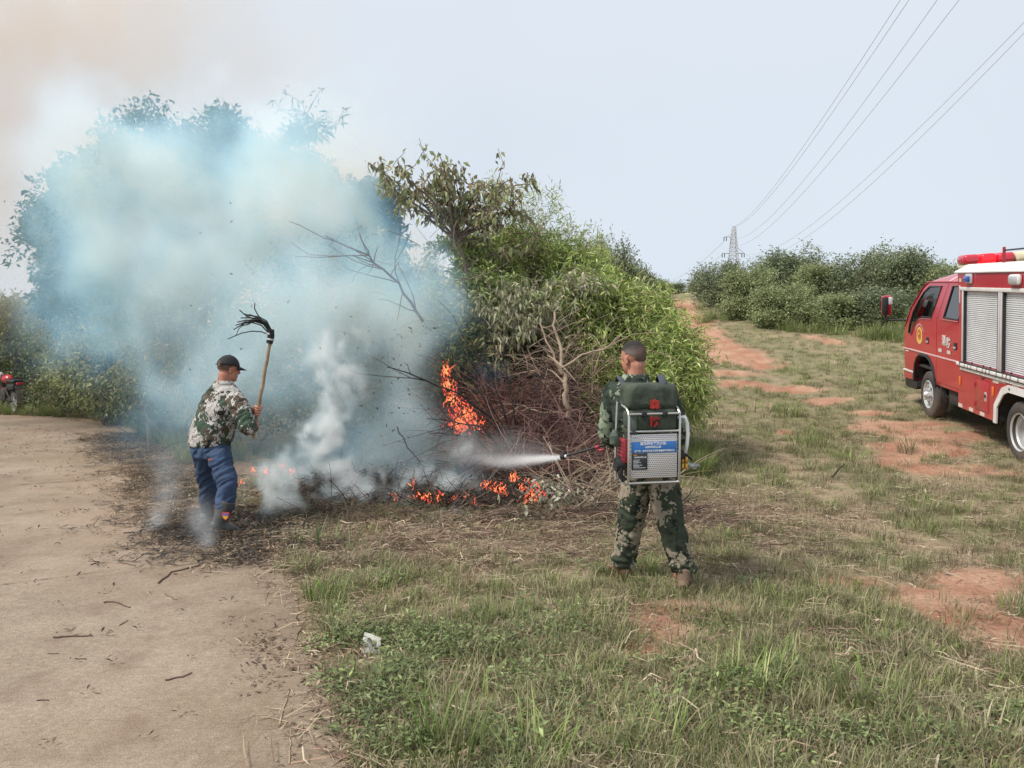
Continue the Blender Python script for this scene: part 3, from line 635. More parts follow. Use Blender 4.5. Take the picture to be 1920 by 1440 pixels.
# --- tree mass behind the smoke
gs = 'trees behind the smoke'
shrub('broad_tree', gb(300, 13.5), [el(330, 330, 170, 100, 13.5, 1.3), el(230, 400, 120, 110, 13.3, 1.2), el(430, 350, 110, 100, 13.4, 1.2), el(320, 460, 200, 110, 13.6, 1.5)], 'broad dark tree seen through the thickest smoke', 'tree', gs, 52000, .095, .042, SMK, 31, 26, r0=.09, gap=.46, freq=1.3, k=8, rag=.5)
shrub('left_smoky_tree', gb(215, 17.4), [el(105, 400, 60, 65, 14.5), el(85, 480, 60, 60, 14.4), el(150, 460, 80, 90, 14.6), el(170, 560, 90, 70, 14.5), el(105, 545, 50, 45, 14.4), el(190, 340, 60, 55, 14.6)], 'blue hazed tree with an uneven outline against the left sky', 'tree', gs, 40000, .095, .045, SMK, 32, 22, r0=.045, gap=.50, freq=1.3, k=9, rag=.55)
shrub('purple_flowering_tree', gb(590, 12.3), [el(560, 290, 45, 40, 12.3), el(530, 340, 60, 60, 12.4), el(620, 370, 60, 50, 12.3), el(690, 390, 55, 40, 12.2), el(560, 430, 110, 80, 12.5), el(660, 460, 90, 70, 12.4), el(520, 265, 30, 25, 12.3)], 'dark tree with dull purple flower heads at the smoke’s right edge', 'tree', gs, 34000, .095, .038, SMK + [(.17, .12, .14), (.11, .09, .10)], 33, 24, r0=.06, gap=.44, freq=1.9, k=6, rag=.3)
shrub('tuft_treetop', gb(420, 13.0), [el(420, 235, 26, 22, 13.0), el(435, 300, 50, 50, 13.1)], 'faint leafy treetop poking above the smoke', 'tree', gs, 4000, .11, .035, SMK, 34, 10, r0=.04, gap=.38, k=5)
shrub('smoky_thicket', gb(640, 11.4), [el(640, 560, 160, 110, 11.4), el(760, 620, 110, 110, 11.2), el(560, 700, 170, 110, 11.3), el(760, 760, 130, 90, 10.8)], 'dense thicket behind the rising smoke left of the flames', 'shrub', gs, 38000, .10, .035, DRK + OLV[:1], 35, 22, gap=.38)
shrub('verge_thicket', gb(330, 12.8), [el(330, 690, 130, 80, 12.9), el(220, 690, 120, 75, 13.6), el(420, 700, 110, 90, 12.2), el(240, 620, 120, 60, 14.2), el(380, 600, 120, 70, 13)], 'tangled grey green thicket along the road verge left of the man', 'shrub', gs, 34000, .10, .03, DRK + OLV, 36, 20, gap=.38, droop=.4)
shrub('yellow_green_hedge', gb(50, 22), [el(40, 605, 85, 45, 22, 1.2), el(120, 640, 60, 50, 21.5, 1.2), el(-80, 605, 120, 50, 22, 1.5), el(20, 680, 110, 50, 21.8, 1.2)], 'yellow green hedge at the far end of the concrete road', 'hedge', gs, 30000, .12, .05, [(.19, .22, .07), (.24, .25, .09), (.14, .17, .06)], 37, 18, gap=.38, freq=1.3)
shrub('dark_verge_bush', gb(60, 21.2), [el(50, 725, 110, 40, 21.2, .9), el(120, 735, 60, 38, 19.6, .8), el(-60, 715, 100, 45, 21.2, 1.0), el(150, 670, 60, 55, 20, .9)], 'dark low bushes behind the parked motorcycle', 'bush', gs, 26000, .10, .035, DRK + OLV[:1], 38, 14, gap=.36)

shrub('road_hedge', gb(190, 16.8), [el(150, 715, 75, 62, 18.4, .9), el(215, 710, 80, 75, 16.6, .9), el(290, 730, 80, 70, 14.6, .9), el(160, 620, 80, 60, 18.6, 1.0), el(250, 650, 90, 50, 16.5, .9)], 'low grey green hedge lining the road between motorcycle and man', 'hedge', gs, 42000, .085, .028, OLV + DRK, 39, 16, r0=.02, gap=.34, droop=.4, shell=.4)
# --- bushes along the right of the track: one builder, shared meshes for repeats
gr = 'round bushes along the earth track'
rng = np.random.RandomState(77)
def bush_proto(seed, cols, n=26000):
    q = np.random.RandomState(seed)
    return shrub('track_bush', (0, 0, 0), [((0, 0, 1.1), (1.3, 1.2, .9)), ((0, -.2, .6), (1.45, 1.2, .6))] + [((q.rand() * 1.9 - .95, q.rand() * 1.2 - .6, 1.35 + q.rand() * .75), (.28 + .35 * q.rand(), .4, .25 + .35 * q.rand())) for _ in range(7)], 'x', 'bush', gr, n, .12, .05, cols, seed, 60, r0=.03, gap=.50, freq=2.3, k=8, rag=.7, spread=2.3, shell=.4)
DG = [(.18, .22, .12), (.23, .27, .15), (.15, .185, .10), (.33, .35, .23)]
MG = [(.25, .30, .13), (.31, .36, .17), (.21, .26, .11), (.40, .42, .25)]
protos = [bush_proto(61, DG), bush_proto(62, MG), bush_proto(63, DG), bush_proto(64, MG)]
used = set()
def copy_tree(o, parent=None):
    c = o.copy(); COL.objects.link(c); c.parent = parent
    for ch in list(o.children): copy_tree(ch, c)
    return c
def place_bush(px, top, y, wpx, k, lab):
    c = protos[k] if k not in used else copy_tree(protos[k]); used.add(k)
    x = at(px, 600, y).x; z = hz(x, y); zt = at(px, top, y).z; h = max(.6, zt - z)
    c.location = (x, y, z - .05); c.rotation_euler = (0, 0, rng.rand() * 6.28); s = wpx * 1.28 / F_PX * y / 1.7; c.scale = (s, s, h / 2.35); c['label'] = lab; c.rotation_euler[2] = [0, .5, 3.0, 3.6][rng.randint(4)]
    return c
for a in [(1350, 500, 33, 50, 0, 'dark round bush just right of the track’s crest'), (1465, 480, 32, 66, 2, 'tall dark bush right of the pylon'),
          (1405, 515, 28, 50, 1, 'middle green bush below the pylon’s foot'), (1530, 500, 30, 54, 3, 'lighter green bush right of the tall dark one'),
          (1470, 545, 25.5, 56, 1, 'low green bush at the front of the row, by the tall grass'), (1610, 486, 29, 62, 0, 'wide dark bush in the middle of the row'),
          (1570, 555, 24.5, 58, 3, 'low leafy bush in front of the wide dark bush'), (1705, 478, 27, 66, 2, 'tall bush with thin shoots above the truck’s mirror'),
          (1655, 545, 24, 60, 0, 'dark bush directly left of the truck’s mirror'), (1765, 500, 26, 56, 3, 'bush behind the truck’s cab roof'), (1745, 575, 22, 44, 1, 'bush seen through the truck’s front window'),
          (1850, 500, 24, 70, 0, 'bush hidden behind the truck’s equipment box'), (1960, 490, 25, 80, 1, 'bush beyond the truck at the frame’s right edge'),
          (1150, 470, 24, 46, 2, 'dark evergreen bush left of the track’s crest'), (1190, 508, 30, 36, 0, 'dark bush one step nearer the crest, left side'), (1228, 526, 37, 32, 1, 'small bush left of the crest of the track'),
          (1258, 535, 44, 24, 2, 'smallest bush at the crest of the track'), (1115, 490, 19, 40, 1, 'green bush behind the bamboo thicket'), (1305, 544, 46, 16, 3, 'tiny bush at the right end of the crest')]:
    place_bush(*a)
# tall weeds between the bushes and the clearing
r = np.random.RandomState(31); xx = []; yy = []
for i in range(900):
    px = 1310 + r.rand() * 420; py = 585 + r.rand() * 32 + (px - 1400) * .09
    p = hit(px, py)
    if p and p.y > 15: xx.append(p.x); yy.append(p.y)
xx = np.array(xx); yy = np.array(yy)
V_WEED = [var('tall_weed', blades(40, .25, .75, .02, .3, .9, FRESH + GREENS + OLIVES, seg=3)) for _ in range(2)]
tag(put('tall_weeds', '', r.rand(len(xx)) < sstep(n2(xx, yy, .45, 3, 41), .42, .62), xx, yy, r, V_WEED, .25, .95), 'band of tall green weeds at the foot of the bushes', 'weeds')
r = np.random.RandomState(32); n_ = 700
px = 1000 + 330 * r.rand(n_); yy = 9.0 + r.rand(n_) * 1.3; xx = (px - 960) / F_PX * yy; s_ = (px > 1180) | (r.rand(n_) < .3)
tag(put('verge_weeds', '', s_, xx, yy, r, V_TALL, .5, 1.1), 'soft green weeds at the foot of the bamboo thicket', 'weeds')
r = np.random.RandomState(33); n_ = 1000; yy = 10.8 + r.rand(n_) * 8.5; xx = road_edge(yy) + .5 + np.abs(r.randn(n_)) * .5
tag(put('shoulder_weeds', '', xx < 5, xx, yy, r, V_TALL + V_OLIVE + V_DRY, .5, 1.2), 'weeds between the far road edge and the thicket', 'weeds')

# ================================================================ DEAD BRUSH, BRANCHES, BURN PILE
def twigs(n, fn, seed, rad=(.003, .008), seg=5, sides=3):
    rng = np.random.RandomState(seed); mb = MB()
    for i in range(n):
        pts, rr = fn(rng); mb.tube(pts, [rr * (1 - .6 * k / (len(pts) - 1)) for k in range(len(pts))], sides, cap=False)
    return mb
def arc(rng, c, sx, sy, sz, l, up=.3):
    p = np.array(c) + rng.randn(3) * np.array([sx, sy, sz]); a = rng.rand() * 2 * PI; e = (rng.rand() - .3) * 1.4 + up
    d = np.array([math.cos(a) * math.cos(e), math.sin(a) * math.cos(e) * .5, math.sin(e)]); L_ = l * (.5 + rng.rand()); pts = []
    g = rng.randn(3) * .35; g[2] -= .5
    for k in range(6):
        pts.append(tuple(p)); p = p + d * L_ / 5; d = d + g * .28; d /= np.linalg.norm(d)
        if p[2] < .02: p[2] = .02 + .05 * rng.rand()
    return pts, .003 + .006 * rng.rand() ** 2
PUR = simple('vine_bark', (.155, .085, .075), .9, var=.45, scale=3)
def brush(rng):
    q = rng.rand()
    c, s = [((at(1010, 810, 9.2)), (.45, .3, .20)), ((at(1060, 745, 9.5)), (.36, .25, .24)), ((at(1085, 850, 8.9)), (.30, .3, .16)), ((at(930, 800, 9.4)), (.30, .25, .22)), ((at(1010, 880, 8.8)), (.42, .3, .08))][int(q * 5) % 5]
    return arc(rng, c, *s, .65, .05)
tag(twigs(1900, brush, 3).build('dead_brush', PUR, None, 60, fix=False), 'tangled mound of purplish dead twigs right of the flames', 'dead brush', kind='stuff')
def pale(rng):
    c, s = [(at(1085, 930, 8.1), (.40, .25, .05)), (at(1060, 700, 9.4), (.30, .2, .22)), (at(1120, 900, 8.4), (.3, .3, .12)), (at(1120, 960, 7.7), (.25, .2, .03))][rng.randint(4)]
    return arc(rng, c, *s, .6, .0)
tag(twigs(650, pale, 4).build('pale_brush', M_TWIGP, None, 60, fix=False), 'paler dry twigs and straw at the foot of the dead brush', 'dead brush', kind='stuff')
def pile(rng):
    x = -2.0 + 3.9 * rng.rand(); y = 7.12 + rng.rand() * .55 + .06 * rng.randn()
    return arc(rng, (x, y, .035), .1, .06, .02, .40, -.38)
tag(twigs(1500, pile, 5).build('brush_pile', M_TWIG, None, 60, fix=False), 'low line of brown twigs along the near edge of the fire', 'brush pile', kind='stuff')
def chars(rng):
    x = -2.3 + 3.6 * rng.rand(); y = 8.0 + rng.rand() * 1.2
    return arc(rng, (x, y, .05), .15, .2, .04, .32, -.1)
tag(twigs(1100, chars, 6, ).build('charred_twigs', M_CHAR, None, 60, fix=False), 'black charred twigs heaped over the smouldering ground', 'burnt twigs', kind='stuff')
def vines(rng):
    c = [(at(760, 640, 10.4)), (at(840, 620, 10)), (at(860, 520, 10.3)), (at(420, 780, 10.6)), (at(280, 760, 12.2)), (at(700, 720, 10.4))][rng.randint(6)]
    return arc(rng, c, .6, .35, .4, .6, .2)
tag(twigs(260, vines, 8).build('thicket_twigs', M_TWIG, None, 60, fix=False), 'bare twigs crossing the thicket in the smoke', 'twigs', kind='stuff')
def chars2(rng):
    x = -1.9 + 3.6 * rng.rand(); y = 7.45 + .35 * rng.rand()
    return arc(rng, (x, y, .05), .12, .05, .03, .38, -.2)
tag(twigs(500, chars2, 16).build('charred_twigs', M_CHAR, None, 60, fix=False), 'black half burnt twigs between the brown twigs and the embers', 'burnt twigs', kind='stuff')
def litter_tw(rng):
    x = -1.6 + 4.2 * rng.rand(); y = 5.9 + rng.rand() * 1.6
    p, r_ = arc(rng, (x, y, .02), .1, .1, .01, .45, -.25); p = [(a, b, min(c, .03 + hz(a, b)) if c > .05 else c) for a, b, c in p]; return p, r_ * .7
tag(twigs(500, litter_tw, 9).build('loose_twigs', M_TWIG, None, 60, fix=False), 'loose brown twigs raked onto the grass before the fire', 'twigs', kind='stuff')

def branch(name, px_pts, rad, m, label, cat='branch', group='cut branches in and around the burn pile', sub=0, seed=1, subl=.3, parent=None):
    """px_pts [(px, py, depth)] measured in the photograph"""
    rng = np.random.RandomState(seed); P = [np.array(at(*p)) for p in px_pts]
    Q = []
    for i in range(len(P) - 1):
        for t in np.linspace(0, 1, 4, endpoint=False): Q.append(P[i] * (1 - t) + P[i + 1] * t + rng.randn(3) * rad * .5)
    Q.append(P[-1]); mb = MB(); n_ = len(Q)
    mb.tube([tuple(q) for q in Q], [rad * (1 - .65 * i / (n_ - 1)) for i in range(n_)], 7)
    for k in range(sub):
        i = rng.randint(1, n_ - 1); d = Q[min(i + 1, n_ - 1)] - Q[i - 1]; d /= np.linalg.norm(d); e = Q[i] + (d * .7 + rng.randn(3) * np.array([.6, .3, .6])) * subl * (.4 + rng.rand())
        limb(mb, Q[i], e, rad * .4, rad * .12, rng, .12, 4, 4)
    o = mb.build(name, m, parent, 60, fix=False)
    if parent is None: tag(o, label, cat, group)
    return o
# bare black shrub leaning out over the flames
bs = empty('bare_shrub', gb(965, 9.0))
def bpart(pts, rad, sub, seed, m=M_CHAR):
    o = branch('stem', pts, rad, m, '', sub=sub, seed=seed, subl=.45); [o.pop(k, None) for k in ('label', 'category', 'group')]
    o.parent = bs; o.matrix_parent_inverse = Matrix.Translation(-Vector(bs.location)); return o
for i, (pts, rd) in enumerate([([(965, 880, 8.9), (930, 790, 8.8), (860, 740, 8.7), (780, 705, 8.6), (726, 688, 8.5)], .016), ([(960, 880, 8.9), (925, 780, 8.8), (880, 700, 8.8), (855, 665, 8.8)], .014),
    ([(965, 870, 8.9), (945, 770, 8.8), (915, 690, 8.8), (905, 655, 8.8)], .014), ([(970, 870, 8.9), (965, 770, 8.9), (950, 700, 9), (940, 660, 9)], .012), ([(965, 880, 8.9), (905, 800, 8.7), (850, 790, 8.6), (800, 785, 8.6)], .014),
    ([(970, 880, 8.9), (985, 790, 8.9), (1010, 720, 9), (1020, 690, 9)], .012), ([(950, 880, 8.8), (890, 820, 8.6), (830, 812, 8.5), (805, 812, 8.5)], .012), ([(945, 850, 8.7), (895, 850, 8.6), (845, 862, 8.5)], .016), ([(960, 830, 8.7), (910, 740, 8.6), (845, 715, 8.6)], .010)]):
    bpart(pts, rd, 9, 40 + i)
tag(bs, 'bare blackened shrub fanning out over the tallest flames', 'shrub', None)
branch('dead_branch', [(795, 605, 9.2), (745, 530, 9.2), (690, 480, 9.2), (610, 442, 9.2)], .018, M_TWIG, 'bare dead branch reaching left out of the smoke', sub=16, seed=60, subl=.6)
branch('sapling', [(1066, 782, 8.9), (1060, 730, 8.9), (1052, 680, 9.0), (1045, 630, 9.1), (1040, 585, 9.2)], .034, M_TWIGP, 'pale bare sapling trunk hanging before the dead brush', 'sapling', 'pale bare poles in the brush', sub=3, seed=61, subl=.5)
branch('sapling', [(1054, 700, 8.95), (1030, 650, 9.0), (1012, 605, 9.1)], .018, M_TWIGP, 'pale branch forking left from the bare sapling', 'branch', 'pale bare poles in the brush', sub=2, seed=62)
branch('sapling', [(1054, 690, 8.95), (1090, 665, 8.9), (1130, 655, 8.9), (1165, 628, 8.9)], .016, M_TWIGP, 'pale branch forking right from the bare sapling', 'branch', 'pale bare poles in the brush', sub=3, seed=63)
branch('pole', [(1072, 925, 8.0), (1068, 880, 8.1), (1064, 835, 8.2)], .015, simple('pole_bark', (.22, .13, .10), .8, var=.3), 'thin upright reddish pole under the water nozzle', 'pole', 'pale bare poles in the brush', seed=64)
branch('pole', [(1060, 775, 9.0), (1010, 772, 9.0), (975, 760, 9.0), (930, 790, 8.9)], .018, M_TWIGP, 'pale bent branch lying level in the dead brush', 'branch', 'pale bare poles in the brush', sub=2, seed=65)
G_ = 'thick sticks on the burn pile'
for i, (pts, rd, mm, lab, sb) in enumerate([
    ([(560, 990, 7.3), (700, 965, 7.4), (830, 950, 7.5), (905, 950, 7.55)], .014, M_TWIG, 'long low brown branch along the near edge of the pile', 10),
    ([(730, 925, 7.8), (770, 955, 7.65), (830, 985, 7.4), (905, 1010, 7.2)], .016, M_TWIG, 'long reddish branch slanting down to the right', 5),
    ([(762, 934, 7.9), (800, 945, 7.9), (828, 958, 7.9)], .034, M_CHAR, 'thick curved black log end in the embers', 0),
    ([(735, 912, 8.1), (760, 935, 8.0), (790, 950, 7.9)], .02, M_CHAR, 'black stick crossing behind the thick log', 2),
    ([(690, 968, 7.6), (760, 935, 7.8), (845, 920, 8.1)], .015, M_CHAR, 'burnt stick rising to the right over the embers', 3),
    ([(790, 990, 7.4), (850, 972, 7.5), (960, 985, 7.5), (1050, 975, 7.7)], .013, M_TWIG, 'thin dark branch below the blue smoke patch', 5),
    ([(895, 985, 7.5), (920, 950, 7.6), (935, 935, 7.7)], .012, M_CHAR, 'short black stick standing by the right flames', 1),
    ([(775, 925, 8.2), (778, 900, 8.3), (776, 880, 8.3)], .018, M_CHAR, 'short black upright stump in the smoke', 0),
    ([(860, 890, 8.5), (905, 860, 8.5), (945, 835, 8.6)], .02, M_CHAR, 'charred branch propped under the bare shrub', 4),
    ([(640, 985, 7.45), (665, 960, 7.4), (668, 930, 7.4)], .008, M_TWIG, 'bent thin twig curling up from the pile', 3),
    ([(455, 960, 7.72), (480, 988, 7.1), (508, 1016, 6.56)], .014, M_CHAR, 'charred plank edge beside the man’s raised boot', 0),  # stands for the road slab's black edge, built as a thin charred rod
    ([(430, 992, 7.1), (470, 992, 7.1), (505, 990, 7.1)], .014, M_CHAR, 'black stick on the ground touching the boot', 0),
    ([(745, 800, 8.8), (765, 840, 8.6), (800, 880, 8.5)], .010, M_CHAR, 'thin burnt stick leaning in the grey smoke', 2),
    ([(985, 1062, 6.05), (940, 1062, 6.05), (895, 1058, 6.1)], .016, M_CHAR, 'charred stick lying alone on the grass before the pile', 1),
    ([(1770, 1072, 5.6), (1840, 1095, 5.45), (1925, 1120, 5.3)], .011, M_TWIGP, 'long pale stick lying across the red patch', 2),
    ([(1560, 895, 0, ), (1583, 870, 0)], .012, M_CHAR, 'short dark stick poking up left of the truck', 0)]):
    q = []
    for p in pts:
        if p[2] == 0: h = hit(1565, 900); q.append((p[0], p[1], h.y))
        else: q.append(p)
    branch('stick', q, rd, mm, lab, 'stick', G_ if i < 13 else 'sticks lying about the clearing', sub=sb, seed=80 + i, subl=.25)
def ground_stick(pts, rad, m, lab, grpn):
    P = []
    for px, py in pts:
        h = hit(px, py); P.append(Vector((h.x, h.y, h.z + rad + .012)))
    Q = []
    rr = np.random.RandomState(int(pts[0][0]))
    for i in range(len(P) - 1):
        for t in (0, .33, .66): Q.append(P[i].lerp(P[i + 1], t) + Vector((rr.randn() * rad, rr.randn() * rad, 0)))
    Q.append(P[-1]); tag(MB().tube(Q, [rad * (1 - .4 * i / len(Q)) for i in range(len(Q))], 6).build('stick', m, None, 60), lab, 'stick', grpn)
gz = 'sticks lying on the concrete road'
for pts, rd, lab in [(([(98, 1202), (130, 1198), (174, 1197)]), .006, 'straight thin stick at the left, the longest one there'), ([(195, 1134), (215, 1133), (244, 1144)], .006, 'bent twig above the long left stick'),
    ([(88, 1232), (110, 1231)], .004, 'short stick below the long left stick'), ([(141, 1241), (162, 1241)], .004, 'second short stick below the long left stick, right one'),
    ([(308, 1282), (335, 1277), (360, 1267)], .005, 'slanting twig in the middle of the road'), ([(71, 1319), (92, 1319)], .004, 'lone short stick near the lower left corner'),
    ([(223, 1178), (240, 1168)], .004, 'tiny twig right of the bent twig'), ([(308, 1118), (322, 1125), (332, 1129)], .004, 'small dark twig left of the bare verge'),
    ([(440, 1203), (458, 1214), (480, 1215), (505, 1200)], .004, 'curved tan stem near the weeds'), ([(168, 1064), (185, 1057), (165, 1056)], .004, 'hooked twig by the crack'),
    ([(525, 1365), (535, 1320), (541, 1296)], .004, 'upright dry seed stem lying by the road corner'), ([(543, 1440), (544, 1400), (546, 1375)], .004, 'dry seed stem at the lower edge'),
    ([(300, 1098), (320, 1078), (375, 1064)], .007, 'long dark twig below the wisp of smoke'), ([(225, 1058), (240, 1062), (254, 1065)], .005, 'dark twig left of the long dark one')]:
    ground_stick(pts, rd, M_TWIG if 'tan' not in lab and 'dry' not in lab else M_TWIGP, lab, gz)
for pts, rd, lab in [([(798, 1292), (830, 1318), (866, 1348)], .008, 'tan straw stick in the weeds beside the white stone'), ([(888, 1228), (905, 1232), (942, 1243)], .008, 'thick tan straw right of the white marker'), ([(1310, 985), (1340, 965), (1345, 955)], .012, 'pale split stick right of the backpack man’s leg'),
    ([(1020, 1080), (1035, 1140), (1037, 1155)], .006, 'bent pale straw above the middle tufts'), ([(1480, 1000), (1510, 1035), (1530, 1052)], .008, 'dry straw on the grass right of the backpack man'), ([(905, 1145), (930, 1120), (1000, 1135)], .006, 'bowed straw lying in the middle of the clearing')]:
    ground_stick(pts, rd, M_TWIGP, lab, 'straw pieces lying in the grass')
# withered leaves on the pile by the right-hand flame
rngw = np.random.RandomState(5)
def withered(name, px, py, y, sx, sz, n_, lab):
    c = np.array(at(px, py, y)); P = rngw.randn(n_, 3) * np.array([sx, .12, sz]); P[:, 2] = np.maximum(P[:, 2], -c[2] + .02)
    U = rngw.randn(n_, 3) + np.array([0, 0, -.6]); U /= np.linalg.norm(U, axis=1, keepdims=True)
    V, Fc, C = leaf_cloud(P, U, .06 + .07 * rngw.rand(n_), .02 + .025 * rngw.rand(n_), pal(rngw, n_, [(.52, .50, .40), (.62, .60, .50), (.40, .36, .27), (.45, .46, .32)]), rngw, .35, .2)
    o = link(name, np_mesh(name, V, Fc, C), M_LEAF); o.location = c; tag(o, lab, 'withered leaves', 'withered leafy cuttings on the burn pile', 'stuff')
withered('withered_cutting', 1040, 938, 7.66, .17, .09, 260, 'withered pale leaves around the orange flame on the right')
withered('withered_cutting', 978, 980, 7.35, .13, .05, 150, 'withered pale leaves below the right flames, nearest the grass')
withered('withered_cutting', 1015, 905, 7.9, .09, .04, 70, 'few grey leaves above the orange flame')
withered('withered_cutting', 1075, 955, 7.8, .16, .05, 70, 'grey leaves at the right end of the pile by the man’s leg')
# ================================================================ FIRE TRUCK  (local x forward, y left, z up; y = 0 is its left side)
TO = Vector((6.947, 12.869, .477))
_ya, _pi, _ro = [math.radians(a) for a in (9.89, 4.9, -2.85)]
tf = Vector((math.sin(_ya) * math.cos(_pi), math.cos(_ya) * math.cos(_pi), math.sin(_pi))); tl = Vector((-math.cos(_ya), math.sin(_ya), 0)); tu = tf.cross(tl)
tl = tl * math.cos(_ro) + tu * math.sin(_ro); tu = tf.cross(tl)
TM = Matrix(((tf.x, tl.x, tu.x, TO.x), (tf.y, tl.y, tu.y, TO.y), (tf.z, tl.z, tu.z, TO.z), (0, 0, 0, 1)))
truck = empty('fire_truck'); truck.matrix_world = TM
tag(truck, 'red double cab fire truck with aluminium roller shutters, parked on the right', 'fire truck')
def tloc(px, py, axis, val):
    """local truck point seen at a pixel, on the plane local[axis] = val"""
    Mi = TM.inverted(); o = Mi @ Vector((0, 0, CZ)); d = Mi.to_3x3() @ Vector(ray(px, py)); t = (val - o[axis]) / d[axis]; return o + d * t
M_RED = simple('red_paint', (.43, .008, .026), .28, var=.05, scale=3, dirt=(.34, .06, .05), dirt_amt=.18, coat=.5)
M_REDD = simple('dull_red_paint', (.33, .02, .03), .55, var=.1)
def dusty(m):
    """road dust thickening towards the sills"""
    n = m.node_tree; b = n.nodes['Principled BSDF']; src = b.inputs['Base Color'].links[0].from_socket; L = n.links.new
    t = N(n, 'ShaderNodeTexCoord'); s_ = N(n, 'ShaderNodeSeparateXYZ'); L(t.outputs['Object'], s_.inputs[0]); z = N(n, 'ShaderNodeTexNoise'); z.inputs['Scale'].default_value = 5; z.inputs['Detail'].default_value = 7; z.inputs['Roughness'].default_value = .7; L(t.outputs['Object'], z.inputs['Vector'])
    a = N(n, 'ShaderNodeMapRange'); a.inputs[1].default_value = .95; a.inputs[2].default_value = .35; a.inputs[4].default_value = .38; L(s_.outputs[2], a.inputs[0])
    k = N(n, 'ShaderNodeMath', operation='MULTIPLY'); L(a.outputs[0], k.inputs[0]); L(z.outputs[0], k.inputs[1]); mx = N(n, 'ShaderNodeMix', data_type='RGBA'); L(k.outputs[0], mx.inputs[0]); L(src, mx.inputs[6]); mx.inputs[7].default_value = (.36, .22, .15, 1); L(mx.outputs[2], b.inputs['Base Color'])
dusty(M_RED)
M_WHT = simple('white_paint', (.74, .72, .70), .4, var=.05, dirt=(.5, .42, .36), dirt_amt=.3)
M_ALU = simple('aluminium', (.72, .73, .74), .42, .35, var=.06, scale=4, dirt=(.42, .40, .37), dirt_amt=.35)
M_BLK = simple('black_plastic', (.018, .018, .02), .5, var=.2)
M_RUB = simple('tyre_rubber', (.045, .042, .040), .85, var=.2, dirt=(.20, .15, .12), dirt_amt=.6, scale=5)
M_DRK = simple('dark_chassis', (.025, .023, .022), .8, var=.3, dirt=(.12, .09, .07), dirt_amt=.5)
M_CHR = simple('chrome', (.68, .68, .68), .32, .6, var=.05, dirt=(.42, .38, .34), dirt_amt=.3)
M_REF = simple('reflective_patch', (.62, .56, .50), .45, var=.1)
M_ORG = simple('orange_lens', (.75, .20, .03), .3, var=.08)
M_SEAT = simple('seat_cloth', (.06, .06, .065), .9, var=.2)
M_BEI = simple('beige_grille', (.62, .55, .38), .6, var=.1)
def emis(name, col, s):
    m, n, b = mat(name); _set(b, Base_Color=(*col, 1), Roughness=.3, Emission_Color=(*col, 1), Emission_Strength=s); return m
M_LIT = emis('lit_red_lens', (1.0, .01, .02), 1.1)
M_REDL = simple('red_lens', (.50, .02, .04), .2, var=.05, coat=.6)
M_BLUL = simple('blue_lens', (.02, .08, .38), .15, var=.05, coat=.6)
def glassm(name, tint, gl=.10):
    m = D.materials.new(name); m.use_nodes = True; n = m.node_tree; n.nodes.clear(); L = n.links.new
    o = N(n, 'ShaderNodeOutputMaterial'); t = N(n, 'ShaderNodeBsdfTransparent'); t.inputs[0].default_value = (*tint, 1)
    g = N(n, 'ShaderNodeBsdfGlossy'); g.inputs['Roughness'].default_value = .03; f = N(n, 'ShaderNodeFresnel'); f.inputs[0].default_value = 1.5
    a = N(n, 'ShaderNodeMath', operation='ADD'); a.inputs[1].default_value = gl * .5; L(f.outputs[0], a.inputs[0]); mx = N(n, 'ShaderNodeMixShader'); L(a.outputs[0], mx.inputs[0]); L(t.outputs[0], mx.inputs[1]); L(g.outputs[0], mx.inputs[2]); L(mx.outputs[0], o.inputs[0]); return m
M_GLS = glassm('clear_glass', (.72, .76, .75)); M_GLD = glassm('tinted_glass', (.10, .12, .13), .25)
def Tc(p):
    z = p.z; k = max(0, z - 1.62) * .17; return Vector((p.x, p.y - k * (p.y + .95) / .95, z))
def part(mb, name, m, par=truck, sm=30): return mb.build(name, m, par, sm)
side = [(1.22, .70), (1.27, 1.0), (1.265, 1.31), (1.2, 1.42), (.95, 1.77), (.52, 2.17), (.42, 2.25), (-1.31, 2.25), (-1.31, .64), (-.33, .64), (-.30, .68), (-.22, .84), (-.07, .96), (.10, 1.01), (.38, 1.01), (.53, .95), (.62, .84), (.67, .70)]
win1 = [(.22, 2.165), (.44, 2.07), (.62, 1.93), (.80, 1.73), (.93, 1.50), (.99, 1.36), (.82, 1.345), (.76, 1.42), (.66, 1.53), (.55, 1.60), (.42, 1.645), (.30, 1.66), (-.11, 1.67), (-.33, 2.175)]
win2 = [(-.63, 1.695), (-.78, 2.18), (-1.235, 2.18), (-1.245, 1.69)]
def shrink(poly, d):
    cx = sum(p[0] for p in poly) / len(poly); cz = sum(p[1] for p in poly) / len(poly)
    return [(x + (cx - x) * d / max(.05, math.hypot(x - cx, z - cz)), z + (cz - z) * d / max(.05, math.hypot(x - cx, z - cz))) for x, z in poly]
cab = MB()
for y0 in (-.014, -1.886): cab.prism(side, y0, y0 - .03 if y0 > -1 else y0 + .03, [win1, win2], Tc)
xs_ = [.52, .44, .34, .2, .0, -.28, -.8, -1.31]; zc_ = [2.18, 2.25, 2.31, 2.36, 2.40, 2.425, 2.43, 2.42]; ze_ = [2.165, 2.215, 2.24, 2.25, 2.25, 2.25, 2.25, 2.25]
V = []; Fc = []; ny_ = 20
for i, x_ in enumerate(xs_):
    for j in range(ny_ + 1):
        t_ = j / ny_ * 2 - 1; e_ = 1 - abs(t_) ** 3.2; y_ = -.95 + .88 * t_; V.append(Tc(Vector((x_, -.95 + .945 * t_, ze_[i] + (zc_[i] - ze_[i]) * e_))))
for i in range(len(xs_) - 1):
    for j in range(ny_): a_ = i * (ny_ + 1) + j; Fc.append((a_, a_ + 1, a_ + ny_ + 2, a_ + ny_ + 1))
roof = MB().add(V, Fc)
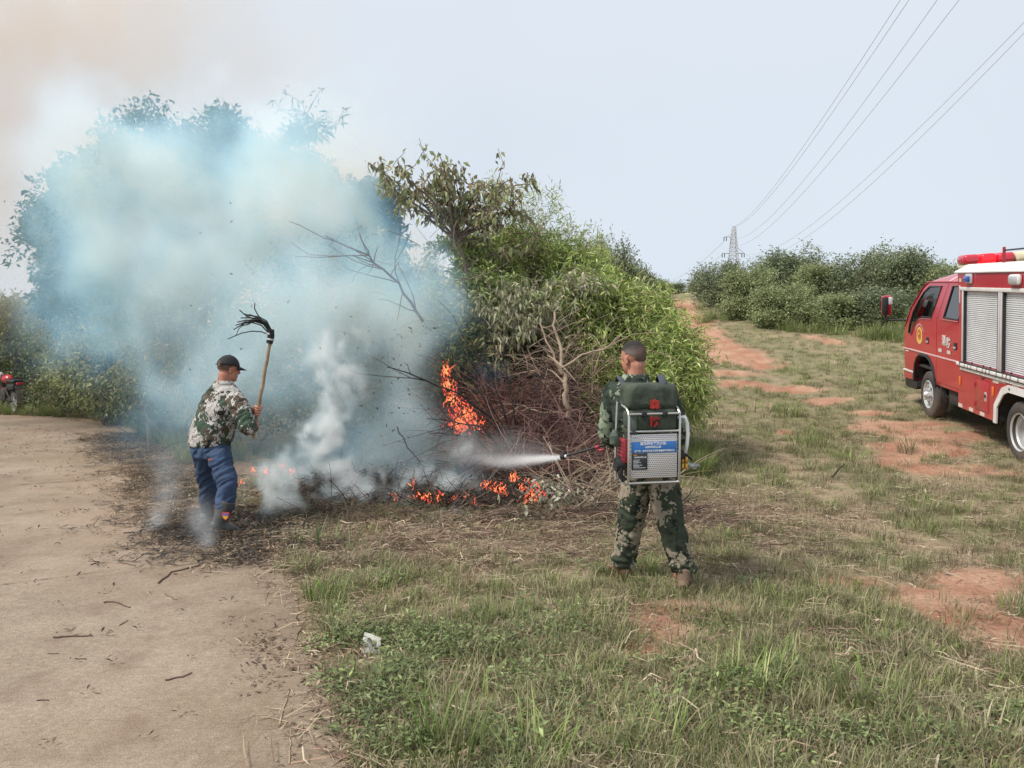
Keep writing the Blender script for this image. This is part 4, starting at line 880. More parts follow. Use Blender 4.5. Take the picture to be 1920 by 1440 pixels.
cab.prism([(-1.29, .64), (-1.31, .64), (-1.31, 2.25), (-1.29, 2.25)], -.03, -1.87, T=Tc)
cab.prism([(1.27, 1.0), (1.22, .70), (1.20, .70), (1.25, 1.0), (1.245, 1.31), (1.18, 1.42), (1.2, 1.42), (1.265, 1.31)], -.03, -1.87, T=Tc)
part(cab, 'cab_body', M_RED); part(roof, 'cab_roof', M_RED, sm=180)
part(MB().tube([Tc(Vector((x_, -.002, z_))) for x_, z_ in ((-1.31, 2.243), (-.3, 2.243), (.3, 2.238), (.46, 2.20), (.60, 2.10), (.95, 1.785), (1.19, 1.44))], .013, 6), 'rain_gutter', M_REDD)
# seam over the roof between the doors
part(MB().tube([Tc(Vector((-.60, -.95 + .945 * t_, 2.255 + .18 * (1 - abs(t_) ** 3.2)))) for t_ in np.linspace(1, -1, 24)], .012, 6), 'roof_seam', M_WHT)
fd = [(-.352, .70), (-.352, 1.65), (-.585, 2.235), (.24, 2.235), (.47, 2.14), (.93, 1.755), (1.13, 1.45), (1.13, 1.22), (1.05, 1.10), (.60, 1.05), (.30, 1.055), (.06, 1.05), (-.10, 1.0), (-.25, .88), (-.33, .70)]
rd = [(-.366, .66), (-.366, 1.65), (-.60, 2.235), (-1.295, 2.235), (-1.295, .66)]
for nm, pl, wn, pane, hx, gm in (('front_door', fd, win1, 'window', .04, M_GLS), ('rear_door', rd, win2, 'window', -1.13, M_GLD)):
    for s_ in (1, -1):
        y0, y1 = (0, -.013) if s_ > 0 else (-1.9, -1.887)
        d_ = part(MB().prism(pl, y0, y1, [wn], Tc), nm, M_RED)
        if s_ > 0:
            fr = MB().tube([Tc(Vector((x_, -.004, z_))) for x_, z_ in wn + wn[:1]], .017, 6, cap=False); part(fr, 'window_seal', M_BLK, d_)
            hd = MB().rbox((hx - .055, -.01, 1.235), (hx + .055, .006, 1.345), .008); h_ = part(hd, 'door_handle', M_BLK, d_)
            part(MB().rbox((hx - .045, .004, 1.25), (hx + .040, .016, 1.285), .006), 'handle_grip', M_CHR, d_)
        part(MB().prism(wn, y0 - .006 * s_, y0 - .010 * s_, T=Tc), 'window', gm, d_)
part(MB().prism([(1.205, 1.43), (.955, 1.78), (.53, 2.17), (.52, 2.16), (.945, 1.77), (1.195, 1.42)], -.08, -1.82, T=Tc), 'windscreen', M_GLS)
# sills catch the light below the windows
part(MB().tube([Tc(Vector((x_, .000, z_))) for x_, z_ in ((-.62, 1.668), (-1.24, 1.662))], .013, 6), 'window_ledge', M_RED)
part(MB().tube([Tc(Vector((x_, .000, z_))) for x_, z_ in ((-.13, 1.645), (.30, 1.635), (.43, 1.615), (.56, 1.575), (.67, 1.505), (.77, 1.40), (.83, 1.32))], .012, 6), 'window_ledge', M_RED)
# inside of the cab
inn = MB().box((-1.28, -1.86, .80), (1.15, -.05, .84)).box((.95, -1.84, .9), (1.15, -.06, 1.36))
part(inn, 'cab_interior', M_DRK)
for sx in (.0, -1.0):
    for sy in (-.5, -1.4): part(MB().rbox((sx - .25, sy - .26, .95), (sx + .25, sy + .26, 1.12), .05).rbox((sx - .32, sy - .26, 1.05), (sx - .18, sy + .26, 1.75), .05), 'seat', M_SEAT)
Mst = Matrix.Translation((.62, -.5, 1.50)) @ Matrix.Rotation(math.radians(-58), 4, 'Y')
stw = MB(); stw.tube([Mst @ Vector((.22 * math.cos(a), .22 * math.sin(a), 0)) for a in np.linspace(0, 2 * PI, 28)], .014, 6, cap=False); stw.tube([Mst @ Vector((-.2, 0, 0)), Mst @ Vector((.2, 0, 0))], .013, 6).tube([Mst @ Vector((0, 0, 0)), Mst @ Vector((0, 0, -.45))], .025, 8)
part(stw, 'steering_wheel', M_BLK)
# stripe, bumper, arch
part(MB().box((-1.33, .0005, 1.058), (1.262, .004, 1.082)), 'stripe', simple('pale_stripe', (.75, .50, .50), .4, var=.05))
part(MB().box((.98, .0005, 1.020), (1.16, .003, 1.034)), 'side_script', M_WHT)
part(MB().prism([(.70, .655), (1.255, .66), (1.215, .53), (.71, .545)], 0, -1.9), 'bumper', M_RED)
part(MB().prism([(.69, .665), (.69, .69), (1.27, .685), (1.29, .665)], .008, -1.908), 'bumper_stripe', M_WHT)
part(MB().prism([(.57, .44), (.60, .53), (1.21, .525), (1.17, .40), (1.07, .375), (.62, .39)], -.01, -1.89), 'lower_bumper', M_BLK)
arch = [(.70, .56), (.68, .70), (.635, .85), (.54, .96), (.39, 1.025), (.10, 1.025), (-.07, .975), (-.22, .855), (-.30, .69), (-.32, .58)]
part(MB().tube([(x_, -.005, z_) for x_, z_ in arch], .028, 6), 'wheel_arch', M_BLK)
well = MB()
for y0, y1 in ((-.02, -.55), (-1.35, -1.88)): well.prism([(x_, z_ + .01) for x_, z_ in arch] + [(x_ * 1.04, z_ + .03) for x_, z_ in arch[::-1]], y0, y1)
well.box((-.34, -1.86, .6), (.72, -.5, .64)); well.box((-.35, -.56, .45), (.7, -.54, 1.05)); part(well, 'wheel_well', M_DRK)
# sill skirt below the rear door
part(MB().rbox((-1.305, -.03, .60), (-.335, -.005, .655), .01), 'door_sill', M_RED)
# emblem and lettering
def disc(c, rx, rz, y, n_=28, th=.002, sq=2.0): 
    return MB().prism([(c[0] + rx * math.cos(a), c[1] + rz * math.sin(a)) for a in np.linspace(0, 2 * PI, n_, endpoint=False)], y, y + th)
em = part(MB().prism([(.42 + .135 * math.cos(a) * (1 + .12 * (math.sin(a) < -.3)), 1.345 + .145 * math.sin(a)) for a in np.linspace(0, 2 * PI, 30, endpoint=False)], .001, .004), 'emblem', simple('emblem_gold', (.72, .50, .12), .5, var=.05))
part(disc((.42, 1.365), .095, .095, .0045), 'emblem_ring', simple('emblem_orange', (.62, .18, .05), .5), em); part(disc((.42, 1.375), .05, .055, .007), 'emblem_centre', simple('emblem_dark', (.40, .10, .04), .5), em); part(disc((.42, 1.375), .02, .024, .0095), 'emblem_star', simple('emblem_light', (.8, .6, .2), .5), em)
arcm = MB()
for i, a in enumerate(np.linspace(math.radians(25), math.radians(155), 13)):
    c_ = (.42 + .20 * math.cos(a), 1.36 + .175 * math.sin(a)); arcm.box((c_[0] - .009, .001, c_[1] - .010), (c_[0] + .009, .003, c_[1] + .010))
part(arcm, 'emblem_lettering', M_WHT)
def text(name, body, size, M, m, par, bold=.0, ext=.001):
    c = D.curves.new(name, 'FONT'); c.body = body; c.size = size; c.extrude = ext; c.offset = bold; c.align_x = 'CENTER'; c.align_y = 'CENTER'; c.resolution_u = 3
    t = D.objects.new(name, c); COL.objects.link(t); dg = bpy.context.evaluated_depsgraph_get(); me = D.meshes.new_from_object(t.evaluated_get(dg)); D.objects.remove(t)
    me.transform(M); o = link(name, me); me.materials.clear(); me.materials.append(m); o.parent = par; return o
# text faces +y (left side), reads from front of truck to rear -> local -x is text right
Mtx = Matrix(((-1, 0, 0, 0), (0, 0, 1, 0), (0, 1, 0, 0), (0, 0, 0, 1)))
Mtx = Matrix(((-1, 0, 0, 0), (0, 0, 1, .003), (0, 1, 0, 0), (0, 0, 0, 1)))
text('door_lettering', '消', .17, Matrix.Translation((-.69, 0, 1.335)) @ Mtx, M_WHT, truck, .004); text('door_lettering', '防', .17, Matrix.Translation((-.875, 0, 1.315)) @ Mtx, M_WHT, truck, .004)
for x0, x1, z0 in ((-.60, -.46, 1.15), (-.96, -.82, 1.15)): part(MB().box((x0, .0005, z0), (x1, .003, z0 + .055)), 'reflector', M_REF)
# wheels
def wheel(cx, cy, dished, side_=1, tw=.20):
    w_ = empty('wheel', (cx, cy, .39)); w_.parent = truck; MY = Matrix.Rotation(-PI / 2 * side_, 4, 'X')
    w = tw / 2
    part(MB().lathe([(.24, -w), (.30, -w * 1.02), (.36, -w * .95), (.385, -w * .75), (.392, -w * .3), (.392, w * .3), (.385, w * .75), (.36, w * .95), (.30, w * 1.02), (.24, w), (.22, w * .8), (.22, -w * .8)], 40, MY, closed=True), 'tyre', M_RUB, w_, 50)
    if not dished:
        hol = [[(.135 * math.cos(a) + .026 * math.cos(b), .135 * math.sin(a) + .036 * math.sin(b)) for b in np.linspace(0, 2 * PI, 12, endpoint=False)] for a in np.linspace(.3, 2 * PI + .3, 6, endpoint=False)]
        out = [(.215 * math.cos(a), .215 * math.sin(a)) for a in np.linspace(0, 2 * PI, 40, endpoint=False)]
        rim = MB().prism(out, .055 * side_, .045 * side_, hol, lambda p: Vector((p.x, p.y + side_ * (.04 - .25 * abs(math.hypot(p.x, p.z) - .13)), p.z)))
        rim.lathe([(.245, w * .95), (.225, w * 1.06), (.205, w * .9), (.205, .02), (.235, .02)], 40, MY, closed=True); part(rim, 'rim', M_CHR, w_)
        hb = MB().lathe([(.075, .06), (.075, .12), (.055, .14), (.04, .17), (.0, .17)], 20, MY)
        for a in np.linspace(0, 2 * PI, 6, endpoint=False): hb.add(*_cyl((.10 * math.cos(a), .09 * side_, .10 * math.sin(a)), .014, .05 * side_))
        part(hb, 'hub', M_DRK if False else M_CHR, w_)
    else:
        rim = MB().lathe([(.245, w * .95), (.24, w * 1.05), (.225, w * .9), (.222, .05), (.205, .03), (.20, -.02), (.185, -.03), (.18, -.10), (.10, -.12), (.0, -.12)], 40, MY, cap0=False); part(rim, 'rim', M_CHR, w_)
        hb = MB().lathe([(.09, -.12), (.09, -.03), (.07, .0), (.0, .0)], 20, MY)
        for a in np.linspace(0, 2 * PI, 6, endpoint=False): hb.add(*_cyl((.125 * math.cos(a), -.10 * side_, .125 * math.sin(a)), .016, .04 * side_))
        part(hb, 'hub', M_DRK, w_)
    return w_
def _cyl(c, r, h, n=8):
    V = [(c[0] + r * math.cos(2 * PI * k / n), c[1] + (h if j else 0), c[2] + r * math.sin(2 * PI * k / n)) for j in (0, 1) for k in range(n)]
    return V, [(k, (k + 1) % n, (k + 1) % n + n, k + n) for k in range(n)] + [tuple(range(n)), tuple(range(n, 2 * n))[::-1]]
wheel(0.0, -.10, False); wheel(0.0, -1.80, False, -1); wheel(-3.25, -.09, True); wheel(-3.25, -1.81, True, -1); wheel(-3.25, -.32, True); wheel(-3.25, -1.58, True, -1)
part(MB().tube([(0, -.2, .39), (0, -1.7, .39)], .06), 'axle', M_DRK); part(MB().tube([(-3.25, -.3, .39), (-3.25, -1.6, .39)], .07).ell((-3.25, -.95, .39), (.2, .2, .2)), 'axle', M_DRK)
part(MB().box((-4.8, -.62, .55), (1.0, -.54, .72)).box((-4.8, -1.36, .55), (1.0, -1.28, .72)).rbox((-.6, -1.2, .35), (.5, -.7, .75), .06), 'chassis', M_DRK)
part(MB().rbox((-1.25, -.45, .36), (-.72, -.06, .60), .03), 'fuel_tank', M_DRK); part(MB().tube([(-.45, -.10, .62), (-.50, -.10, .45), (-.60, -.12, .42), (-.68, -.12, .5), (-.70, -.12, .64)], .03), 'intake_hose', M_BLK)
part(MB().rbox((-.50, -.42, .33), (-.47, -.02, .66), .008), 'mud_flap', M_DRK)
# ---- equipment body
BY = .03
arcR = [(-2.63, .41), (-2.645, .63), (-2.86, .86), (-3.02, .915), (-3.48, .915), (-3.66, .86), (-3.87, .63), (-3.88, .41)]
sh = [(-1.535, -2.655), (-2.79, -3.90), (-4.02, -4.78)]
outl = [(-1.36, .41)] + arcR + [(-4.95, .41), (-4.95, 2.41), (-1.29, 2.41), (-1.36, 1.9)]
bx = MB().prism(outl, BY, BY - .03, [[(a, 1.10), (a, 2.13), (b_, 2.13), (b_, 1.10)] for a, b_ in sh])
bx.prism(outl, -1.93, -1.90); bx.box((-4.95, -1.92, .41), (-4.92, .0, 2.41)); bx.prism([(-1.36, .41), (-1.36, 1.9), (-1.29, 2.41), (-1.32, 2.41), (-1.39, 1.9), (-1.39, .41)], -.0, -1.91); bx.box((-4.9, -1.91, 2.38), (-1.33, -.0, 2.41)); part(bx, 'equipment_body', M_RED)
part(MB().prism([(-2.66, .42), (-2.68, .64), (-2.88, .85), (-3.03, .90), (-3.47, .90), (-3.64, .85), (-3.84, .64), (-3.85, .42), (-3.90, .42), (-3.90, 1.0), (-2.60, 1.0), (-2.60, .42)], -.0, -.62), 'wheel_well', M_DRK)
fo = [(-2.60, .40), (-2.612, .645), (-2.83, .895), (-3.0, .955), (-3.5, .955), (-3.68, .895), (-3.90, .645), (-3.91, .40)]; fi = [(-2.685, .40), (-2.70, .62), (-2.885, .815), (-3.02, .865), (-3.48, .865), (-3.63, .815), (-3.82, .62), (-3.83, .40)]
part(MB().prism(fo + fi[::-1], BY + .002, BY + .022), 'white_fender', M_WHT); text('fender_number', '16', .05, Matrix.Translation((-3.06, BY + .022, .91)) @ Mtx, M_BLK, truck, .001)
for a, b_ in sh:
    s_ = MB(); k = 38; hh = (2.13 - 1.10) / k
    for i in range(k): s_.prism([(0, 1.10 + i * hh), (.009, 1.10 + (i + .15) * hh), (.011, 1.10 + (i + .5) * hh), (.009, 1.10 + (i + .85) * hh), (0, 1.10 + (i + 1) * hh), (-.004, 1.10 + (i + .5) * hh)], a - .02, b_ + .02, T=lambda p: Vector((p.y, p.x - .012, p.z)))
    st_ = part(s_, 'roller_shutter', M_ALU, sm=60)
    part(MB().box((a - .018, -.02, 1.10), (a + .002, BY + .004, 2.13)), 'shutter_guide', M_BLK, st_); part(MB().box((b_ - .002, -.02, 1.10), (b_ + .012, BY + .004, 2.13)), 'shutter_guide', M_BLK, st_)
part(MB().rbox((-4.95, BY - .01, 2.135), (-1.40, BY + .014, 2.185), .004), 'shutter_rail', M_WHT)
for x_ in (-1.505, -2.695, -2.76, -3.935): part(MB().rbox((x_ - .018, BY - .01, 1.10), (x_ + .018, BY + .012, 2.14), .004), 'shutter_post', M_ALU)
part(MB().box((-4.0, BY, 1.030), (-1.47, BY + .035, 1.10)), 'step_channel', M_BLK); part(MB().box((-4.0, BY, .985), (-1.46, BY + .02, 1.022)), 'step_trim', M_WHT)
part(MB().rbox((-1.47, BY, 1.04), (-1.33, BY + .03, 1.085), .008), 'stripe_end', M_WHT)
x_ = -1.53
for i in range(13):
    l_ = (.14, .07, .07, .17)[i % 4]; part(MB().rbox((x_ - l_, BY + .03, 1.042), (x_, BY + .05, 1.086), .006), 'step_bar', M_WHT); x_ -= l_ + .04
    if i % 2 == 0: part(MB().ell((x_ + .02, BY + .03, 1.125), (.014, .014, .014), u=8, v=6), 'catch', M_BLK)
ht = part(MB().rbox((-2.41, BY, .49), (-1.985, BY + .006, .91), .003), 'hatch_door', M_RED)
part(MB().box((-2.425, BY - .001, .475), (-1.97, BY + .002, .925)), 'hatch_gap', M_REDD, ht)
part(MB().rbox((-2.355, BY, .635), (-2.275, BY + .009, .765), .004), 'hatch_lock', M_CHR, ht); part(MB().ell((-2.315, BY + .008, .71), (.026, .012, .03), u=12, v=8), 'lock_ring', M_BLK, ht)
for z_ in (.83, .56): part(MB().rbox((-1.985, BY, z_ - .03), (-1.945, BY + .012, z_ + .03), .003), 'hinge', M_REDD, ht)
part(MB().rbox((-2.26, BY, .935), (-2.18, BY + .01, .955), .004), 'hatch_lamp', M_BLK)
for x_ in (-1.43, -2.545): part(MB().rbox((x_ - .025, BY, .745), (x_ + .025, BY + .014, .875), .006), 'side_marker', M_ORG)
for a, b_, z0, z1 in ((-1.365, -1.515, .418, .47), (-1.76, -1.90, .418, .47), (-2.13, -2.28, .418, .47), (-2.70, -2.90, .958, .985), (-3.10, -3.26, .958, .985), (-2.53, -2.70, .93, .98)): part(MB().box((b_, BY + .0005, z0), (a, BY + .003, z1)), 'reflector', M_REF)
part(MB().box((-1.44, BY + .0005, 2.26), (-1.36, BY + .003, 2.31)), 'reflector', M_REF); part(MB().rbox((-1.40, BY - .01, 1.95), (-1.37, BY + .006, 2.21), .004), 'corner_trim', M_ALU)
# coping, lamps, roof gear
part(MB().add([(-1.22, .05, 2.405), (-4.98, .05, 2.405), (-4.98, -.10, 2.505), (-1.34, -.10, 2.505), (-1.22, .05, 2.39), (-4.98, .05, 2.39), (-4.98, -.10, 2.39), (-1.34, -.10, 2.39), (-1.30, -1.86, 2.505), (-4.98, -1.86, 2.505), (-4.98, -1.86, 2.39), (-1.30, -1.86, 2.39)],
    [(0, 3, 2, 1), (0, 1, 5, 4), (0, 4, 7, 3), (1, 2, 6, 5), (4, 5, 6, 7), (3, 8, 9, 2), (8, 11, 10, 9), (3, 7, 11, 8), (2, 9, 10, 6)]), 'coping', M_WHT, sm=20)
lp = part(MB().rbox((-1.86, BY, 2.24), (-1.65, BY + .035, 2.375), .015), 'side_lamp', M_CHR); part(MB().rbox((-1.83, BY + .025, 2.255), (-1.68, BY + .07, 2.345), .02), 'lamp_lens', M_BLUL, lp)
lp = part(MB().rbox((-3.32, BY, 2.23), (-3.05, BY + .06, 2.36), .03), 'side_lamp', M_WHT); part(MB().rbox((-3.30, BY + .05, 2.25), (-3.08, BY + .068, 2.34), .02), 'lamp_lens', M_CHR, lp)
lb = part(MB().rbox((-1.25, -1.80, 2.44), (-.92, -.10, 2.50), .02), 'light_bar', M_BEI)
def lens(ya, yb, m, nm='bar_lens'):
    part(MB().rbox((-1.24, ya, 2.50), (-.93, yb, 2.645), .05, 3), nm, m, lb)
lens(-.30, -.08, M_REDL); lens(-.53, -.31, M_LIT, 'lit_lens'); lens(-.77, -.54, M_REDL); lens(-1.12, -.78, M_BEI, 'bar_speaker'); lens(-1.80, -1.13, M_REDL)
for x_ in (-2.44, -3.06): part(MB().tube([(x_, -.12, 2.5), (x_, -.12, 2.71)], .020), 'rack_post', M_REDD)
part(MB().tube([(-2.44, -.12, 2.665), (-3.06, -.12, 2.67)], .011), 'rack_bar', M_BLK)
# mirror on its arm
m0 = tloc(1662, 573, 0, 1.30); mt = tloc(1662, 554, 0, 1.30).z; mbt = tloc(1662, 592, 0, 1.30).z
mr_ = MB().rbox((1.24, m0.y - .085, mbt), (1.36, m0.y + .085, mt), .05, 3); mo = part(mr_, 'wing_mirror', M_RED, sm=60)
part(MB().rbox((1.215, m0.y - .02, mbt + .01), (1.30, m0.y + .088, mt - .02), .035, 2), 'mirror_glass', M_BLK, mo); part(MB().rbox((1.20, m0.y - .078, (mt + mbt) / 2 + .02), (1.235, m0.y - .015, mt - .03), .01, 2), 'mirror_glass', M_ALU, mo)
part(MB().tube([(1.28, m0.y + .02, mbt + .02), (1.28, m0.y + .02, mbt - .05), (1.27, m0.y - .03, mbt - .08), (1.20, -.03, mbt - .09)], .018, 8), 'mirror_arm', M_BLK)
# ================================================================ PEOPLE
def camo(name, cols, th, px=.012, sc=5.5, seed=0., rough=.9, bump=.35):
    """digital woodland print: blotches cut into small squares"""
    m, n, b = mat(name); L = n.links.new; _set(b, Roughness=rough); b.inputs['Specular IOR Level'].default_value = .15
    t = N(n, 'ShaderNodeTexCoord'); mp = N(n, 'ShaderNodeMapping'); mp.inputs['Location'].default_value = (seed, seed * 1.7, seed * .3); L(t.outputs['Object'], mp.inputs[0])
    sn = N(n, 'ShaderNodeVectorMath', operation='SNAP'); sn.inputs[1].default_value = (px, px, px); L(mp.outputs[0], sn.inputs[0])
    def nz_(sc_, off):
        a = N(n, 'ShaderNodeVectorMath', operation='ADD'); a.inputs[1].default_value = (off, off * .7, -off); L(sn.outputs[0], a.inputs[0])
        z = N(n, 'ShaderNodeTexNoise'); z.inputs['Scale'].default_value = sc_; z.inputs['Detail'].default_value = 5; z.inputs['Roughness'].default_value = .72; L(a.outputs[0], z.inputs['Vector']); return z.outputs[0]
    out = None
    rgb = N(n, 'ShaderNodeRGB'); rgb.outputs[0].default_value = (*cols[0], 1); out = rgb.outputs[0]
    for i, c in enumerate(cols[1:]):
        g = N(n, 'ShaderNodeMath', operation='GREATER_THAN'); g.inputs[1].default_value = th[i]; L(nz_(sc * (1 + .25 * i), 3.1 * (i + 1)), g.inputs[0])
        mx = N(n, 'ShaderNodeMix', data_type='RGBA'); L(g.outputs[0], mx.inputs[0]); L(out, mx.inputs[6]); mx.inputs[7].default_value = (*c, 1); out = mx.outputs[2]
    L(out, b.inputs['Base Color'])
    z = N(n, 'ShaderNodeTexNoise'); z.inputs['Scale'].default_value = 22; z.inputs['Detail'].default_value = 4; L(t.outputs['Object'], z.inputs['Vector'])
    bp = N(n, 'ShaderNodeBump'); bp.inputs['Strength'].default_value = bump; bp.inputs['Distance'].default_value = .012; L(z.outputs[0], bp.inputs['Height']); L(bp.outputs[0], b.inputs['Normal'])
    return m
def skinmat():
    m, n, b = mat('skin'); L = n.links.new; _set(b, Roughness=.55)
    t = N(n, 'ShaderNodeTexCoord'); z = N(n, 'ShaderNodeTexNoise'); z.inputs['Scale'].default_value = 18; z.inputs['Detail'].default_value = 4; L(t.outputs['Object'], z.inputs['Vector'])
    c = N(n, 'ShaderNodeValToRGB'); e = c.color_ramp.elements; e[0].position = .3; e[0].color = (.34, .135, .085, 1); e[1].position = .7; e[1].color = (.50, .235, .16, 1); L(z.outputs[0], c.inputs[0]); L(c.outputs[0], b.inputs['Base Color']); return m
M_SKIN = skinmat()
M_HAIR = simple('short_hair', (.022, .019, .018), .8, var=.5, scale=90, bump=1.0, bscale=260)
M_HAIRT = simple('cropped_hair', (.13, .075, .058), .85, var=.3, scale=120, bump=.8, bscale=300)
M_HAIRG = simple('grey_hair', (.16, .13, .12), .85, var=.35, scale=120, bump=.8, bscale=300)
M_EYE = simple('eye_white', (.7, .68, .65), .3, var=.02); M_PUP = simple('eye_dark', (.02, .015, .01), .2, var=.02)
def fuse(mb, name, voxel, m, parent=None, smooth=6, disp=None, origin=None):
    """melt overlapping shapes into one continuous surface"""
    me = D.meshes.new(name + '_raw'); V = np.array(mb.v)
    if origin is not None: V = V - np.array(origin)
    me.from_pydata([tuple(v) for v in V], [], mb.f); me.update()
    bm = bmesh.new(); bm.from_mesh(me); bmesh.ops.recalc_face_normals(bm, faces=bm.faces[:]); bm.to_mesh(me); bm.free()
    o = D.objects.new(name, me); COL.objects.link(o)
    r_ = o.modifiers.new('r', 'REMESH'); r_.mode = 'VOXEL'; r_.voxel_size = voxel; r_.use_smooth_shade = True
    s_ = o.modifiers.new('s', 'SMOOTH'); s_.iterations = smooth; s_.factor = .5
    dg = bpy.context.evaluated_depsgraph_get(); me2 = D.meshes.new_from_object(o.evaluated_get(dg)); D.objects.remove(o)
    me2.name = name
    if disp:
        n_ = len(me2.vertices); co = np.empty(n_ * 3, np.float32); me2.vertices.foreach_get('co', co); co = co.reshape(-1, 3)
        nr = np.empty(n_ * 3, np.float32); me2.vertices.foreach_get('normal', nr); nr = nr.reshape(-1, 3)
        co = co + nr * disp(co)[:, None]; me2.vertices.foreach_set('co', co.astype(np.float32).ravel()); me2.update()
    me2.materials.clear(); q = link(name, me2, m, None); me2.shade_smooth()
    if parent: q.parent = parent
    return q
def folds(f=(7, 7, 15), a=.016, seed=0, ridge=True, zdir=(0.0, 0.0)):
    def fn(co):
        p = co * np.array(f) + seed; p = p + np.stack([fbm(co * 6 + seed + i * 9, 2) for i in range(3)], -1) * 1.6
        q = p.copy(); q[:, 2] += co[:, 0] * f[2] * zdir[0] + co[:, 1] * f[2] * zdir[1]
        v = fbm(q, 3)
        return ((1 - np.abs(v - .5) * 4).clip(-1, 1) * .5) * a + (fbm(co * 28 + seed, 2) - .5) * a * .35
    return fn
def cap_tube(mb, pts, rad, n=14):
    mb.tube(pts, rad, n)
    for p, r in zip(pts, rad if hasattr(rad, '__len__') else [rad] * len(pts)): mb.ell(p, (r * .99,) * 3, u=12, v=8)
    return mb
def loft(mb, secs, n=22):
    """secs: (centre, right vector * rx, forward vector * ry)"""
    V = []; 
    for c, rx, ry in secs:
        c = Vector(c)
        for k in range(n):
            a = 2 * PI * k / n; ca, sa = math.cos(a), math.sin(a)
            q = 2.4; ca = math.copysign(abs(ca) ** (2 / q), ca); sa = math.copysign(abs(sa) ** (2 / q), sa); V.append(c + Vector(rx) * ca + Vector(ry) * sa)
    m = len(secs); Fc = [(i * n + k, i * n + (k + 1) % n, (i + 1) * n + (k + 1) % n, (i + 1) * n + k) for i in range(m - 1) for k in range(n)] + [tuple(range(n))[::-1], tuple(range((m - 1) * n, m * n))]
    return mb.add(V, Fc)
def headset(mb, M, k=1.0):
    def e(c, r): mb.ell(M @ Vector(c), [x * k for x in r], M.to_3x3(), 20, 14)
    e((0, -.012, .028), (.077, .096, .092)); e((0, .022, -.045), (.062, .070, .068)); e((0, .066, -.088), (.030, .026, .024)); e((0, .060, -.02), (.052, .036, .055))
    mb.tube([M @ Vector((0, .088, .012)), M @ Vector((0, .108, -.022)), M @ Vector((0, .094, -.032))], [.008, .013, .010], 8)
    e((0, .085, -.062), (.024, .014, .009))
    for s_ in (-1, 1): e((s_ * .079, -.012, -.018), (.009, .020, .033)); e((s_ * .083, -.020, -.004), (.007, .013, .018)); e((s_ * .032, .078, .020), (.016, .012, .006))
def eyes(M, parent, inv):
    for s_ in (-1, 1):
        c = M @ Vector((s_ * .029, .070, .002)); o = MB().ell(c - inv, (.011, .011, .011), u=10, v=8).build('eye', M_EYE, parent, 180)
        MB().ell(M @ Vector((s_ * .029, .0805, .002)) - inv, (.005, .003, .005), u=8, v=6).build('pupil', M_PUP, o, 180)
def grip(mb, G0, axis, palm_from, r_s, wrist, flip=1):
    """a closed hand: palm, four fingers curled round the shaft, thumb against them"""
    a = Vector(axis).normalized(); u = (Vector(palm_from) - Vector(G0)); u = (u - a * u.dot(a)).normalized(); b = a.cross(u) * flip; G0 = Vector(G0); R_ = r_s + .011
    cap_tube(mb, [Vector(wrist), G0 + u * .052], [.026, .028], 10)
    for k in range(4): mb.tube([G0 + a * (k - 1.5) * .022 + u * .060, G0 + a * (k - 1.5) * .022 + u * (R_ + .004) + b * .012], [.014, .012], 8)
    mb.ell(G0 + u * .042, (.030, .030, .040), Matrix((b, u, a)).transposed(), 12, 8)
    for k, l_ in enumerate((.92, 1.0, .95, .78)):
        pts = [G0 + a * (k - 1.5) * .0225 + (u * math.cos(t_) + b * math.sin(t_)) * R_ for t_ in np.linspace(.3, .3 + 3.9 * l_, 7)]
        cap_tube(mb, pts, [.0100, .0098, .0095, .0092, .0088, .0084, .0078], 8)
    pts = [G0 + u * .045 - b * .020 + a * .03, G0 + u * .015 - b * .030 + a * .040, G0 - u * .006 - b * (R_ + .008) * .9 + a * .034, G0 - u * (R_ + .004) - b * .006 + a * .022]
    cap_tube(mb, pts, [.014, .0125, .011, .009], 8)
A = lambda *p: at(*p)
def frame(fw):
    f = Vector(fw).normalized(); r_ = f.cross(Vector((0, 0, 1))).normalized(); return r_, f
def headM(c, fw, tilt=0.0, k=1.0):
    r_, f = frame(fw); u_ = Vector((0, 0, 1)); f2 = (f * math.cos(tilt) - u_ * math.sin(tilt)); u2 = r_.cross(f2)
    return Matrix(((r_.x * k, f2.x * k, u2.x * k, c.x), (r_.y * k, f2.y * k, u2.y * k, c.y), (r_.z * k, f2.z * k, u2.z * k, c.z), (0, 0, 0, 1)))

# ---------------------------------------------------------------- man with the backpack sprayer
P0 = Vector((.98, 5.35, 0)); r2, f2 = frame((-.27, .96, 0))
hd = headM(A(1187, 672, 5.36), (-.55, .83, 0), .22)
J = dict(hL=A(1199, 890, 5.40), kL=A(1182, 980, 5.45), aL=A(1167, 1066, 5.52), hR=A(1240, 890, 5.32), kR=A(1259, 985, 5.24), aR=A(1284, 1078, 5.20),
         pel=A(1219, 870, 5.36), wa=A(1213, 820, 5.36), ch=A(1202, 765, 5.34), sL=A(1151, 738, 5.42), sR=A(1246, 738, 5.26), nk=A(1191, 712, 5.34), eL=A(1139, 812, 5.52), wL=A(1153, 832, 5.78), eR=A(1276, 806, 5.34), wR=A(1262, 832, 5.60))
J = {k: v for k, v in J.items()}
LA = A(1162, 826, 5.80); LB = A(1058, 856, 6.05)            # the lance
bd = MB(); headset(bd, hd)
cap_tube(bd, [hd @ Vector((0, -.03, -.05)), J['nk'] + Vector((0, 0, -.03))], [.056, .062])
loft(bd, [(J['nk'] + Vector((0, 0, .0)), r2 * .07, f2 * .06), (J['nk'] - Vector((0, 0, .06)), r2 * .16, f2 * .08), (J['ch'], r2 * .165, f2 * .10), (J['wa'], r2 * .145, f2 * .09), (J['pel'], r2 * .155, f2 * .10)])
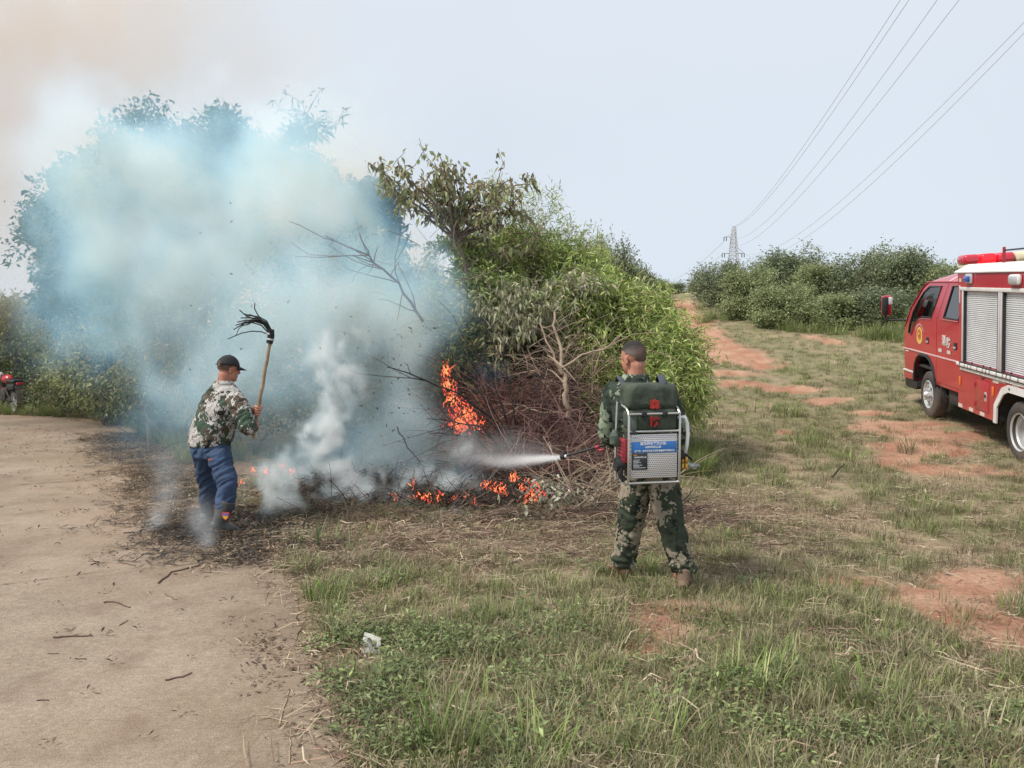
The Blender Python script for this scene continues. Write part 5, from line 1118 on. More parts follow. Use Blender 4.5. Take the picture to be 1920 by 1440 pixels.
for s_ in 'LR':
    cap_tube(bd, [J['s' + s_], J['e' + s_], J['w' + s_]], [.05, .042, .028]); cap_tube(bd, [J['h' + s_], J['k' + s_], J['a' + s_]], [.078, .055, .040]); cap_tube(bd, [J['a' + s_] , J['a' + s_] + f2 * .10 - Vector((0, 0, .03))], [.04, .03])
lax = (LB - LA).normalized()
grip(bd, LA + lax * .03, lax, J['wL'] + Vector((0, 0, -.02)), .014, J['wL'], 1)
grip(bd, A(1262, 834, 5.66), Vector((-.3, .2, 1)), J['wR'], .014, J['wR'], -1)
man2 = fuse(bd, 'person', .0045, M_SKIN, None, 2, None, P0); man2.location = P0
tag(man2, 'person with cropped dark hair in green camouflage carrying a framed sprayer, spraying the fire', 'person')
def loc2(mb): mb.v = [(x - P0.x, y - P0.y, z - P0.z) for x, y, z in mb.v]; return mb
eyes(hd, man2, P0)
CAM2 = camo('dark_camouflage', [(.042, .056, .044), (.24, .29, .21), (.022, .028, .024), (.10, .125, .085)], [.545, .56, .60], .010, 5.0, 2.0)
CAM2T = camo('trouser_camouflage', [(.045, .055, .038), (.27, .23, .175), (.018, .024, .018), (.33, .30, .25)], [.515, .56, .60], .010, 4.2, 5.0)
jk = MB()
loft(jk, [(J['nk'] + Vector((0, 0, .030)) + f2 * -.005, r2 * .080, f2 * .072), (J['nk'] - Vector((0, 0, .012)), r2 * .105, f2 * .085), (J['nk'] - Vector((0, 0, .055)), r2 * .185, f2 * .105), (J['ch'] + Vector((0, 0, .03)), r2 * .205, f2 * .13), (J['ch'] - Vector((0, 0, .08)), r2 * .195, f2 * .135), (J['wa'], r2 * .182, f2 * .13), (J['pel'] + Vector((0, 0, .02)), r2 * .190, f2 * .135), (J['pel'] - Vector((0, 0, .05)), r2 * .20, f2 * .14)])
for s_ in 'LR':
    a_, e_, w_ = J['s' + s_], J['e' + s_], J['w' + s_]
    cap_tube(jk, [a_, a_.lerp(e_, .5), e_, e_.lerp(w_, .5), e_.lerp(w_, .86)], [.080, .074, .066, .060, .050])
jko = fuse(jk, 'jacket', .010, CAM2, man2, 4, folds((8, 8, 16), .022, 3, zdir=(.4, .2)), P0)
cl = MB()                                                     # folded collar
for k_, (rr_, hh_) in enumerate(((.070, .050), (.082, .018))):
    pass
ringc = [J['nk'] + Vector((0, 0, .028)) + r2 * .080 * math.cos(a) + f2 * .070 * math.sin(a) for a in np.linspace(0, 2 * PI, 26)]
cl.tube(ringc, .013, 8, cap=False, flat=1.0); ring2 = [p - Vector((0, 0, .022)) + (p - J['nk']).normalized() * .008 for p in ringc]; cl.tube(ring2, .015, 8, cap=False)
fuse(cl, 'collar', .007, CAM2, man2, 4, None, P0)
tr = MB()
loft(tr, [(J['pel'] + Vector((0, 0, .04)), r2 * .170, f2 * .122), (J['pel'] - Vector((0, 0, .03)), r2 * .188, f2 * .135), (J['pel'] - Vector((0, 0, .10)), r2 * .180, f2 * .132)])
for s_ in 'LR':
    h_, k_, a_ = J['h' + s_], J['k' + s_], J['a' + s_]
    cap_tube(tr, [h_, h_.lerp(k_, .5), k_, k_.lerp(a_, .5), a_.lerp(k_, .26)], [.108, .098, .086, .080, .070], 16)
    for q in range(3): tr.ell(a_.lerp(k_, .12 + q * .11) + r2 * .008 * (-1) ** q, (.086 - .004 * q, .086, .030), None, 18, 8)
fuse(tr, 'trousers', .010, CAM2T, man2, 3, folds((9, 9, 19), .026, 8, zdir=(.5, -.3)), P0)
M_BOOT2 = camo('muddy_boot', [(.11, .07, .045), (.20, .14, .10), (.035, .028, .022)], [.52, .6], .006, 9, 1)
def boot(M_, h, m, sole, par, inv, name='boot', w_=.048, L_=.27, top=.058):
    mb = MB()
    for (y_, z_, rx, ry, rz) in ((-.055, .045, w_ * .92, .045, .045), (0, .055, w_, .06, .055), (.06, .045, w_, .06, .042), (.12, .037, w_ * 1.02, .055, .034), (.155, .034, w_ * .86, .042, .030)): mb.ell(M_ @ Vector((0, y_, z_)), (rx, ry, rz), M_.to_3x3())
    mb.tube([M_ @ Vector((0, -.03, .05)), M_ @ Vector((0, -.025, h * .5)), M_ @ Vector((0, -.02, h))], [.05, top * .93, top], 16)
    o = fuse(mb, name, .007, m, par, 3, lambda co: (fbm(co * 24, 2) - .5) * .008, inv)
    so = MB(); out = [(w_ * 1.04 * math.cos(a) * (1 if math.sin(a) > 0 else .88), .055 + .145 * math.sin(a)) for a in np.linspace(0, 2 * PI, 30, endpoint=False)]
    V = [M_ @ Vector((x, y, z)) - inv for z in (0, .026) for x, y in out]; n_ = 30
    so.add(V, [(k, (k + 1) % n_, (k + 1) % n_ + n_, k + n_) for k in range(n_)] + [tuple(range(n_)), tuple(range(n_, 2 * n_))[::-1]]).build('sole', sole, o, 40)
    return o
M_SOLE = simple('muddy_sole', (.16, .10, .065), .95, var=.4, scale=30, bump=.5)
def bootM(p, fw, pitch=0.0):
    r_, f_ = frame(fw); u_ = Vector((0, 0, 1)); f3 = f_ * math.cos(pitch) - u_ * math.sin(pitch); u3 = r_.cross(f3)
    return Matrix(((r_.x, f3.x, u3.x, p.x), (r_.y, f3.y, u3.y, p.y), (r_.z, f3.z, u3.z, p.z), (0, 0, 0, 1)))
for a_, fw in ((J['aL'], (-.45, .9, 0)), (J['aR'], (.35, .94, 0))):
    g_ = Vector((a_.x, a_.y, hz(a_.x, a_.y) + .012)); boot(bootM(g_, fw), .16, M_BOOT2, M_SOLE, man2, P0)
# hair: fitted shell cut above the neckline, thin grey sides
def hairshell(name, M_, m, c, r, keep, par, inv, th=.004):
    bm = bmesh.new(); bmesh.ops.create_uvsphere(bm, u_segments=40, v_segments=26, radius=1)
    bmesh.ops.delete(bm, geom=[v for v in bm.verts if not keep(v.co)], context='VERTS')
    for v in bm.verts:
        q = v.co; k = 1 + .03 * (float(fbm(np.array([[q.x, q.y, q.z]]) * 9, 2)[0]) - .5); v.co = M_ @ Vector((c[0] + q.x * r[0] * k, c[1] + q.y * r[1] * k, c[2] + q.z * r[2] * k)) - inv
    return MB().bm(bm).build(name, m, par, 180, fix=False)
hv = hairshell('hair', hd, leaf_mat('cropped_hair_two_tone', 0.0, .85), (0, -.012, .028), (.0812, .1000, .0965), lambda q: q.z > -.80 + .72 * abs(q.x) ** 2.2 + 1.5 * max(0, q.y) and q.y < .80, man2, P0)
hme = hv.data; ca = hme.color_attributes.new('col', 'FLOAT_COLOR', 'POINT'); hdi = hd.inverted()
for i, v in enumerate(hme.vertices):
    q = hdi @ (v.co + P0); zz = (q.z - .028) / .0965; xx_ = abs(q.x) / .0812; k = float(fbm(np.array([[q.x, q.y, q.z]]) * 60, 3)[0])
    dark = min(1, max(0, (zz - .02) * 2.2 + (k - .5) * 1.2)); grey = min(1, max(0, (xx_ - .55) * 2.5))
    bk = (.115, .072, .058); gy = (.15, .125, .115); c = [bk[j] * (1 - grey) + gy[j] * grey for j in range(3)]; c = [c[j] * (1 - dark) + (.024, .021, .020)[j] * dark for j in range(3)]
    ca.data[i].color = (*[x * (.6 + .8 * k) for x in c], 1)
# belt pocket details
MB().rbox(tuple(J['hL'] - P0 + Vector((-.125, -.04, -.22))), tuple(J['hL'] - P0 + Vector((-.085, .09, -.06))), .015).build('cargo_pocket', CAM2T, man2, 60)
MB().rbox(tuple(J['hR'] - P0 + Vector((.095, -.05, -.24))), tuple(J['hR'] - P0 + Vector((.135, .08, -.08))), .015).build('cargo_pocket', CAM2T, man2, 60)

# ---------------------------------------------------------------- backpack pump
rp_, fp_ = frame((-.20, .98, 0)); Ob = A(1225.5, 905, 5.00); nn_ = -fp_
PM_ = Matrix(((rp_.x, fp_.x, 0, Ob.x), (rp_.y, fp_.y, 0, Ob.y), (0, 0, 1, Ob.z), (0, 0, 0, 1)))     # local x right, y towards his back, z up
pump = empty('backpack_pump'); pump.matrix_world = PM_
tag(pump, 'framed backpack water sprayer with olive bag and perforated steel panel on the man’s back', 'backpack')
pp = lambda mb, nm, m, par=pump, sm=35: mb.build(nm, m, par, sm)
M_STL = simple('steel_tube', (.60, .59, .57), .30, .85, var=.08, dirt=(.4, .35, .3), dirt_amt=.25)
M_BAG = simple('olive_canvas', (.050, .064, .045), .85, var=.35, scale=7, bump=.5, bscale=25)
M_BAGL = simple('olive_strap', (.085, .11, .085), .85, var=.3, scale=9, bump=.4, bscale=30)
M_BLKN = simple('black_webbing', (.02, .022, .026), .85, var=.2)
M_STRAP = simple('slate_webbing', (.045, .052, .065), .85, var=.2)
M_REDP = simple('red_housing', (.35, .03, .045), .5, var=.2)
M_REDT = simple('red_print', (.45, .035, .03), .8, var=.25, scale=80)
M_BLUE = simple('blue_label', (.035, .17, .50), .4, var=.05)
M_BLAB = simple('black_label', (.03, .033, .04), .4, var=.1)
M_WPR = simple('white_print', (.75, .77, .80), .5, var=.05)
mperf, n, b = mat('perforated_steel'); L = n.links.new
t = N(n, 'ShaderNodeTexCoord'); sc_ = N(n, 'ShaderNodeVectorMath', operation='SCALE'); sc_.inputs['Scale'].default_value = 1 / .0125; L(t.outputs['Object'], sc_.inputs[0])
sx = N(n, 'ShaderNodeSeparateXYZ'); L(sc_.outputs[0], sx.inputs[0])
def M_(op, a, b_=None):
    q = N(n, 'ShaderNodeMath', operation=op)
    for i, v in enumerate((a, b_)):
        if v is None: continue
        if isinstance(v, (int, float)): q.inputs[i].default_value = v
        else: L(v, q.inputs[i])
    return q.outputs[0]
row = M_('FLOOR', sx.outputs[2]); odd = M_('MULTIPLY', M_('MODULO', row, 2.0), .5)
u_ = M_('SUBTRACT', M_('FRACT', M_('ADD', sx.outputs[0], odd)), .5); v_ = M_('SUBTRACT', M_('FRACT', sx.outputs[2]), .5)
dd = M_('SQRT', M_('ADD', M_('MULTIPLY', u_, u_), M_('MULTIPLY', v_, v_))); hole = M_('LESS_THAN', dd, .27)
mx = N(n, 'ShaderNodeMix', data_type='RGBA'); L(hole, mx.inputs[0]); mx.inputs[6].default_value = (.74, .70, .70, 1); mx.inputs[7].default_value = (.05, .05, .055, 1); L(mx.outputs[2], b.inputs['Base Color'])
_set(b, Roughness=.42); b.inputs['Metallic'].default_value = .25
panel = pp(MB().rbox((-.158, .006, .030), (.166, .022, .318), .004), 'perforated_panel', mperf)
pp(MB().rbox((-.150, .03, .025), (.158, .16, .315), .012), 'pump_housing', M_DRK)
R_ = .0085
for s_, x_ in ((-1, -.172), (1, .178)):
    pp(MB().tube([(x_, .16, -.005), (x_, .05, -.018), (x_, .008, .0), (x_, 0, .03), (x_, 0, .43), (x_, .012, .462), (x_, .05, .485), (x_, .13, .50)], R_, 10), 'frame_tube', M_STL)
    pp(MB().tube([(x_ - .03 * s_ * (-1 if s_ < 0 else .2), .17, .0), (x_ + .03 * s_ * (1 if s_ < 0 else .1), .17, .25), (x_ + .02 * s_, .17, .52)], R_, 8), 'rear_tube', M_STL)
for z_ in (0.0, .336): pp(MB().tube([(-.172, .002, z_), (.178, .002, z_)], R_ * .95, 10), 'cross_tube', M_STL)
pp(MB().tube([(-.172, -.012, .45), (.178, -.012, .452)], R_ * .9, 10), 'cross_tube', M_STL)
lab = pp(MB().rbox((-.152, .0005, .197), (.160, .006, .268), .002), 'blue_label', M_BLUE)
TxM = lambda x, z, y=-.001: Matrix(((1, 0, 0, x), (0, 0, -1, y), (0, 1, 0, z), (0, 0, 0, 1)))
text('label_lettering', '高压细水雾灭火机', .0225, TxM(-.005, .2555), M_WPR, lab, .0006, .0004); text('label_lettering', '6MSWDQ-20', .019, TxM(-.005, .233), M_WPR, lab, .0005, .0004); text('label_lettering', '生产商：北京华宇智能消防装备股份有限公司', .0138, TxM(.004, .2085), M_WPR, lab, .0003, .0004)
lb2 = pp(MB().rbox((-.150, .0005, .087), (-.043, .006, .194), .002), 'black_label', M_BLAB)
text('label_lettering', '高压细水雾灭火机', .0105, TxM(-.093, .168), M_WPR, lb2, .0002, .0004)
for i in range(7): pp(MB().box((-.140, -.0008, .150 - i * .0085), (-.140 + (.045, .038, .052, .03, .06, .04, .085)[i], .0002, .1525 - i * .0085)), 'label_line', M_WPR, lb2)
pp(MB().box((-.140, -.0008, .181), (-.115, .0002, .186)), 'label_logo', simple('orange_print', (.7, .3, .08), .5), lb2)
pp(MB().rbox((-.155, -.001, .300), (-.105, .006, .318), .003), 'label_tab', M_WPR)
def bag(x0, x1, y0, y1, z0, z1, nm, seed, a=.012):
    mb = MB().rbox((x0, y0, z0), (x1, y1, z1), .035, 3); mb.ell(((x0 + x1) / 2, (y0 + y1) / 2, (z0 + z1) / 2), ((x1 - x0) * .49, (y1 - y0) * .53, (z1 - z0) * .52))
    return fuse(mb, nm, .008, M_BAG, pump, 4, folds((10, 10, 6), a, seed))
b1_ = bag(-.178, .172, .015, .185, .478, .640, 'rolled_bag', 4, .016); b2_ = bag(-.168, .168, .012, .15, .335, .480, 'lower_bag', 6, .018)
text('bag_lettering', '森', .066, TxM(.004, .508, .001), M_REDT, pump, .002, .004); text('bag_lettering', '防', .068, TxM(.004, .395, .001), M_REDT, pump, .002, .004)
for x_ in (-.075, .068): pp(MB().rbox((x_ - .018, -.024, .435), (x_ + .018, .02, .468), .006), 'webbing_loop', M_BLKN)
pp(MB().rbox((-.165, -.006, .325), (-.118, .012, .445), .012), 'side_strap', M_BAGL); pp(MB().rbox((-.170, -.012, .318), (-.108, .010, .334), .005), 'strap_end', M_BLKN)
pp(MB().tube([(-.235, .10, .34), (-.245, .08, .30), (-.240, .08, .26), (-.215, .09, .23)], [.012, .030, .034, .012], 10, flat=.5), 'hanging_strap', M_BAGL)
pp(MB().rbox((-.202, .03, .125), (-.165, .14, .285), .012), 'engine_cover', M_REDP)
for i in range(6): pp(MB().box((-.204, .03, .14 + i * .024), (-.2025, .135, .146 + i * .024)), 'cooling_fin', M_DRK)
pp(MB().lathe([(.045, -.02), (.05, 0), (.045, .03), (.0, .03)], 18, Matrix.Translation((-.215, .08, .115)) @ Matrix.Rotation(PI / 2, 4, 'Y')), 'recoil_starter', M_BLK)
pp(MB().tube([(-.205, .05, .10), (-.210, .05, .05), (-.185, .05, .01)], .018, 10), 'exhaust', M_BLK)
# hose, coupling, brass filter on the right
hs = pp(MB().tube([(.215, .05, .42), (.235, .05, .415), (.250, .05, .38), (.258, .05, .31), (.252, .05, .24), (.240, .05, .18)], .0125, 12), 'water_hose', simple('white_hose', (.80, .80, .80), .4, var=.03), sm=180)
pp(MB().tube([(.185, .05, .415), (.240, .05, .424)], .009, 10), 'hose_coupling', M_CHR, hs)
M_BRS = simple('brass', (.55, .33, .08), .3, .8, var=.2)
for x_ in (.222, .248): pp(MB().lathe([(.008, 0), (.0125, .006), (.0125, .03), (.010, .036), (.0125, .042), (.0125, .072), (.008, .08)], 12, Matrix.Translation((x_, .05, .075))), 'brass_cylinder', M_BRS)
pp(MB().rbox((.19, .03, .14), (.235, .08, .185), .008), 'pump_valve', M_DRK); pp(MB().rbox((.192, .04, .05), (.212, .08, .15), .006), 'pump_body', M_BLK)
sh_ = pp(MB().tube([(.18, .10, .235), (.24, .10, .19), (.31, .09, .125)], .0085, 8), 'suction_tube', M_BLK)
M_CLR = glassm('clear_plastic', (.80, .82, .82), .35)
cb = MB(); cb.tube([(.262, .08, .10), (.285, .08, .094), (.31, .08, .086), (.335, .08, .088), (.35, .08, .085)], [.020, .026, .024, .030, .026], 12, flat=.7); fuse(cb, 'plastic_bag', .006, M_CLR, pump, 1, lambda co: (fbm(co * 60, 3) - .5) * .02)
# shoulder straps (world space, follow the shoulders)
Pinv = PM_.inverted()
def wtube(pts, rad, flat, nm, m):
    mb = MB().tube([Pinv @ p for p in pts], rad, 10, flat=flat); return pp(mb, nm, m, sm=180)
wtube([A(1176, 730, 5.10), A(1171, 722, 5.14), A(1166, 713, 5.22), A(1161, 707, 5.34), A(1158, 712, 5.47), A(1160, 750, 5.52)], [.022] * 6, .35, 'shoulder_strap', M_STRAP)
wtube([A(1243, 728, 5.06), A(1243, 718, 5.08), A(1241, 709, 5.14), A(1238, 704, 5.26), A(1236, 709, 5.38), A(1238, 750, 5.42)], [.024] * 6, .35, 'shoulder_strap', M_STRAP)
# lance
ln = empty('spray_lance', LA); tag(ln, 'black spray lance with red fittings held at the man’s left side', 'spray lance')
lm = lambda pts, rad, nm, m, n_=10, par=ln: MB().tube([Vector(p) - LA for p in pts], rad, n_).build(nm, m, par, 40)
lm([LA - lax * .16, LA - lax * .05, LB], .0095, 'tube', M_BLK)
LW = lambda t_: LA.lerp(LB, t_)
lm([LW(.985), LW(1.0), LW(1.06)], [.012, .024, .020], 'nozzle', M_BLK, 14); lm([LW(.95), LW(.985)], .014, 'nozzle_collar', M_WPR); lm([LW(1.0) + Vector((0, 0, .01)), LW(1.0) + Vector((.01, 0, .045))], [.014, .016], 'nozzle_knob', M_BLK)
lm([LW(.42), LW(.36)], .016, 'red_grip', M_REDP); lm([LW(.40) - Vector((0, 0, .012)), LW(.33) - Vector((0, 0, .035)), LW(.27) - Vector((0, 0, .03))], [.010, .012, .006], 'red_tab', M_REDP)
lm([LA - lax * .02, LA + lax * .055], .019, 'handle', M_BLK); lm([LA + Vector((0, -.01, .02)), LA + Vector((-.012, -.015, .028))], .014, 'red_valve', M_REDT)
lm([LA - lax * .16, LA - lax * .2 + Vector((.02, 0, -.06)), Vector(PM_ @ Vector((-.12, .2, .1)))], .009, 'lance_hose', M_BLK)

# ---------------------------------------------------------------- man with the fire beater
Q0 = Vector((-2.6, 6.95, 0)); r1, f1 = frame((.52, .85, 0))
h1 = headM(A(429, 692, 6.95), (.72, .69, 0), .18, .96)
K = dict(hL=A(384, 852, 7.05), kL=A(389, 905, 7.14), aL=A(392, 957, 7.28), hR=A(410, 852, 6.88), kR=A(427, 908, 6.76), aR=A(417, 984, 6.70), pel=A(396, 842, 6.97), wa=A(399, 808, 6.97), ch=A(414, 762, 6.95), sL=A(395, 752, 7.06), sR=A(444, 752, 6.83), nk=A(419, 722, 6.94),
         eL=A(446, 776, 7.16), wL=A(468, 771, 6.98), eR=A(463, 800, 6.72), wR=A(476, 803, 6.80))
SA = A(474, 822, 6.86); SB = A(507, 640, 6.86); sax = (SB - SA).normalized(); SH = lambda t_: SA.lerp(SB, t_)
bd = MB(); headset(bd, h1, .96); cap_tube(bd, [h1 @ Vector((0, -.03, -.05)), K['nk'] - Vector((0, 0, .02))], [.054, .060])
loft(bd, [(K['nk'], r1 * .07, f1 * .06), (K['nk'] - Vector((0, 0, .06)), r1 * .14, f1 * .08), (K['ch'], r1 * .155, f1 * .10), (K['wa'], r1 * .13, f1 * .09), (K['pel'], r1 * .14, f1 * .10)])
for s_ in 'LR':
    cap_tube(bd, [K['s' + s_], K['e' + s_], K['w' + s_]], [.047, .040, .027]); cap_tube(bd, [K['h' + s_], K['k' + s_], K['a' + s_]], [.075, .052, .038]); cap_tube(bd, [K['a' + s_], K['a' + s_] + f1 * .08 - Vector((0, 0, .03))], [.036, .03])
grip(bd, SH(.285), sax, K['wL'], .014, K['wL'], 1); grip(bd, SH(.12), sax, K['wR'], .014, K['wR'], 1)
man1 = fuse(bd, 'person', .0045, M_SKIN, None, 2, None, Q0); man1.location = Q0
tag(man1, 'person in black cap, white camouflage jacket and blue trousers swinging a beater', 'person'); eyes(h1, man1, Q0)
CAM1 = camo('pale_camouflage', [(.42, .40, .38), (.055, .085, .060), (.10, .078, .060), (.52, .50, .48), (.018, .022, .02)], [.500, .545, .585, .59], .010, 6.0, 9.0)
jk = MB()
loft(jk, [(K['nk'] + Vector((0, 0, .028)), r1 * .075, f1 * .068), (K['nk'] - Vector((0, 0, .012)), r1 * .10, f1 * .082), (K['nk'] - Vector((0, 0, .07)), r1 * .17, f1 * .11), (K['ch'] + Vector((0, 0, .0)), r1 * .205, f1 * .15), (K['ch'].lerp(K['wa'], .55), r1 * .205, f1 * .155), (K['wa'] - Vector((0, 0, .02)) - r1 * .02, r1 * .205, f1 * .16), (K['pel'] + Vector((0, 0, .03)) - r1 * .02, r1 * .19, f1 * .15)])
for s_ in 'LR':
    a_, e_, w_ = K['s' + s_], K['e' + s_], K['w' + s_]; cap_tube(jk, [a_, a_.lerp(e_, .5), e_, e_.lerp(w_, .6), e_.lerp(w_, .9)], [.078, .074, .066, .056, .042])
jk.ell(K['pel'] - r1 * .17 + Vector((0, 0, .075)), (.06, .06, .05))
fuse(jk, 'jacket', .010, CAM1, man1, 3, folds((7, 7, 17), .030, 5, zdir=(-.75, .2)), Q0)
ringc = [K['nk'] + Vector((0, 0, .030)) + r1 * .074 * math.cos(a) + f1 * .066 * math.sin(a) for a in np.linspace(0, 2 * PI, 26)]
cl = MB().tube(ringc, .013, 8, cap=False); cl.tube([p - Vector((0, 0, .02)) + (p - K['nk']).normalized() * .008 for p in ringc], .015, 8, cap=False); fuse(cl, 'collar', .007, CAM1, man1, 3, None, Q0)
M_BLT = simple('blue_workwear', (.028, .055, .115), .85, var=.3, scale=5, dirt=(.06, .08, .14), dirt_amt=.5, bump=.4, bscale=18)
tr = MB(); loft(tr, [(K['pel'] + Vector((0, 0, .06)), r1 * .165, f1 * .13), (K['pel'], r1 * .180, f1 * .145), (K['pel'] - Vector((0, 0, .07)), r1 * .165, f1 * .135)])
for s_ in 'LR':
    h_, k_, a_ = K['h' + s_], K['k' + s_], K['a' + s_]; cap_tube(tr, [h_, h_.lerp(k_, .5), k_], [.100, .090, .078], 16); tr.tube([k_, k_.lerp(a_, .5), a_.lerp(k_, .36)], [.078, .075, .073], 18)
fuse(tr, 'trousers', .010, M_BLT, man1, 3, folds((8, 8, 20), .030, 15, zdir=(-.6, .3)), Q0)
pl = K['hR'] + Vector((-.03, -.118, -.03)); MB().rbox(tuple(pl - Q0 + Vector((-.02, -.006, -.006))), tuple(pl - Q0 + Vector((.02, .004, .006))), .003).build('pocket_badge', simple('orange_badge', (.5, .12, .05), .6), man1)
M_WEL = simple('wellington_rubber', (.045, .050, .052), .45, var=.3, dirt=(.15, .13, .11), dirt_amt=.5, scale=9)
gR = Vector((K['aR'].x - .02, K['aR'].y, hz(K['aR'].x, K['aR'].y) + .045)); bR = boot(bootM(gR, (.86, .30, 0), .30), .27, M_WEL, M_SOLE, man1, Q0, 'rubber_boot', .050, top=.074)
gL = Vector((K['aL'].x, K['aL'].y, hz(K['aL'].x, K['aL'].y) + .01)); boot(bootM(gL, (.45, .88, 0)), .27, M_WEL, M_SOLE, man1, Q0, 'rubber_boot', .050, top=.070)
# shield badge on the near boot
c_ = A(423, 968, 6.60) - Q0; shp = [(-.032, .034), (.032, .034), (.033, .0), (.02, -.022), (0, -.038), (-.02, -.022), (-.033, .0)]
def plate(pl_, c, sc, y, m, nm): return MB().prism([(c.x + x * sc, c.z + z * sc) for x, z in pl_], c.y + y, c.y + y + .006).build(nm, m, man1, 20)
plate(shp, c_, 1.0, .0, simple('badge_red', (.5, .06, .04), .5), 'boot_badge'); plate(shp, c_, .72, -.003, simple('badge_yellow', (.75, .45, .08), .5), 'badge_field'); plate([(-.024, .026), (.024, .026), (.024, .008), (-.024, .008)], c_, 1.0, -.006, simple('badge_purple', (.2, .12, .42), .5), 'badge_band')
hairshell('hair', h1, M_HAIRT, (0, -.012, .026), (.0790, .0980, .0940), lambda q: q.z > -.50 and q.y < .05, man1, Q0)
# cap with rear opening, strap and peak
M_CAP = simple('black_cap', (.012, .012, .014), .8, var=.3, bump=.3)
cp = MB(); bm = bmesh.new(); bmesh.ops.create_uvsphere(bm, u_segments=48, v_segments=30, radius=1)
bmesh.ops.delete(bm, geom=[v for v in bm.verts if v.co.z < .10 or (v.co.y < -.5 and (v.co.x / .36) ** 2 + ((v.co.z - .10) / .40) ** 2 < 1)], context='VERTS')
for v in bm.verts: q = v.co; v.co = h1 @ Vector((q.x * .089, -.010 + q.y * .107, .020 + q.z * .112)) - Q0
cp.bm(bm); cap_o = cp.build('cap', M_CAP, man1, 180, fix=False); sd_ = cap_o.modifiers.new('th', 'SOLIDIFY'); sd_.thickness = .004
pk = []; fk_ = []
for i in range(9):
    t_ = (i / 8 - .5) * 2; a_ = t_ * 1.05
    for j, rr_ in enumerate((1.0, 1.62)):
        pk.append(h1 @ Vector((math.sin(a_) * .088 * (1.0 if j == 0 else .92), -.010 + math.cos(a_) * .104 * (1 if j == 0 else 1) + (0 if j == 0 else .075 * math.cos(t_ * 1.3)), .034 - .020 * (j) - .018 * t_ * t_)) - Q0)
mbk = MB().add(pk, [(2 * i, 2 * i + 1, 2 * i + 3, 2 * i + 2) for i in range(8)]); po = mbk.build('peak', M_CAP, cap_o, 180, fix=False); sd_ = po.modifiers.new('th', 'SOLIDIFY'); sd_.thickness = .005
MB().tube([h1 @ Vector((.090 * math.sin(a), -.010 - .108 * math.cos(a), .028)) - Q0 for a in np.linspace(-.75, .75, 12)], [.010] * 12, 8, flat=.3).build('cap_strap', M_CAP, cap_o, 180)
MB().rbox(tuple(h1 @ Vector((.035, -.112, .024)) - Q0 - Vector((.008, .004, .005))), tuple(h1 @ Vector((.035, -.112, .024)) - Q0 + Vector((.008, .004, .005))), .002).build('cap_buckle', M_CHR, cap_o)
MB().ell(h1 @ Vector((0, -.01, .133)) - Q0, (.007, .007, .004), u=8, v=6).build('cap_button', M_CAP, cap_o, 180)
# fire beater
bt = empty('fire_beater', SA); tag(bt, 'wooden pole with a bundle of black rubber strips, raised over the man’s head', 'fire beater')
wd_ = simple('worn_wood', (.34, .235, .15), .75, var=.3, scale=22, dirt=(.12, .09, .07), dirt_amt=.6, bump=.3)
rr_ = np.random.RandomState(3)
MB().tube([SH(t_) - SA + Vector((rr_.randn() * .002, rr_.randn() * .002, 0)) for t_ in np.linspace(0, 1, 12)], [.0165 - .002 * t_ for t_ in np.linspace(0, 1, 12)], 10).build('pole', wd_, bt, 60)
M_STP = simple('rubber_strip', (.012, .012, .013), .7, var=.4)
bp_ = lambda pts, rad, nm, m, fl=1.0: MB().tube([A(*p) - SA for p in pts], rad, 8, flat=fl).build(nm, m, bt, 60)
bp_([(505, 644, 6.86), (508, 630, 6.86), (507, 618, 6.86)], [.030, .032, .034], 'sleeve', M_STP)
for y_ in (636, 626): bp_([(506.5, y_ + 1.5, 6.86), (507, y_ - 1.5, 6.86)], .0335, 'wire_binding', M_CHR)
for pts, rd in [([(507, 622), (499, 607), (490, 600), (482, 588), (477, 578), (478, 568)], .0095), ([(507, 624), (495, 606), (475, 598), (460, 591), (449, 581)], .0095), ([(509, 622), (498, 604), (480, 597), (466, 596), (452, 596)], .011),
                ([(508, 622), (496, 608), (478, 602), (462, 600), (445, 604)], .010), ([(506, 624), (494, 608), (478, 603), (460, 604), (442, 610)], .010), ([(504, 625), (490, 610), (474, 605), (458, 606), (446, 613)], .010), ([(506, 622), (493, 606), (476, 600), (458, 606), (438, 618)], .0095),
                ([(503, 627), (490, 622), (473, 621), (455, 624), (440, 630), (427, 636)], .0085), ([(458, 608), (448, 616), (443, 628)], .0065), ([(509, 620), (500, 602), (486, 594), (470, 592), (456, 588)], .011), ([(509, 626), (503, 608), (488, 599), (470, 600), (455, 602)], .013), ([(504, 622), (497, 604), (484, 596), (468, 590), (462, 594)], .012), ([(507, 618), (495, 603), (480, 599), (466, 608), (452, 611)], .011)]:
    n_ = len(pts); dz = rr_.randn() * .04; bp_([(x_, y_, 6.86 + dz * i / n_) for i, (x_, y_) in enumerate(pts)], [rd * (1 - .25 * i / n_) for i in range(n_)], 'strip', M_STP, .6)
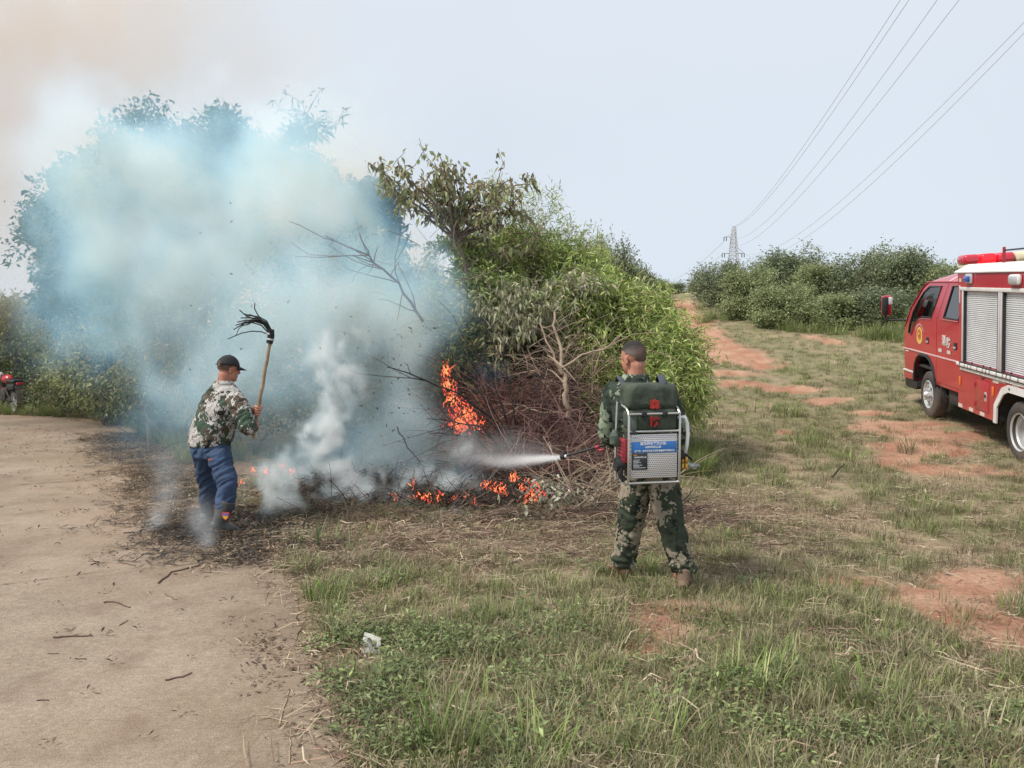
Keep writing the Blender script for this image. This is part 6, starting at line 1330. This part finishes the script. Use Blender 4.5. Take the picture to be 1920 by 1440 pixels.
# ================================================================ SMOKE, SPRAY (volumes from a density array)
def vol_mat(name, col, dens, aniso=0.0, absorb=None):
    m = D.materials.new(name); m.use_nodes = True; n = m.node_tree; n.nodes.clear(); o = n.nodes.new('ShaderNodeOutputMaterial')
    a = n.nodes.new('ShaderNodeAttribute'); a.attribute_name = 'density'
    k = n.nodes.new('ShaderNodeMath'); k.operation = 'MULTIPLY'; k.inputs[1].default_value = dens; n.links.new(a.outputs['Fac'], k.inputs[0])
    s = n.nodes.new('ShaderNodeVolumeScatter'); s.inputs['Color'].default_value = (*col, 1); s.inputs['Anisotropy'].default_value = aniso; n.links.new(k.outputs[0], s.inputs['Density']); out = s.outputs[0]
    if absorb:
        ab = n.nodes.new('ShaderNodeVolumeAbsorption'); ab.inputs['Color'].default_value = (*absorb[0], 1)
        k2 = n.nodes.new('ShaderNodeMath'); k2.operation = 'MULTIPLY'; k2.inputs[1].default_value = absorb[1]; n.links.new(k.outputs[0], k2.inputs[0]); n.links.new(k2.outputs[0], ab.inputs['Density'])
        q = n.nodes.new('ShaderNodeAddShader'); n.links.new(out, q.inputs[0]); n.links.new(ab.outputs[0], q.inputs[1]); out = q.outputs[0]
    n.links.new(out, o.inputs['Volume']); m.volume_intensity if False else None
    return m
def volume(name, lo, hi, vox, fn, m, label, cat):
    lo = np.array(lo, float); hi = np.array(hi, float); res = np.maximum(2, np.round((hi - lo) / vox).astype(int))
    ax = [np.linspace(lo[i], hi[i], res[i]) for i in range(3)]
    X_, Y_, Z_ = np.meshgrid(*ax, indexing='ij'); P = np.stack([X_, Y_, Z_], -1)
    d = fn(P).astype(np.float32)
    e = np.ones(res); 
    for i in range(3):
        s_ = [1, 1, 1]; s_[i] = res[i]; k = np.arange(res[i]).reshape(s_); e = e * np.clip(np.minimum(k, res[i] - 1 - k) / 3.0, 0, 1)
    d = (d * e).ravel(); d[d < .004] = 0
    me = D.meshes.new(name); me.vertices.add(len(d)); me.vertices.foreach_set('co', P.reshape(-1, 3).astype(np.float32).ravel())
    at_ = me.attributes.new('dens', 'FLOAT', 'POINT'); at_.data.foreach_set('value', d); me.update()
    o = D.objects.new(name, me); COL.objects.link(o); me.materials.append(m)
    g = D.node_groups.new('grid_' + name, 'GeometryNodeTree'); L = g.links.new
    g.interface.new_socket('Geometry', in_out='INPUT', socket_type='NodeSocketGeometry'); g.interface.new_socket('Geometry', in_out='OUTPUT', socket_type='NodeSocketGeometry')
    gi = g.nodes.new('NodeGroupInput'); go = g.nodes.new('NodeGroupOutput')
    vc_ = g.nodes.new('GeometryNodeVolumeCube'); vc_.inputs['Min'].default_value = lo; vc_.inputs['Max'].default_value = hi
    for i, q in enumerate(('Resolution X', 'Resolution Y', 'Resolution Z')): vc_.inputs[q].default_value = int(res[i])
    po = g.nodes.new('GeometryNodeInputPosition'); sx = g.nodes.new('ShaderNodeSeparateXYZ'); L(po.outputs[0], sx.inputs[0]); idx_ = None
    strides = [res[1] * res[2], res[2], 1]
    for i in range(3):
        mr_ = g.nodes.new('ShaderNodeMapRange'); mr_.inputs[1].default_value = lo[i]; mr_.inputs[2].default_value = hi[i]; mr_.inputs[3].default_value = 0; mr_.inputs[4].default_value = res[i] - 1
        L(sx.outputs[i], mr_.inputs[0]); rd = g.nodes.new('ShaderNodeMath'); rd.operation = 'ROUND'; L(mr_.outputs[0], rd.inputs[0])
        ti = g.nodes.new('FunctionNodeFloatToInt'); L(rd.outputs[0], ti.inputs[0])
        mu = g.nodes.new('FunctionNodeIntegerMath'); mu.operation = 'MULTIPLY'; mu.inputs[1].default_value = int(strides[i]); L(ti.outputs[0], mu.inputs[0])
        if idx_ is None: idx_ = mu.outputs[0]
        else: aa = g.nodes.new('FunctionNodeIntegerMath'); aa.operation = 'ADD'; L(idx_, aa.inputs[0]); L(mu.outputs[0], aa.inputs[1]); idx_ = aa.outputs[0]
    si = g.nodes.new('GeometryNodeSampleIndex'); si.data_type = 'FLOAT'; si.domain = 'POINT'; L(gi.outputs[0], si.inputs['Geometry'])
    na = g.nodes.new('GeometryNodeInputNamedAttribute'); na.data_type = 'FLOAT'; na.inputs[0].default_value = 'dens'; L(na.outputs[0], si.inputs['Value']); L(idx_, si.inputs['Index'])
    L(si.outputs[0], vc_.inputs['Density'])
    sm = g.nodes.new('GeometryNodeSetMaterial'); sm.inputs['Material'].default_value = m; L(vc_.outputs[0], sm.inputs[0]); L(sm.outputs[0], go.inputs[0])
    md = o.modifiers.new('grid', 'NODES'); md.node_group = g
    return tag(o, label, cat, kind='stuff')
def blobs(P, L_, seed=0):
    """L_ rows: (px, py, y, rx_px, rz_px, ry_m, amount)"""
    s = np.zeros(P.shape[:3])
    for px, py, y, rx, rz, ry, a in L_:
        c = at(px, py, y); k = y / F_PX
        q = ((P[..., 0] - c.x) / (rx * k)) ** 2 + ((P[..., 1] - y) / ry) ** 2 + ((P[..., 2] - c.z) / (rz * k)) ** 2
        s += a * np.exp(-q * 1.1)
    return s
def turb(P, f, warp, seed, octv=5):
    w_ = np.stack([fbm(P * f * .8 + seed + 11 * i, 3) - .5 for i in range(3)], -1)
    return fbm(P * f * np.array([1, 1, .8]) + w_ * warp + seed, octv, .55)
def nrm(t): return (t - t.mean()) / (t.std() + 1e-6)
def warp(P, f, a, seed): return P + np.stack([fbm(P * f + seed + 13 * i, 4) - .5 for i in range(3)], -1) * 2 * a
BLUE = [(700, 470, 10.2, 85, 75, .7, .60), (775, 590, 9.5, 70, 70, .6, .75), (640, 400, 10.8, 80, 75, .8, .55), (820, 650, 9.3, 45, 45, .4, .55), (560, 380, 11.2, 90, 80, .8, .35), (925, 720, 9.1, 42, 36, .3, .40), (200, 520, 11.8, 90, 110, .7, .35), (700, 560, 9.8, 80, 60, .6, .35), (250, 640, 11.5, 110, 60, .8, .30)]
def bluef(P):
    t = turb(P, 1.0, 2.4, 5, 5); B = blobs(warp(P, .9, .45, 2), BLUE); return np.clip(B * 1.05 + nrm(t) * .25 - .15, B * .1, 1.5) * np.clip(B * 6, 0, 1)
def big(P):
    P0_ = P; P = warp(P, .8, .55, 1)
    B = blobs(P, [(400, 330, 11.4, 230, 130, 1.2, .75), (330, 480, 11.2, 190, 120, 1.2, .75), (470, 480, 10.6, 190, 130, 1.2, .85), (250, 620, 11.6, 150, 75, 1.0, .40),
                  (560, 610, 9.8, 180, 110, 1.0, .80), (650, 540, 9.6, 140, 90, .9, .62), (760, 600, 9.5, 70, 60, .6, .25), (640, 710, 9.3, 130, 90, .7, .50), (770, 790, 9.1, 90, 60, .5, .36),
                  (430, 720, 9.8, 150, 95, .8, .62), (330, 790, 9.8, 120, 50, .6, .40), (520, 850, 8.8, 140, 60, .6, .55), (700, 860, 8.9, 140, 45, .5, .45), (330, 760, 10.5, 110, 60, .7, .25), (600, 400, 10.8, 80, 80, .9, .30),
                  (270, 280, 12.0, 160, 110, .9, .42), (130, 440, 12.2, 110, 120, .6, .36), (540, 310, 11.4, 90, 80, .8, .38), (330, 130, 11.9, 260, 130, .8, .30), (400, 880, 8.6, 90, 60, .6, .22), (850, 880, 8.8, 70, 36, .4, .22)])
    t = turb(P0_, .85, 2.6, 3, 6)
    t2 = fbm(P * 3.2 + 5, 4); return np.clip(B * .95 + nrm(t) * .26 + nrm(t2) * .10 - .19, B * .24, 1.5) * np.clip(B * 6, 0, 1)
SM = vol_mat('blue_smoke', (.40, .73, 1.0), 1.7, .1, ((.6, .62, .6), .04))
volume('smoke', (-9.6, 7.7, 0.0), (0.6, 12.7, 8.2), .072, big, SM, 'broad blue white smoke cloud drifting left over the thicket', 'smoke')
volume('blue_smoke', (-7.0, 7.9, 0.4), (0.7, 12.4, 6.2), .085, bluef, vol_mat('thin_blue_smoke', (.24, .59, 1.0), 4.6, .1), 'thin blue smoke veil along the right edge of the cloud', 'smoke')
def plumes(P):
    P0_ = P; P = warp(P, 3.0, .13, 4)
    B = blobs(P, [(578, 802, 8.0, 22, 20, .15, .8), (612, 795, 7.9, 24, 24, .16, .9), (592, 838, 7.9, 30, 26, .18, 1.0), (628, 862, 7.85, 34, 30, .2, 1.1), (655, 900, 7.8, 34, 26, .2, 1.2), (690, 932, 7.75, 38, 20, .18, 1.2), (735, 955, 7.7, 38, 14, .15, 1.0), (625, 930, 7.8, 34, 20, .18, 1.0), (632, 745, 8.1, 38, 40, .28, .55), (650, 700, 8.2, 40, 34, .28, .55), (625, 655, 8.3, 44, 36, .3, .5),
                  (520, 985, 7.3, 26, 18, .14, 1.8), (520, 930, 7.5, 38, 40, .22, .8), (545, 880, 7.8, 45, 40, .25, .55), (505, 1000, 7.2, 14, 10, .10, 1.6),
                  (840, 915, 8.0, 50, 28, .2, .8), (890, 960, 7.55, 50, 22, .16, 1.0), (850, 978, 7.4, 36, 12, .12, .9), (700, 900, 8.1, 50, 30, .2, .7), (560, 950, 7.6, 50, 26, .2, .7), (800, 895, 8.2, 50, 24, .22, .4), (850, 830, 8.4, 36, 28, .25, .3), (745, 925, 7.9, 40, 20, .18, .7)])
    t = turb(P0_, 3.6, 2.8, 9, 6)
    t2 = turb(P0_, 9.0, 1.2, 4, 4); return np.clip(B * .62 + nrm(t) * .26 + nrm(t2) * .17 - .24, 0, 1.2) * np.clip(B * 4, 0, 1)
PM = vol_mat('dense_smoke', (.76, .91, .96), 9.0, .0, ((.5, .5, .45), .04))
volume('dense_smoke', (-2.9, 6.9, 0.0), (0.3, 8.9, 2.2), .027, plumes, PM, 'dense white plumes boiling up from the smouldering pile', 'smoke')
def wisps(P):
    B = blobs(P, [(278, 1010, 6.75, 12, 18, .06, .9), (292, 975, 6.8, 16, 22, .07, .7), (308, 935, 6.9, 20, 30, .08, .5), (320, 880, 7.0, 30, 40, .1, .25), (393, 1050, 6.1, 10, 16, .06, .6), (388, 1020, 6.2, 16, 22, .07, .6), (380, 975, 6.4, 24, 34, .1, .35)])
    t = turb(P, 6, 1.6, 21)
    return B * np.clip((t - .35) * 6.0, 0.0, 2.2)
WM = vol_mat('thin_smoke', (.84, .93, 1.0), 5.0, .1)
volume('smoke_wisp', (-3.5, 5.9, 0.0), (-2.1, 7.2, .95), .03, wisps, WM, 'thin smoke wisps curling off the road by the rubber boots', 'smoke')
def drift(P):
    B = blobs(P, [(120, 60, 16, 380, 130, 2.0, .8), (60, 250, 16, 220, 150, 1.6, .7), (330, 150, 16, 170, 90, 1.4, .6), (-150, 300, 16, 300, 220, 2, .8), (30, 480, 16.5, 110, 80, 1.2, .5), (-200, -100, 16, 500, 200, 2, .8)])
    t = turb(P, .5, 2.0, 31, 5)
    return np.clip(B * .95 + nrm(t) * .22 - .10, B * .25, 1.6) * np.clip(B * 5, 0, 1)
DM = vol_mat('brown_smoke', (.95, .88, .78), .30, .1, ((.82, .66, .50), .75))
volume('drifting_smoke', (-18, 12.9, 1.0), (-2.8, 19.5, 12.5), .22, drift, DM, 'thin warm brown smoke drifting across the upper left sky', 'smoke')
# ================================================================ FLAMES
def flame_mat():
    m = D.materials.new('flame'); m.use_nodes = True; n = m.node_tree; n.nodes.clear(); L = n.links.new
    o = N(n, 'ShaderNodeOutputMaterial'); t = N(n, 'ShaderNodeTexCoord'); c = N(n, 'ShaderNodeVertexColor', layer_name='col')
    em_ = N(n, 'ShaderNodeEmission'); em_.inputs[1].default_value = 1.5; L(c.outputs[0], em_.inputs[0]); tr = N(n, 'ShaderNodeBsdfTransparent')
    lw = N(n, 'ShaderNodeLayerWeight'); lw.inputs[0].default_value = .35; mx = N(n, 'ShaderNodeMixShader'); r = N(n, 'ShaderNodeMapRange'); r.inputs[1].default_value = .25; r.inputs[2].default_value = .95; L(lw.outputs['Facing'], r.inputs[0]); L(r.outputs[0], mx.inputs[0])
    L(em_.outputs[0], mx.inputs[1]); L(tr.outputs[0], mx.inputs[2]); L(mx.outputs[0], o.inputs[0]); return m
M_FLM = flame_mat()
def flame(rows, label, vox=0, thr=.5, f=0, seed=1, cat='flames', dens=0.90):
    """rows (px, py, y, rx_px, rz_px, ry_m): torn flame made of many small wavering tongues"""
    rng = np.random.RandomState(seed); mb = MB(); cols = []
    for a, b, c, rx, rz, ry in rows:
        k = c / F_PX; cc = np.array(at(a, b, c)); n_ = int(max(5, rx * rz * .30 * dens))
        for _ in range(n_):
            q = rng.randn(3) * np.array([rx * k * .50, ry * .5, rz * k * .50]); p = cc + q; p[2] = max(p[2], .02)
            edge = np.linalg.norm(q / np.array([rx * k, ry, rz * k])); h_ = (.020 + .060 * rng.rand() ** 1.5) * (1.15 - .4 * min(edge, 1.5)); r_ = .0035 + .0075 * rng.rand() * (1.2 - .5 * min(edge, 1.5))
            d = np.array([rng.randn() * .45, rng.randn() * .3, 1.0]); pts = []; w0 = rng.rand() * 6.28; am_ = .35 * h_
            for t_ in np.linspace(0, 1, 7): pts.append(tuple(p + d * h_ * t_ + np.array([math.sin(w0 + t_ * 4.2) * am_ * t_, math.cos(w0 + t_ * 3) * am_ * .6 * t_, 0])))
            mb.tube(pts, [r_ * .35, r_ * .9, r_, r_ * .85, r_ * .6, r_ * .32, .0004], 6, flat=.55)
            hot = max(0, 1 - edge * .8) * .6 + rng.rand() * .4; cols += [(1.0, .06 + .42 * hot ** 1.6, .025 + .12 * hot)] * (7 * 6)
    V = np.array(mb.v); c0 = V.mean(0); me = D.meshes.new('flame'); me.from_pydata([tuple(v) for v in V - c0], [], mb.f)
    ca = me.color_attributes.new('col', 'FLOAT_COLOR', 'POINT'); ca.data.foreach_set('color', np.concatenate([np.array(cols), np.ones((len(cols), 1))], 1).astype(np.float32).ravel())
    q = link('flame', me, M_FLM, None, 180); q.location = c0
    return tag(q, label, cat, 'flames of the brush fire', 'stuff')
flame([(836, 700, 8.95, 9, 18, .07), (841, 725, 8.95, 12, 18, .08), (852, 752, 8.92, 20, 18, .10), (872, 782, 8.9, 24, 22, .12), (862, 800, 8.9, 22, 14, .1), (895, 800, 8.95, 14, 12, .1)], 'tallest red orange flame climbing behind the bare black shrub', seed=2, dens=0.77)
flame([(1002, 938, 7.70, 17, 24, .08), (985, 950, 7.68, 12, 12, .06), (1012, 955, 7.68, 14, 9, .06)], 'bright orange flame among withered leaves at the right of the pile', seed=5, thr=.45, dens=0.58)
flame([(912, 912, 7.77, 16, 7, .06), (932, 918, 7.76, 16, 11, .07), (945, 928, 7.75, 10, 8, .05), (960, 900, 7.79, 8, 12, .06)], 'low flames and embers left of the bright orange flame', seed=8, thr=.5, dens=0.40)
flame([(965, 895, 7.82, 8, 9, .05), (990, 905, 7.79, 8, 8, .05), (975, 915, 7.79, 14, 8, .06)], 'small dull red flames beneath the water jet', seed=11, thr=.55, dens=0.29)
flame([(800, 932, 7.70, 28, 9, .09), (830, 938, 7.70, 20, 10, .09), (775, 935, 7.71, 14, 8, .07), (815, 955, 7.66, 24, 7, .08)], 'glowing embers under the thick black log', seed=14, thr=.5, dens=0.29)
flame([(773, 910, 7.76, 8, 9, .05), (852, 938, 7.67, 7, 7, .05)], 'two little flames beside the upright stump', seed=17, thr=.4, dens=0.36)
flame([(475, 884, 8.7, 7, 6, .04), (497, 888, 8.7, 4, 3, .03), (530, 876, 8.9, 5, 4, .04), (546, 889, 8.9, 6, 8, .05), (450, 908, 7.77, 10, 4, .04)], 'faint small flames showing through smoke left of the white plume', seed=20, thr=.6, dens=0.25)
flame([(895, 950, 7.62, 22, 8, .05), (880, 935, 7.63, 9, 6, .05), (740, 935, 7.65, 8, 6, .04)], 'pale flames veiled by the blue white smoke patch', seed=23, thr=.6, dens=0.25)
# ---------------------------------------------------------------- water jet
def jet(P):
    a = np.array(LW(1.06)); bq = np.array(A(925, 866, 7.6)); d = bq - a; ln_ = np.linalg.norm(d); d /= ln_
    q = P - a; t_ = q @ d; r_ = np.linalg.norm(q - t_[..., None] * d, axis=-1); rad = .009 + .040 * np.clip(t_, 0, 3) ** 1.0
    s_ = np.exp(-(r_ / rad) ** 2 * 1.4) * (t_ > 0) * np.exp(-np.clip(t_, 0, 9) * 1.5) * (.012 / rad) ** .9 * 16 * (.55 + .9 * fbm(np.stack([t_ * 3, r_ * 30, P[..., 2] * 22], -1), 3))
    mist = blobs(P, [(950, 840, 7.5, 60, 26, .5, .35), (905, 858, 7.7, 60, 26, .5, .40), (1000, 848, 7.0, 40, 16, .3, .18)]) * np.clip((fbm(P * 4, 4) - .3) * 4, 0, 2)
    return s_ + mist * .16
volume('water_jet', (-.9, 5.95, .45), (.50, 8.3, 1.35), .019, jet, vol_mat('water_mist', (.96, .97, 1.0), 6.0), 'white water jet and mist sprayed from the lance at the fire', 'water jet')

# ================================================================ MOTORCYCLE
mo_ = empty('motorcycle'); mf, mfd = frame((-.76, .65, 0)); mpos = Vector((at(27, 700, 19.3).x, 19.3, hz(at(27, 700, 19.3).x, 19.3) + .014))
mo_.matrix_world = Matrix(((mfd.x, -mf.x, 0, mpos.x), (mfd.y, -mf.y, 0, mpos.y), (0, 0, 1, mpos.z), (0, 0, 0, 1)))   # x forward, y left, rear axle at x = 0
tag(mo_, 'small red motorcycle with rear rack parked at the far road edge, cut by the frame', 'motorcycle')
q_ = lambda mb, nm, m, par=mo_, sm=40: mb.build(nm, m, par, sm)
for x_ in (0, 1.25):
    w_ = empty('wheel', (x_, 0, .29)); w_.parent = mo_; MY = Matrix.Rotation(-PI / 2, 4, 'X')
    q_(MB().lathe([(.235, -.04), (.27, -.048), (.29, -.02), (.29, .02), (.27, .048), (.235, .04)], 28, MY, closed=True), 'tyre', M_RUB, w_)
    rm_ = MB().lathe([(.235, -.035), (.225, 0), (.235, .035), (.24, 0)], 28, MY, closed=True).lathe([(.05, -.05), (.05, .05)], 12, MY)
    for a in np.linspace(0, 2 * PI, 12, endpoint=False): rm_.tube([(.04 * math.cos(a), .02, .04 * math.sin(a)), (.23 * math.cos(a + .2), 0, .23 * math.sin(a + .2))], .004, 4)
    q_(rm_, 'rim', M_CHR, w_)
q_(MB().tube([(-.25, 0, .72), (.35, 0, .70), (.62, 0, .74), (.98, 0, .92)], .022).tube([(.25, 0, .70), (.30, 0, .35), (.85, 0, .33), (.98, 0, .88)], .02).tube([(0, .08, .29), (.35, .08, .35)], .018).tube([(0, -.08, .29), (.35, -.08, .35)], .018), 'frame', M_DRK)
q_(MB().ell((.52, 0, .84), (.24, .13, .12)), 'fuel_tank', M_RED, sm=180); q_(MB().rbox((-.28, -.12, .76), (.32, .12, .84), .035, 3), 'seat', M_BLK); q_(MB().rbox((-.22, -.12, .58), (.26, .12, .73), .04, 3), 'side_panel', M_BLK)
q_(MB().tube([(-.15, .11, .86), (-.45, .11, .90), (-.45, -.11, .90), (-.15, -.11, .86)], .011).tube([(-.25, .11, .87), (-.25, -.11, .87)], .009).tube([(-.35, .11, .88), (-.35, -.11, .88)], .009), 'rear_rack', M_BLK)
q_(MB().rbox((-.42, -.08, .72), (-.33, .08, .78), .02), 'tail_light', M_REDL); q_(MB().add([(-.30 - .12 * t_, s_, .70 - .42 * t_) for t_ in (0, .5, 1) for s_ in (-.085, .085)] + [(-.29 - .12 * t_, s_, .695 - .42 * t_) for t_ in (0, .5, 1) for s_ in (-.085, .085)], [(0, 1, 3, 2), (2, 3, 5, 4), (6, 8, 9, 7), (8, 10, 11, 9), (0, 2, 8, 6), (2, 4, 10, 8), (1, 7, 9, 3), (3, 9, 11, 5), (4, 5, 11, 10), (0, 6, 7, 1)]), 'mudguard', simple('grey_plate', (.16, .14, .12), .6, var=.1))
for s_ in (-1, 1):
    q_(MB().tube([(-.33, s_ * .05, .62), (-.34, s_ * .20, .60)], .008).ell((-.35, s_ * .22, .60), (.02, .028, .022)), 'indicator', M_DRK); q_(MB().tube([(1.25, s_ * .07, .29), (1.0, s_ * .07, .95)], .02), 'fork', M_DRK)
    q_(MB().tube([(.30, s_ * .12, .60), (-.08, s_ * .12, .30)], .025), 'shock_absorber', M_DRK); q_(MB().tube([(.95, s_ * .30, 1.06), (.93, s_ * .36, 1.22)], .006).ell((.93, s_ * .37, 1.27), (.01, .06, .045)), 'mirror', M_BLK)
q_(MB().tube([(.88, -.36, 1.04), (.98, -.2, 1.06), (.98, .2, 1.06), (.88, .36, 1.04)], .013), 'handlebar', M_BLK); q_(MB().rbox((.35, -.13, .32), (.72, .13, .62), .05), 'engine', M_DRK); q_(MB().tube([(.6, -.15, .35), (.1, -.17, .30), (-.25, -.17, .38)], [.02, .04, .04]), 'exhaust', M_CHR)
q_(MB().ell((1.05, 0, .92), (.08, .09, .09)), 'headlight', M_CHR); q_(MB().tube([(1.0, 0, .60), (1.25, 0, .63), (1.5, 0, .50)], [.05, .06, .05], flat=.3), 'front_mudguard', M_RED)

# ================================================================ PYLON AND WIRES
py_ = empty('pylon'); U_ = 300 / F_PX; tp = at(1376, 425, 300); base = Vector((tp.x, 300, hz(tp.x, 300))); py_.location = base; H_ = tp.z - base.z
tag(py_, 'grey lattice power pylon rising behind the bushes', 'pylon')
M_PYL = simple('galvanised_steel', (.46, .46, .49), .6, .2, var=.1, scale=.3)
wz = lambda z: np.interp(z, [0, H_ * .45, H_ - 55 * U_, H_], [4.2, 2.4, 1.45, .55])
zs_ = list(np.linspace(0, H_ * .5, 5)) + list(np.linspace(H_ * .5, H_, 10))[1:]
for sx_, sy_ in ((1, 1), (1, -1), (-1, -1), (-1, 1)): MB().tube([(sx_ * wz(z), sy_ * wz(z), z) for z in zs_], .13, 4).build('leg', M_PYL, py_, 20)
for i in range(len(zs_) - 1):
    z0, z1 = zs_[i], zs_[i + 1]; c0 = [(a * wz(z0), b_ * wz(z0), z0) for a, b_ in ((1, 1), (1, -1), (-1, -1), (-1, 1))]; c1 = [(a * wz(z1), b_ * wz(z1), z1) for a, b_ in ((1, 1), (1, -1), (-1, -1), (-1, 1))]
    mb = MB()
    for k in range(4): mb.tube([c0[k], c1[(k + 1) % 4]], .07, 4); mb.tube([c0[(k + 1) % 4], c1[k]], .07, 4); mb.tube([c1[k], c1[(k + 1) % 4]], .07, 4)
    o = mb.build('lattice_bay', M_PYL, py_, 20)
zp = lambda py: at(1376, py, 300).z - base.z
def arm(side_, py, L_, zr): 
    z = zp(py); w_ = wz(z) * side_; e_ = (L_ * side_, 0, z); mb = MB().tube([(w_, .8, z), e_], .11, 4).tube([(w_, -.8, z), e_], .11, 4).tube([(w_, 0, z + zr), e_], .10, 4); a_ = mb.build('cross_arm', M_PYL, py_, 20)
    for dx in (0, -.9): MB().tube([(e_[0] + dx * side_, 0, z), (e_[0] + dx * side_, 0, z - 1.6)], .16, 6).build('insulator', M_DRK, a_, 20)
arm(-1, 444, 18 * U_, 1.1); arm(-1, 475, 21 * U_, 2.3); arm(1, 475, 20 * U_, 2.3)
M_WIRE = simple('power_cable', (.42, .43, .45), .6, .1, var=.02)
def wire(p0, pm, p1, d0, d1, lab, r0, r1, ext=1.25):
    a, bq = at(*p0, d0), at(*p1, d1)
    lo_, hi_ = 0.0, 1.0
    for _ in range(50):
        m_ = (lo_ + hi_) / 2; P = a.lerp(bq, m_); x_ = 960 + F_PX * P.x / (P.y * math.cos(PITCH) - (P.z - CZ) * math.sin(PITCH))
        if (x_ < pm[0]) == (p1[0] > p0[0]): lo_ = m_
        else: hi_ = m_
    s_ = lo_; P = a.lerp(bq, s_); zt = at(pm[0], pm[1], P.y).z; sag = (P.z - zt) / (4 * s_ * (1 - s_))
    pts = []; rs = []
    for t_ in np.concatenate([np.linspace(0, 1, 40), np.linspace(1, ext, 6)[1:]]): q = a.lerp(bq, t_); q.z -= 4 * sag * t_ * (1 - t_); pts.append(q); rs.append(r0 + (r1 - r0) * min(t_, 1))
    c0 = pts[0].copy(); o = MB().tube([q - c0 for q in pts], rs, 5).build('power_line', M_WIRE, None, 60); o.location = c0; tag(o, lab, 'power line', 'overhead power lines')
for p in [((1376, 425), (1540, 226), (1688, 0), 'highest overhead wire, running off the top edge furthest left'), ((1379, 425), (1552, 224), (1704, 0), 'overhead wire just right of the highest one at the top edge'), ((1371, 447), (1568, 262), (1757, 0), 'third overhead wire from the left along the top edge'), ((1378, 462), (1610, 240), (1798, 0), 'fourth overhead wire, the last one leaving by the top edge'),
          ((1397, 476), (1630, 330), (1922, 40), 'overhead wire leaving by the right edge, upper one'), ((1398, 478), (1645, 336), (1922, 60), 'overhead wire leaving by the right edge, lower one')]:
    wire(p[0], p[1], p[2], 300, 60, p[3], .045, .020)
wire((1358, 452), (1312, 494), (1262, 524), 300, 520, 'thin far wire from the pylon down to the left, upper one', .07, .09, 1.0); wire((1355, 477), (1325, 498), (1290, 522), 300, 520, 'thin far wire from the pylon down to the left, lower one', .07, .09, 1.0)

# ================================================================ SMALL THINGS ON THE GROUND
M_STN = simple('white_stone', (.72, .70, .64), .7, var=.12, scale=40, dirt=(.35, .28, .2), dirt_amt=.5, bump=.4)
h = hit(697, 1224); mk = MB().prism([(-.048, 0), (-.052, .085), (-.045, .118), (-.01, .108), (.046, .086), (.044, .0)], -.014, .014)
me = mk.mesh('marker_slab')
o = link('marker_slab', me, M_STN, None, 40); o.location = (h.x, h.y, h.z - .012); o.rotation_euler = (-.28, .05, .12); tag(o, 'small white slab standing in the weeds beside the road', 'slab')
for a, bq in (((-.012, .085), (.004, .045)), ((.012, .07), (.004, .045)), ((.02, .068), (.014, .035))): MB().tube([(a[0], -.0155, a[1]), (bq[0], -.0155, bq[1])], .002, 5).build('scratch', M_CHAR, o)
def stone(px, py, r_, lab, m=M_STN):
    h = hit(px, py); mb = MB().ell((0, 0, 0), (r_, r_ * .8, r_ * .6), u=14, v=10); rr = np.random.RandomState(px); mb.v = [tuple(Vector(v) * (1 + .35 * (float(fbm(np.array([v]) / r_ * 1.3 + px, 2)[0]) - .5))) for v in mb.v]
    o = mb.build('stone', m, None, 50); o.location = (h.x, h.y, h.z + r_ * .35); tag(o, lab, 'stone', 'pale stones in the grass')
stone(818, 1333, .034, 'round cream stone low in the weeds, the largest of the pale stones'); stone(868, 1302, .022, 'jagged white stone above and right of the cream stone'); stone(1082, 1252, .014, 'small tan stone in the dry grass right of the marker slab'); stone(838, 1318, .012, 'tiny white stone between the two bigger pale stones')
stone(1150, 1260, .015, 'small pale stone below the red soil patch'); stone(565, 1008, .03, 'white ash lump at the tip of the black slab edge'); 
# flakes of ash in the air
rr = np.random.RandomState(12); V = []; Fc = []; Cc = []
fl = [(400, 515, 9), (378, 437, 9), (430, 378, 9), (252, 226, 10), (278, 240, 10), (431, 417, 9), (540, 563, 8.5), (537, 566, 8.5), (602, 655, 8), (470, 578, 8.5), (430, 512, 9), (150, 621, 9.5), (310, 215, 10), (360, 575, 8), (628, 578, 8.5), (356, 690, 8), (180, 304, 10), (30, 410, 11), (10, 375, 11), (455, 655, 8)]
for _ in range(90): fl.append((640 + rr.rand() * 210, 590 + rr.rand() * 230, 8.4 + rr.rand()))
for _ in range(60): fl.append((760 + rr.randn() * 45, 690 + rr.randn() * 60, 8.4 + rr.rand()))
for i, (px, py, y) in enumerate(fl):
    c = np.array(at(px, py, y)); s_ = (.018 + .012 * rr.rand()) if i < 20 else .012 + .022 * rr.rand(); u_ = rr.randn(3); u_ /= np.linalg.norm(u_); v_ = np.cross(u_, rr.randn(3)); v_ /= np.linalg.norm(v_); k_ = len(V)
    V += [c, c + u_ * s_ + v_ * s_ * .3, c + u_ * s_ * 1.8, c + u_ * s_ - v_ * s_ * .25 + np.cross(u_, v_) * s_ * .3]; Fc += [(k_, k_ + 1, k_ + 2), (k_, k_ + 2, k_ + 3)]
c0 = np.array(V).mean(0); o = link('ash_flakes', np_mesh('ash_flakes', np.array(V) - c0, Fc), M_CHAR); o.location = c0; tag(o, 'dark burnt leaf flakes floating in the smoke', 'ash', kind='stuff')
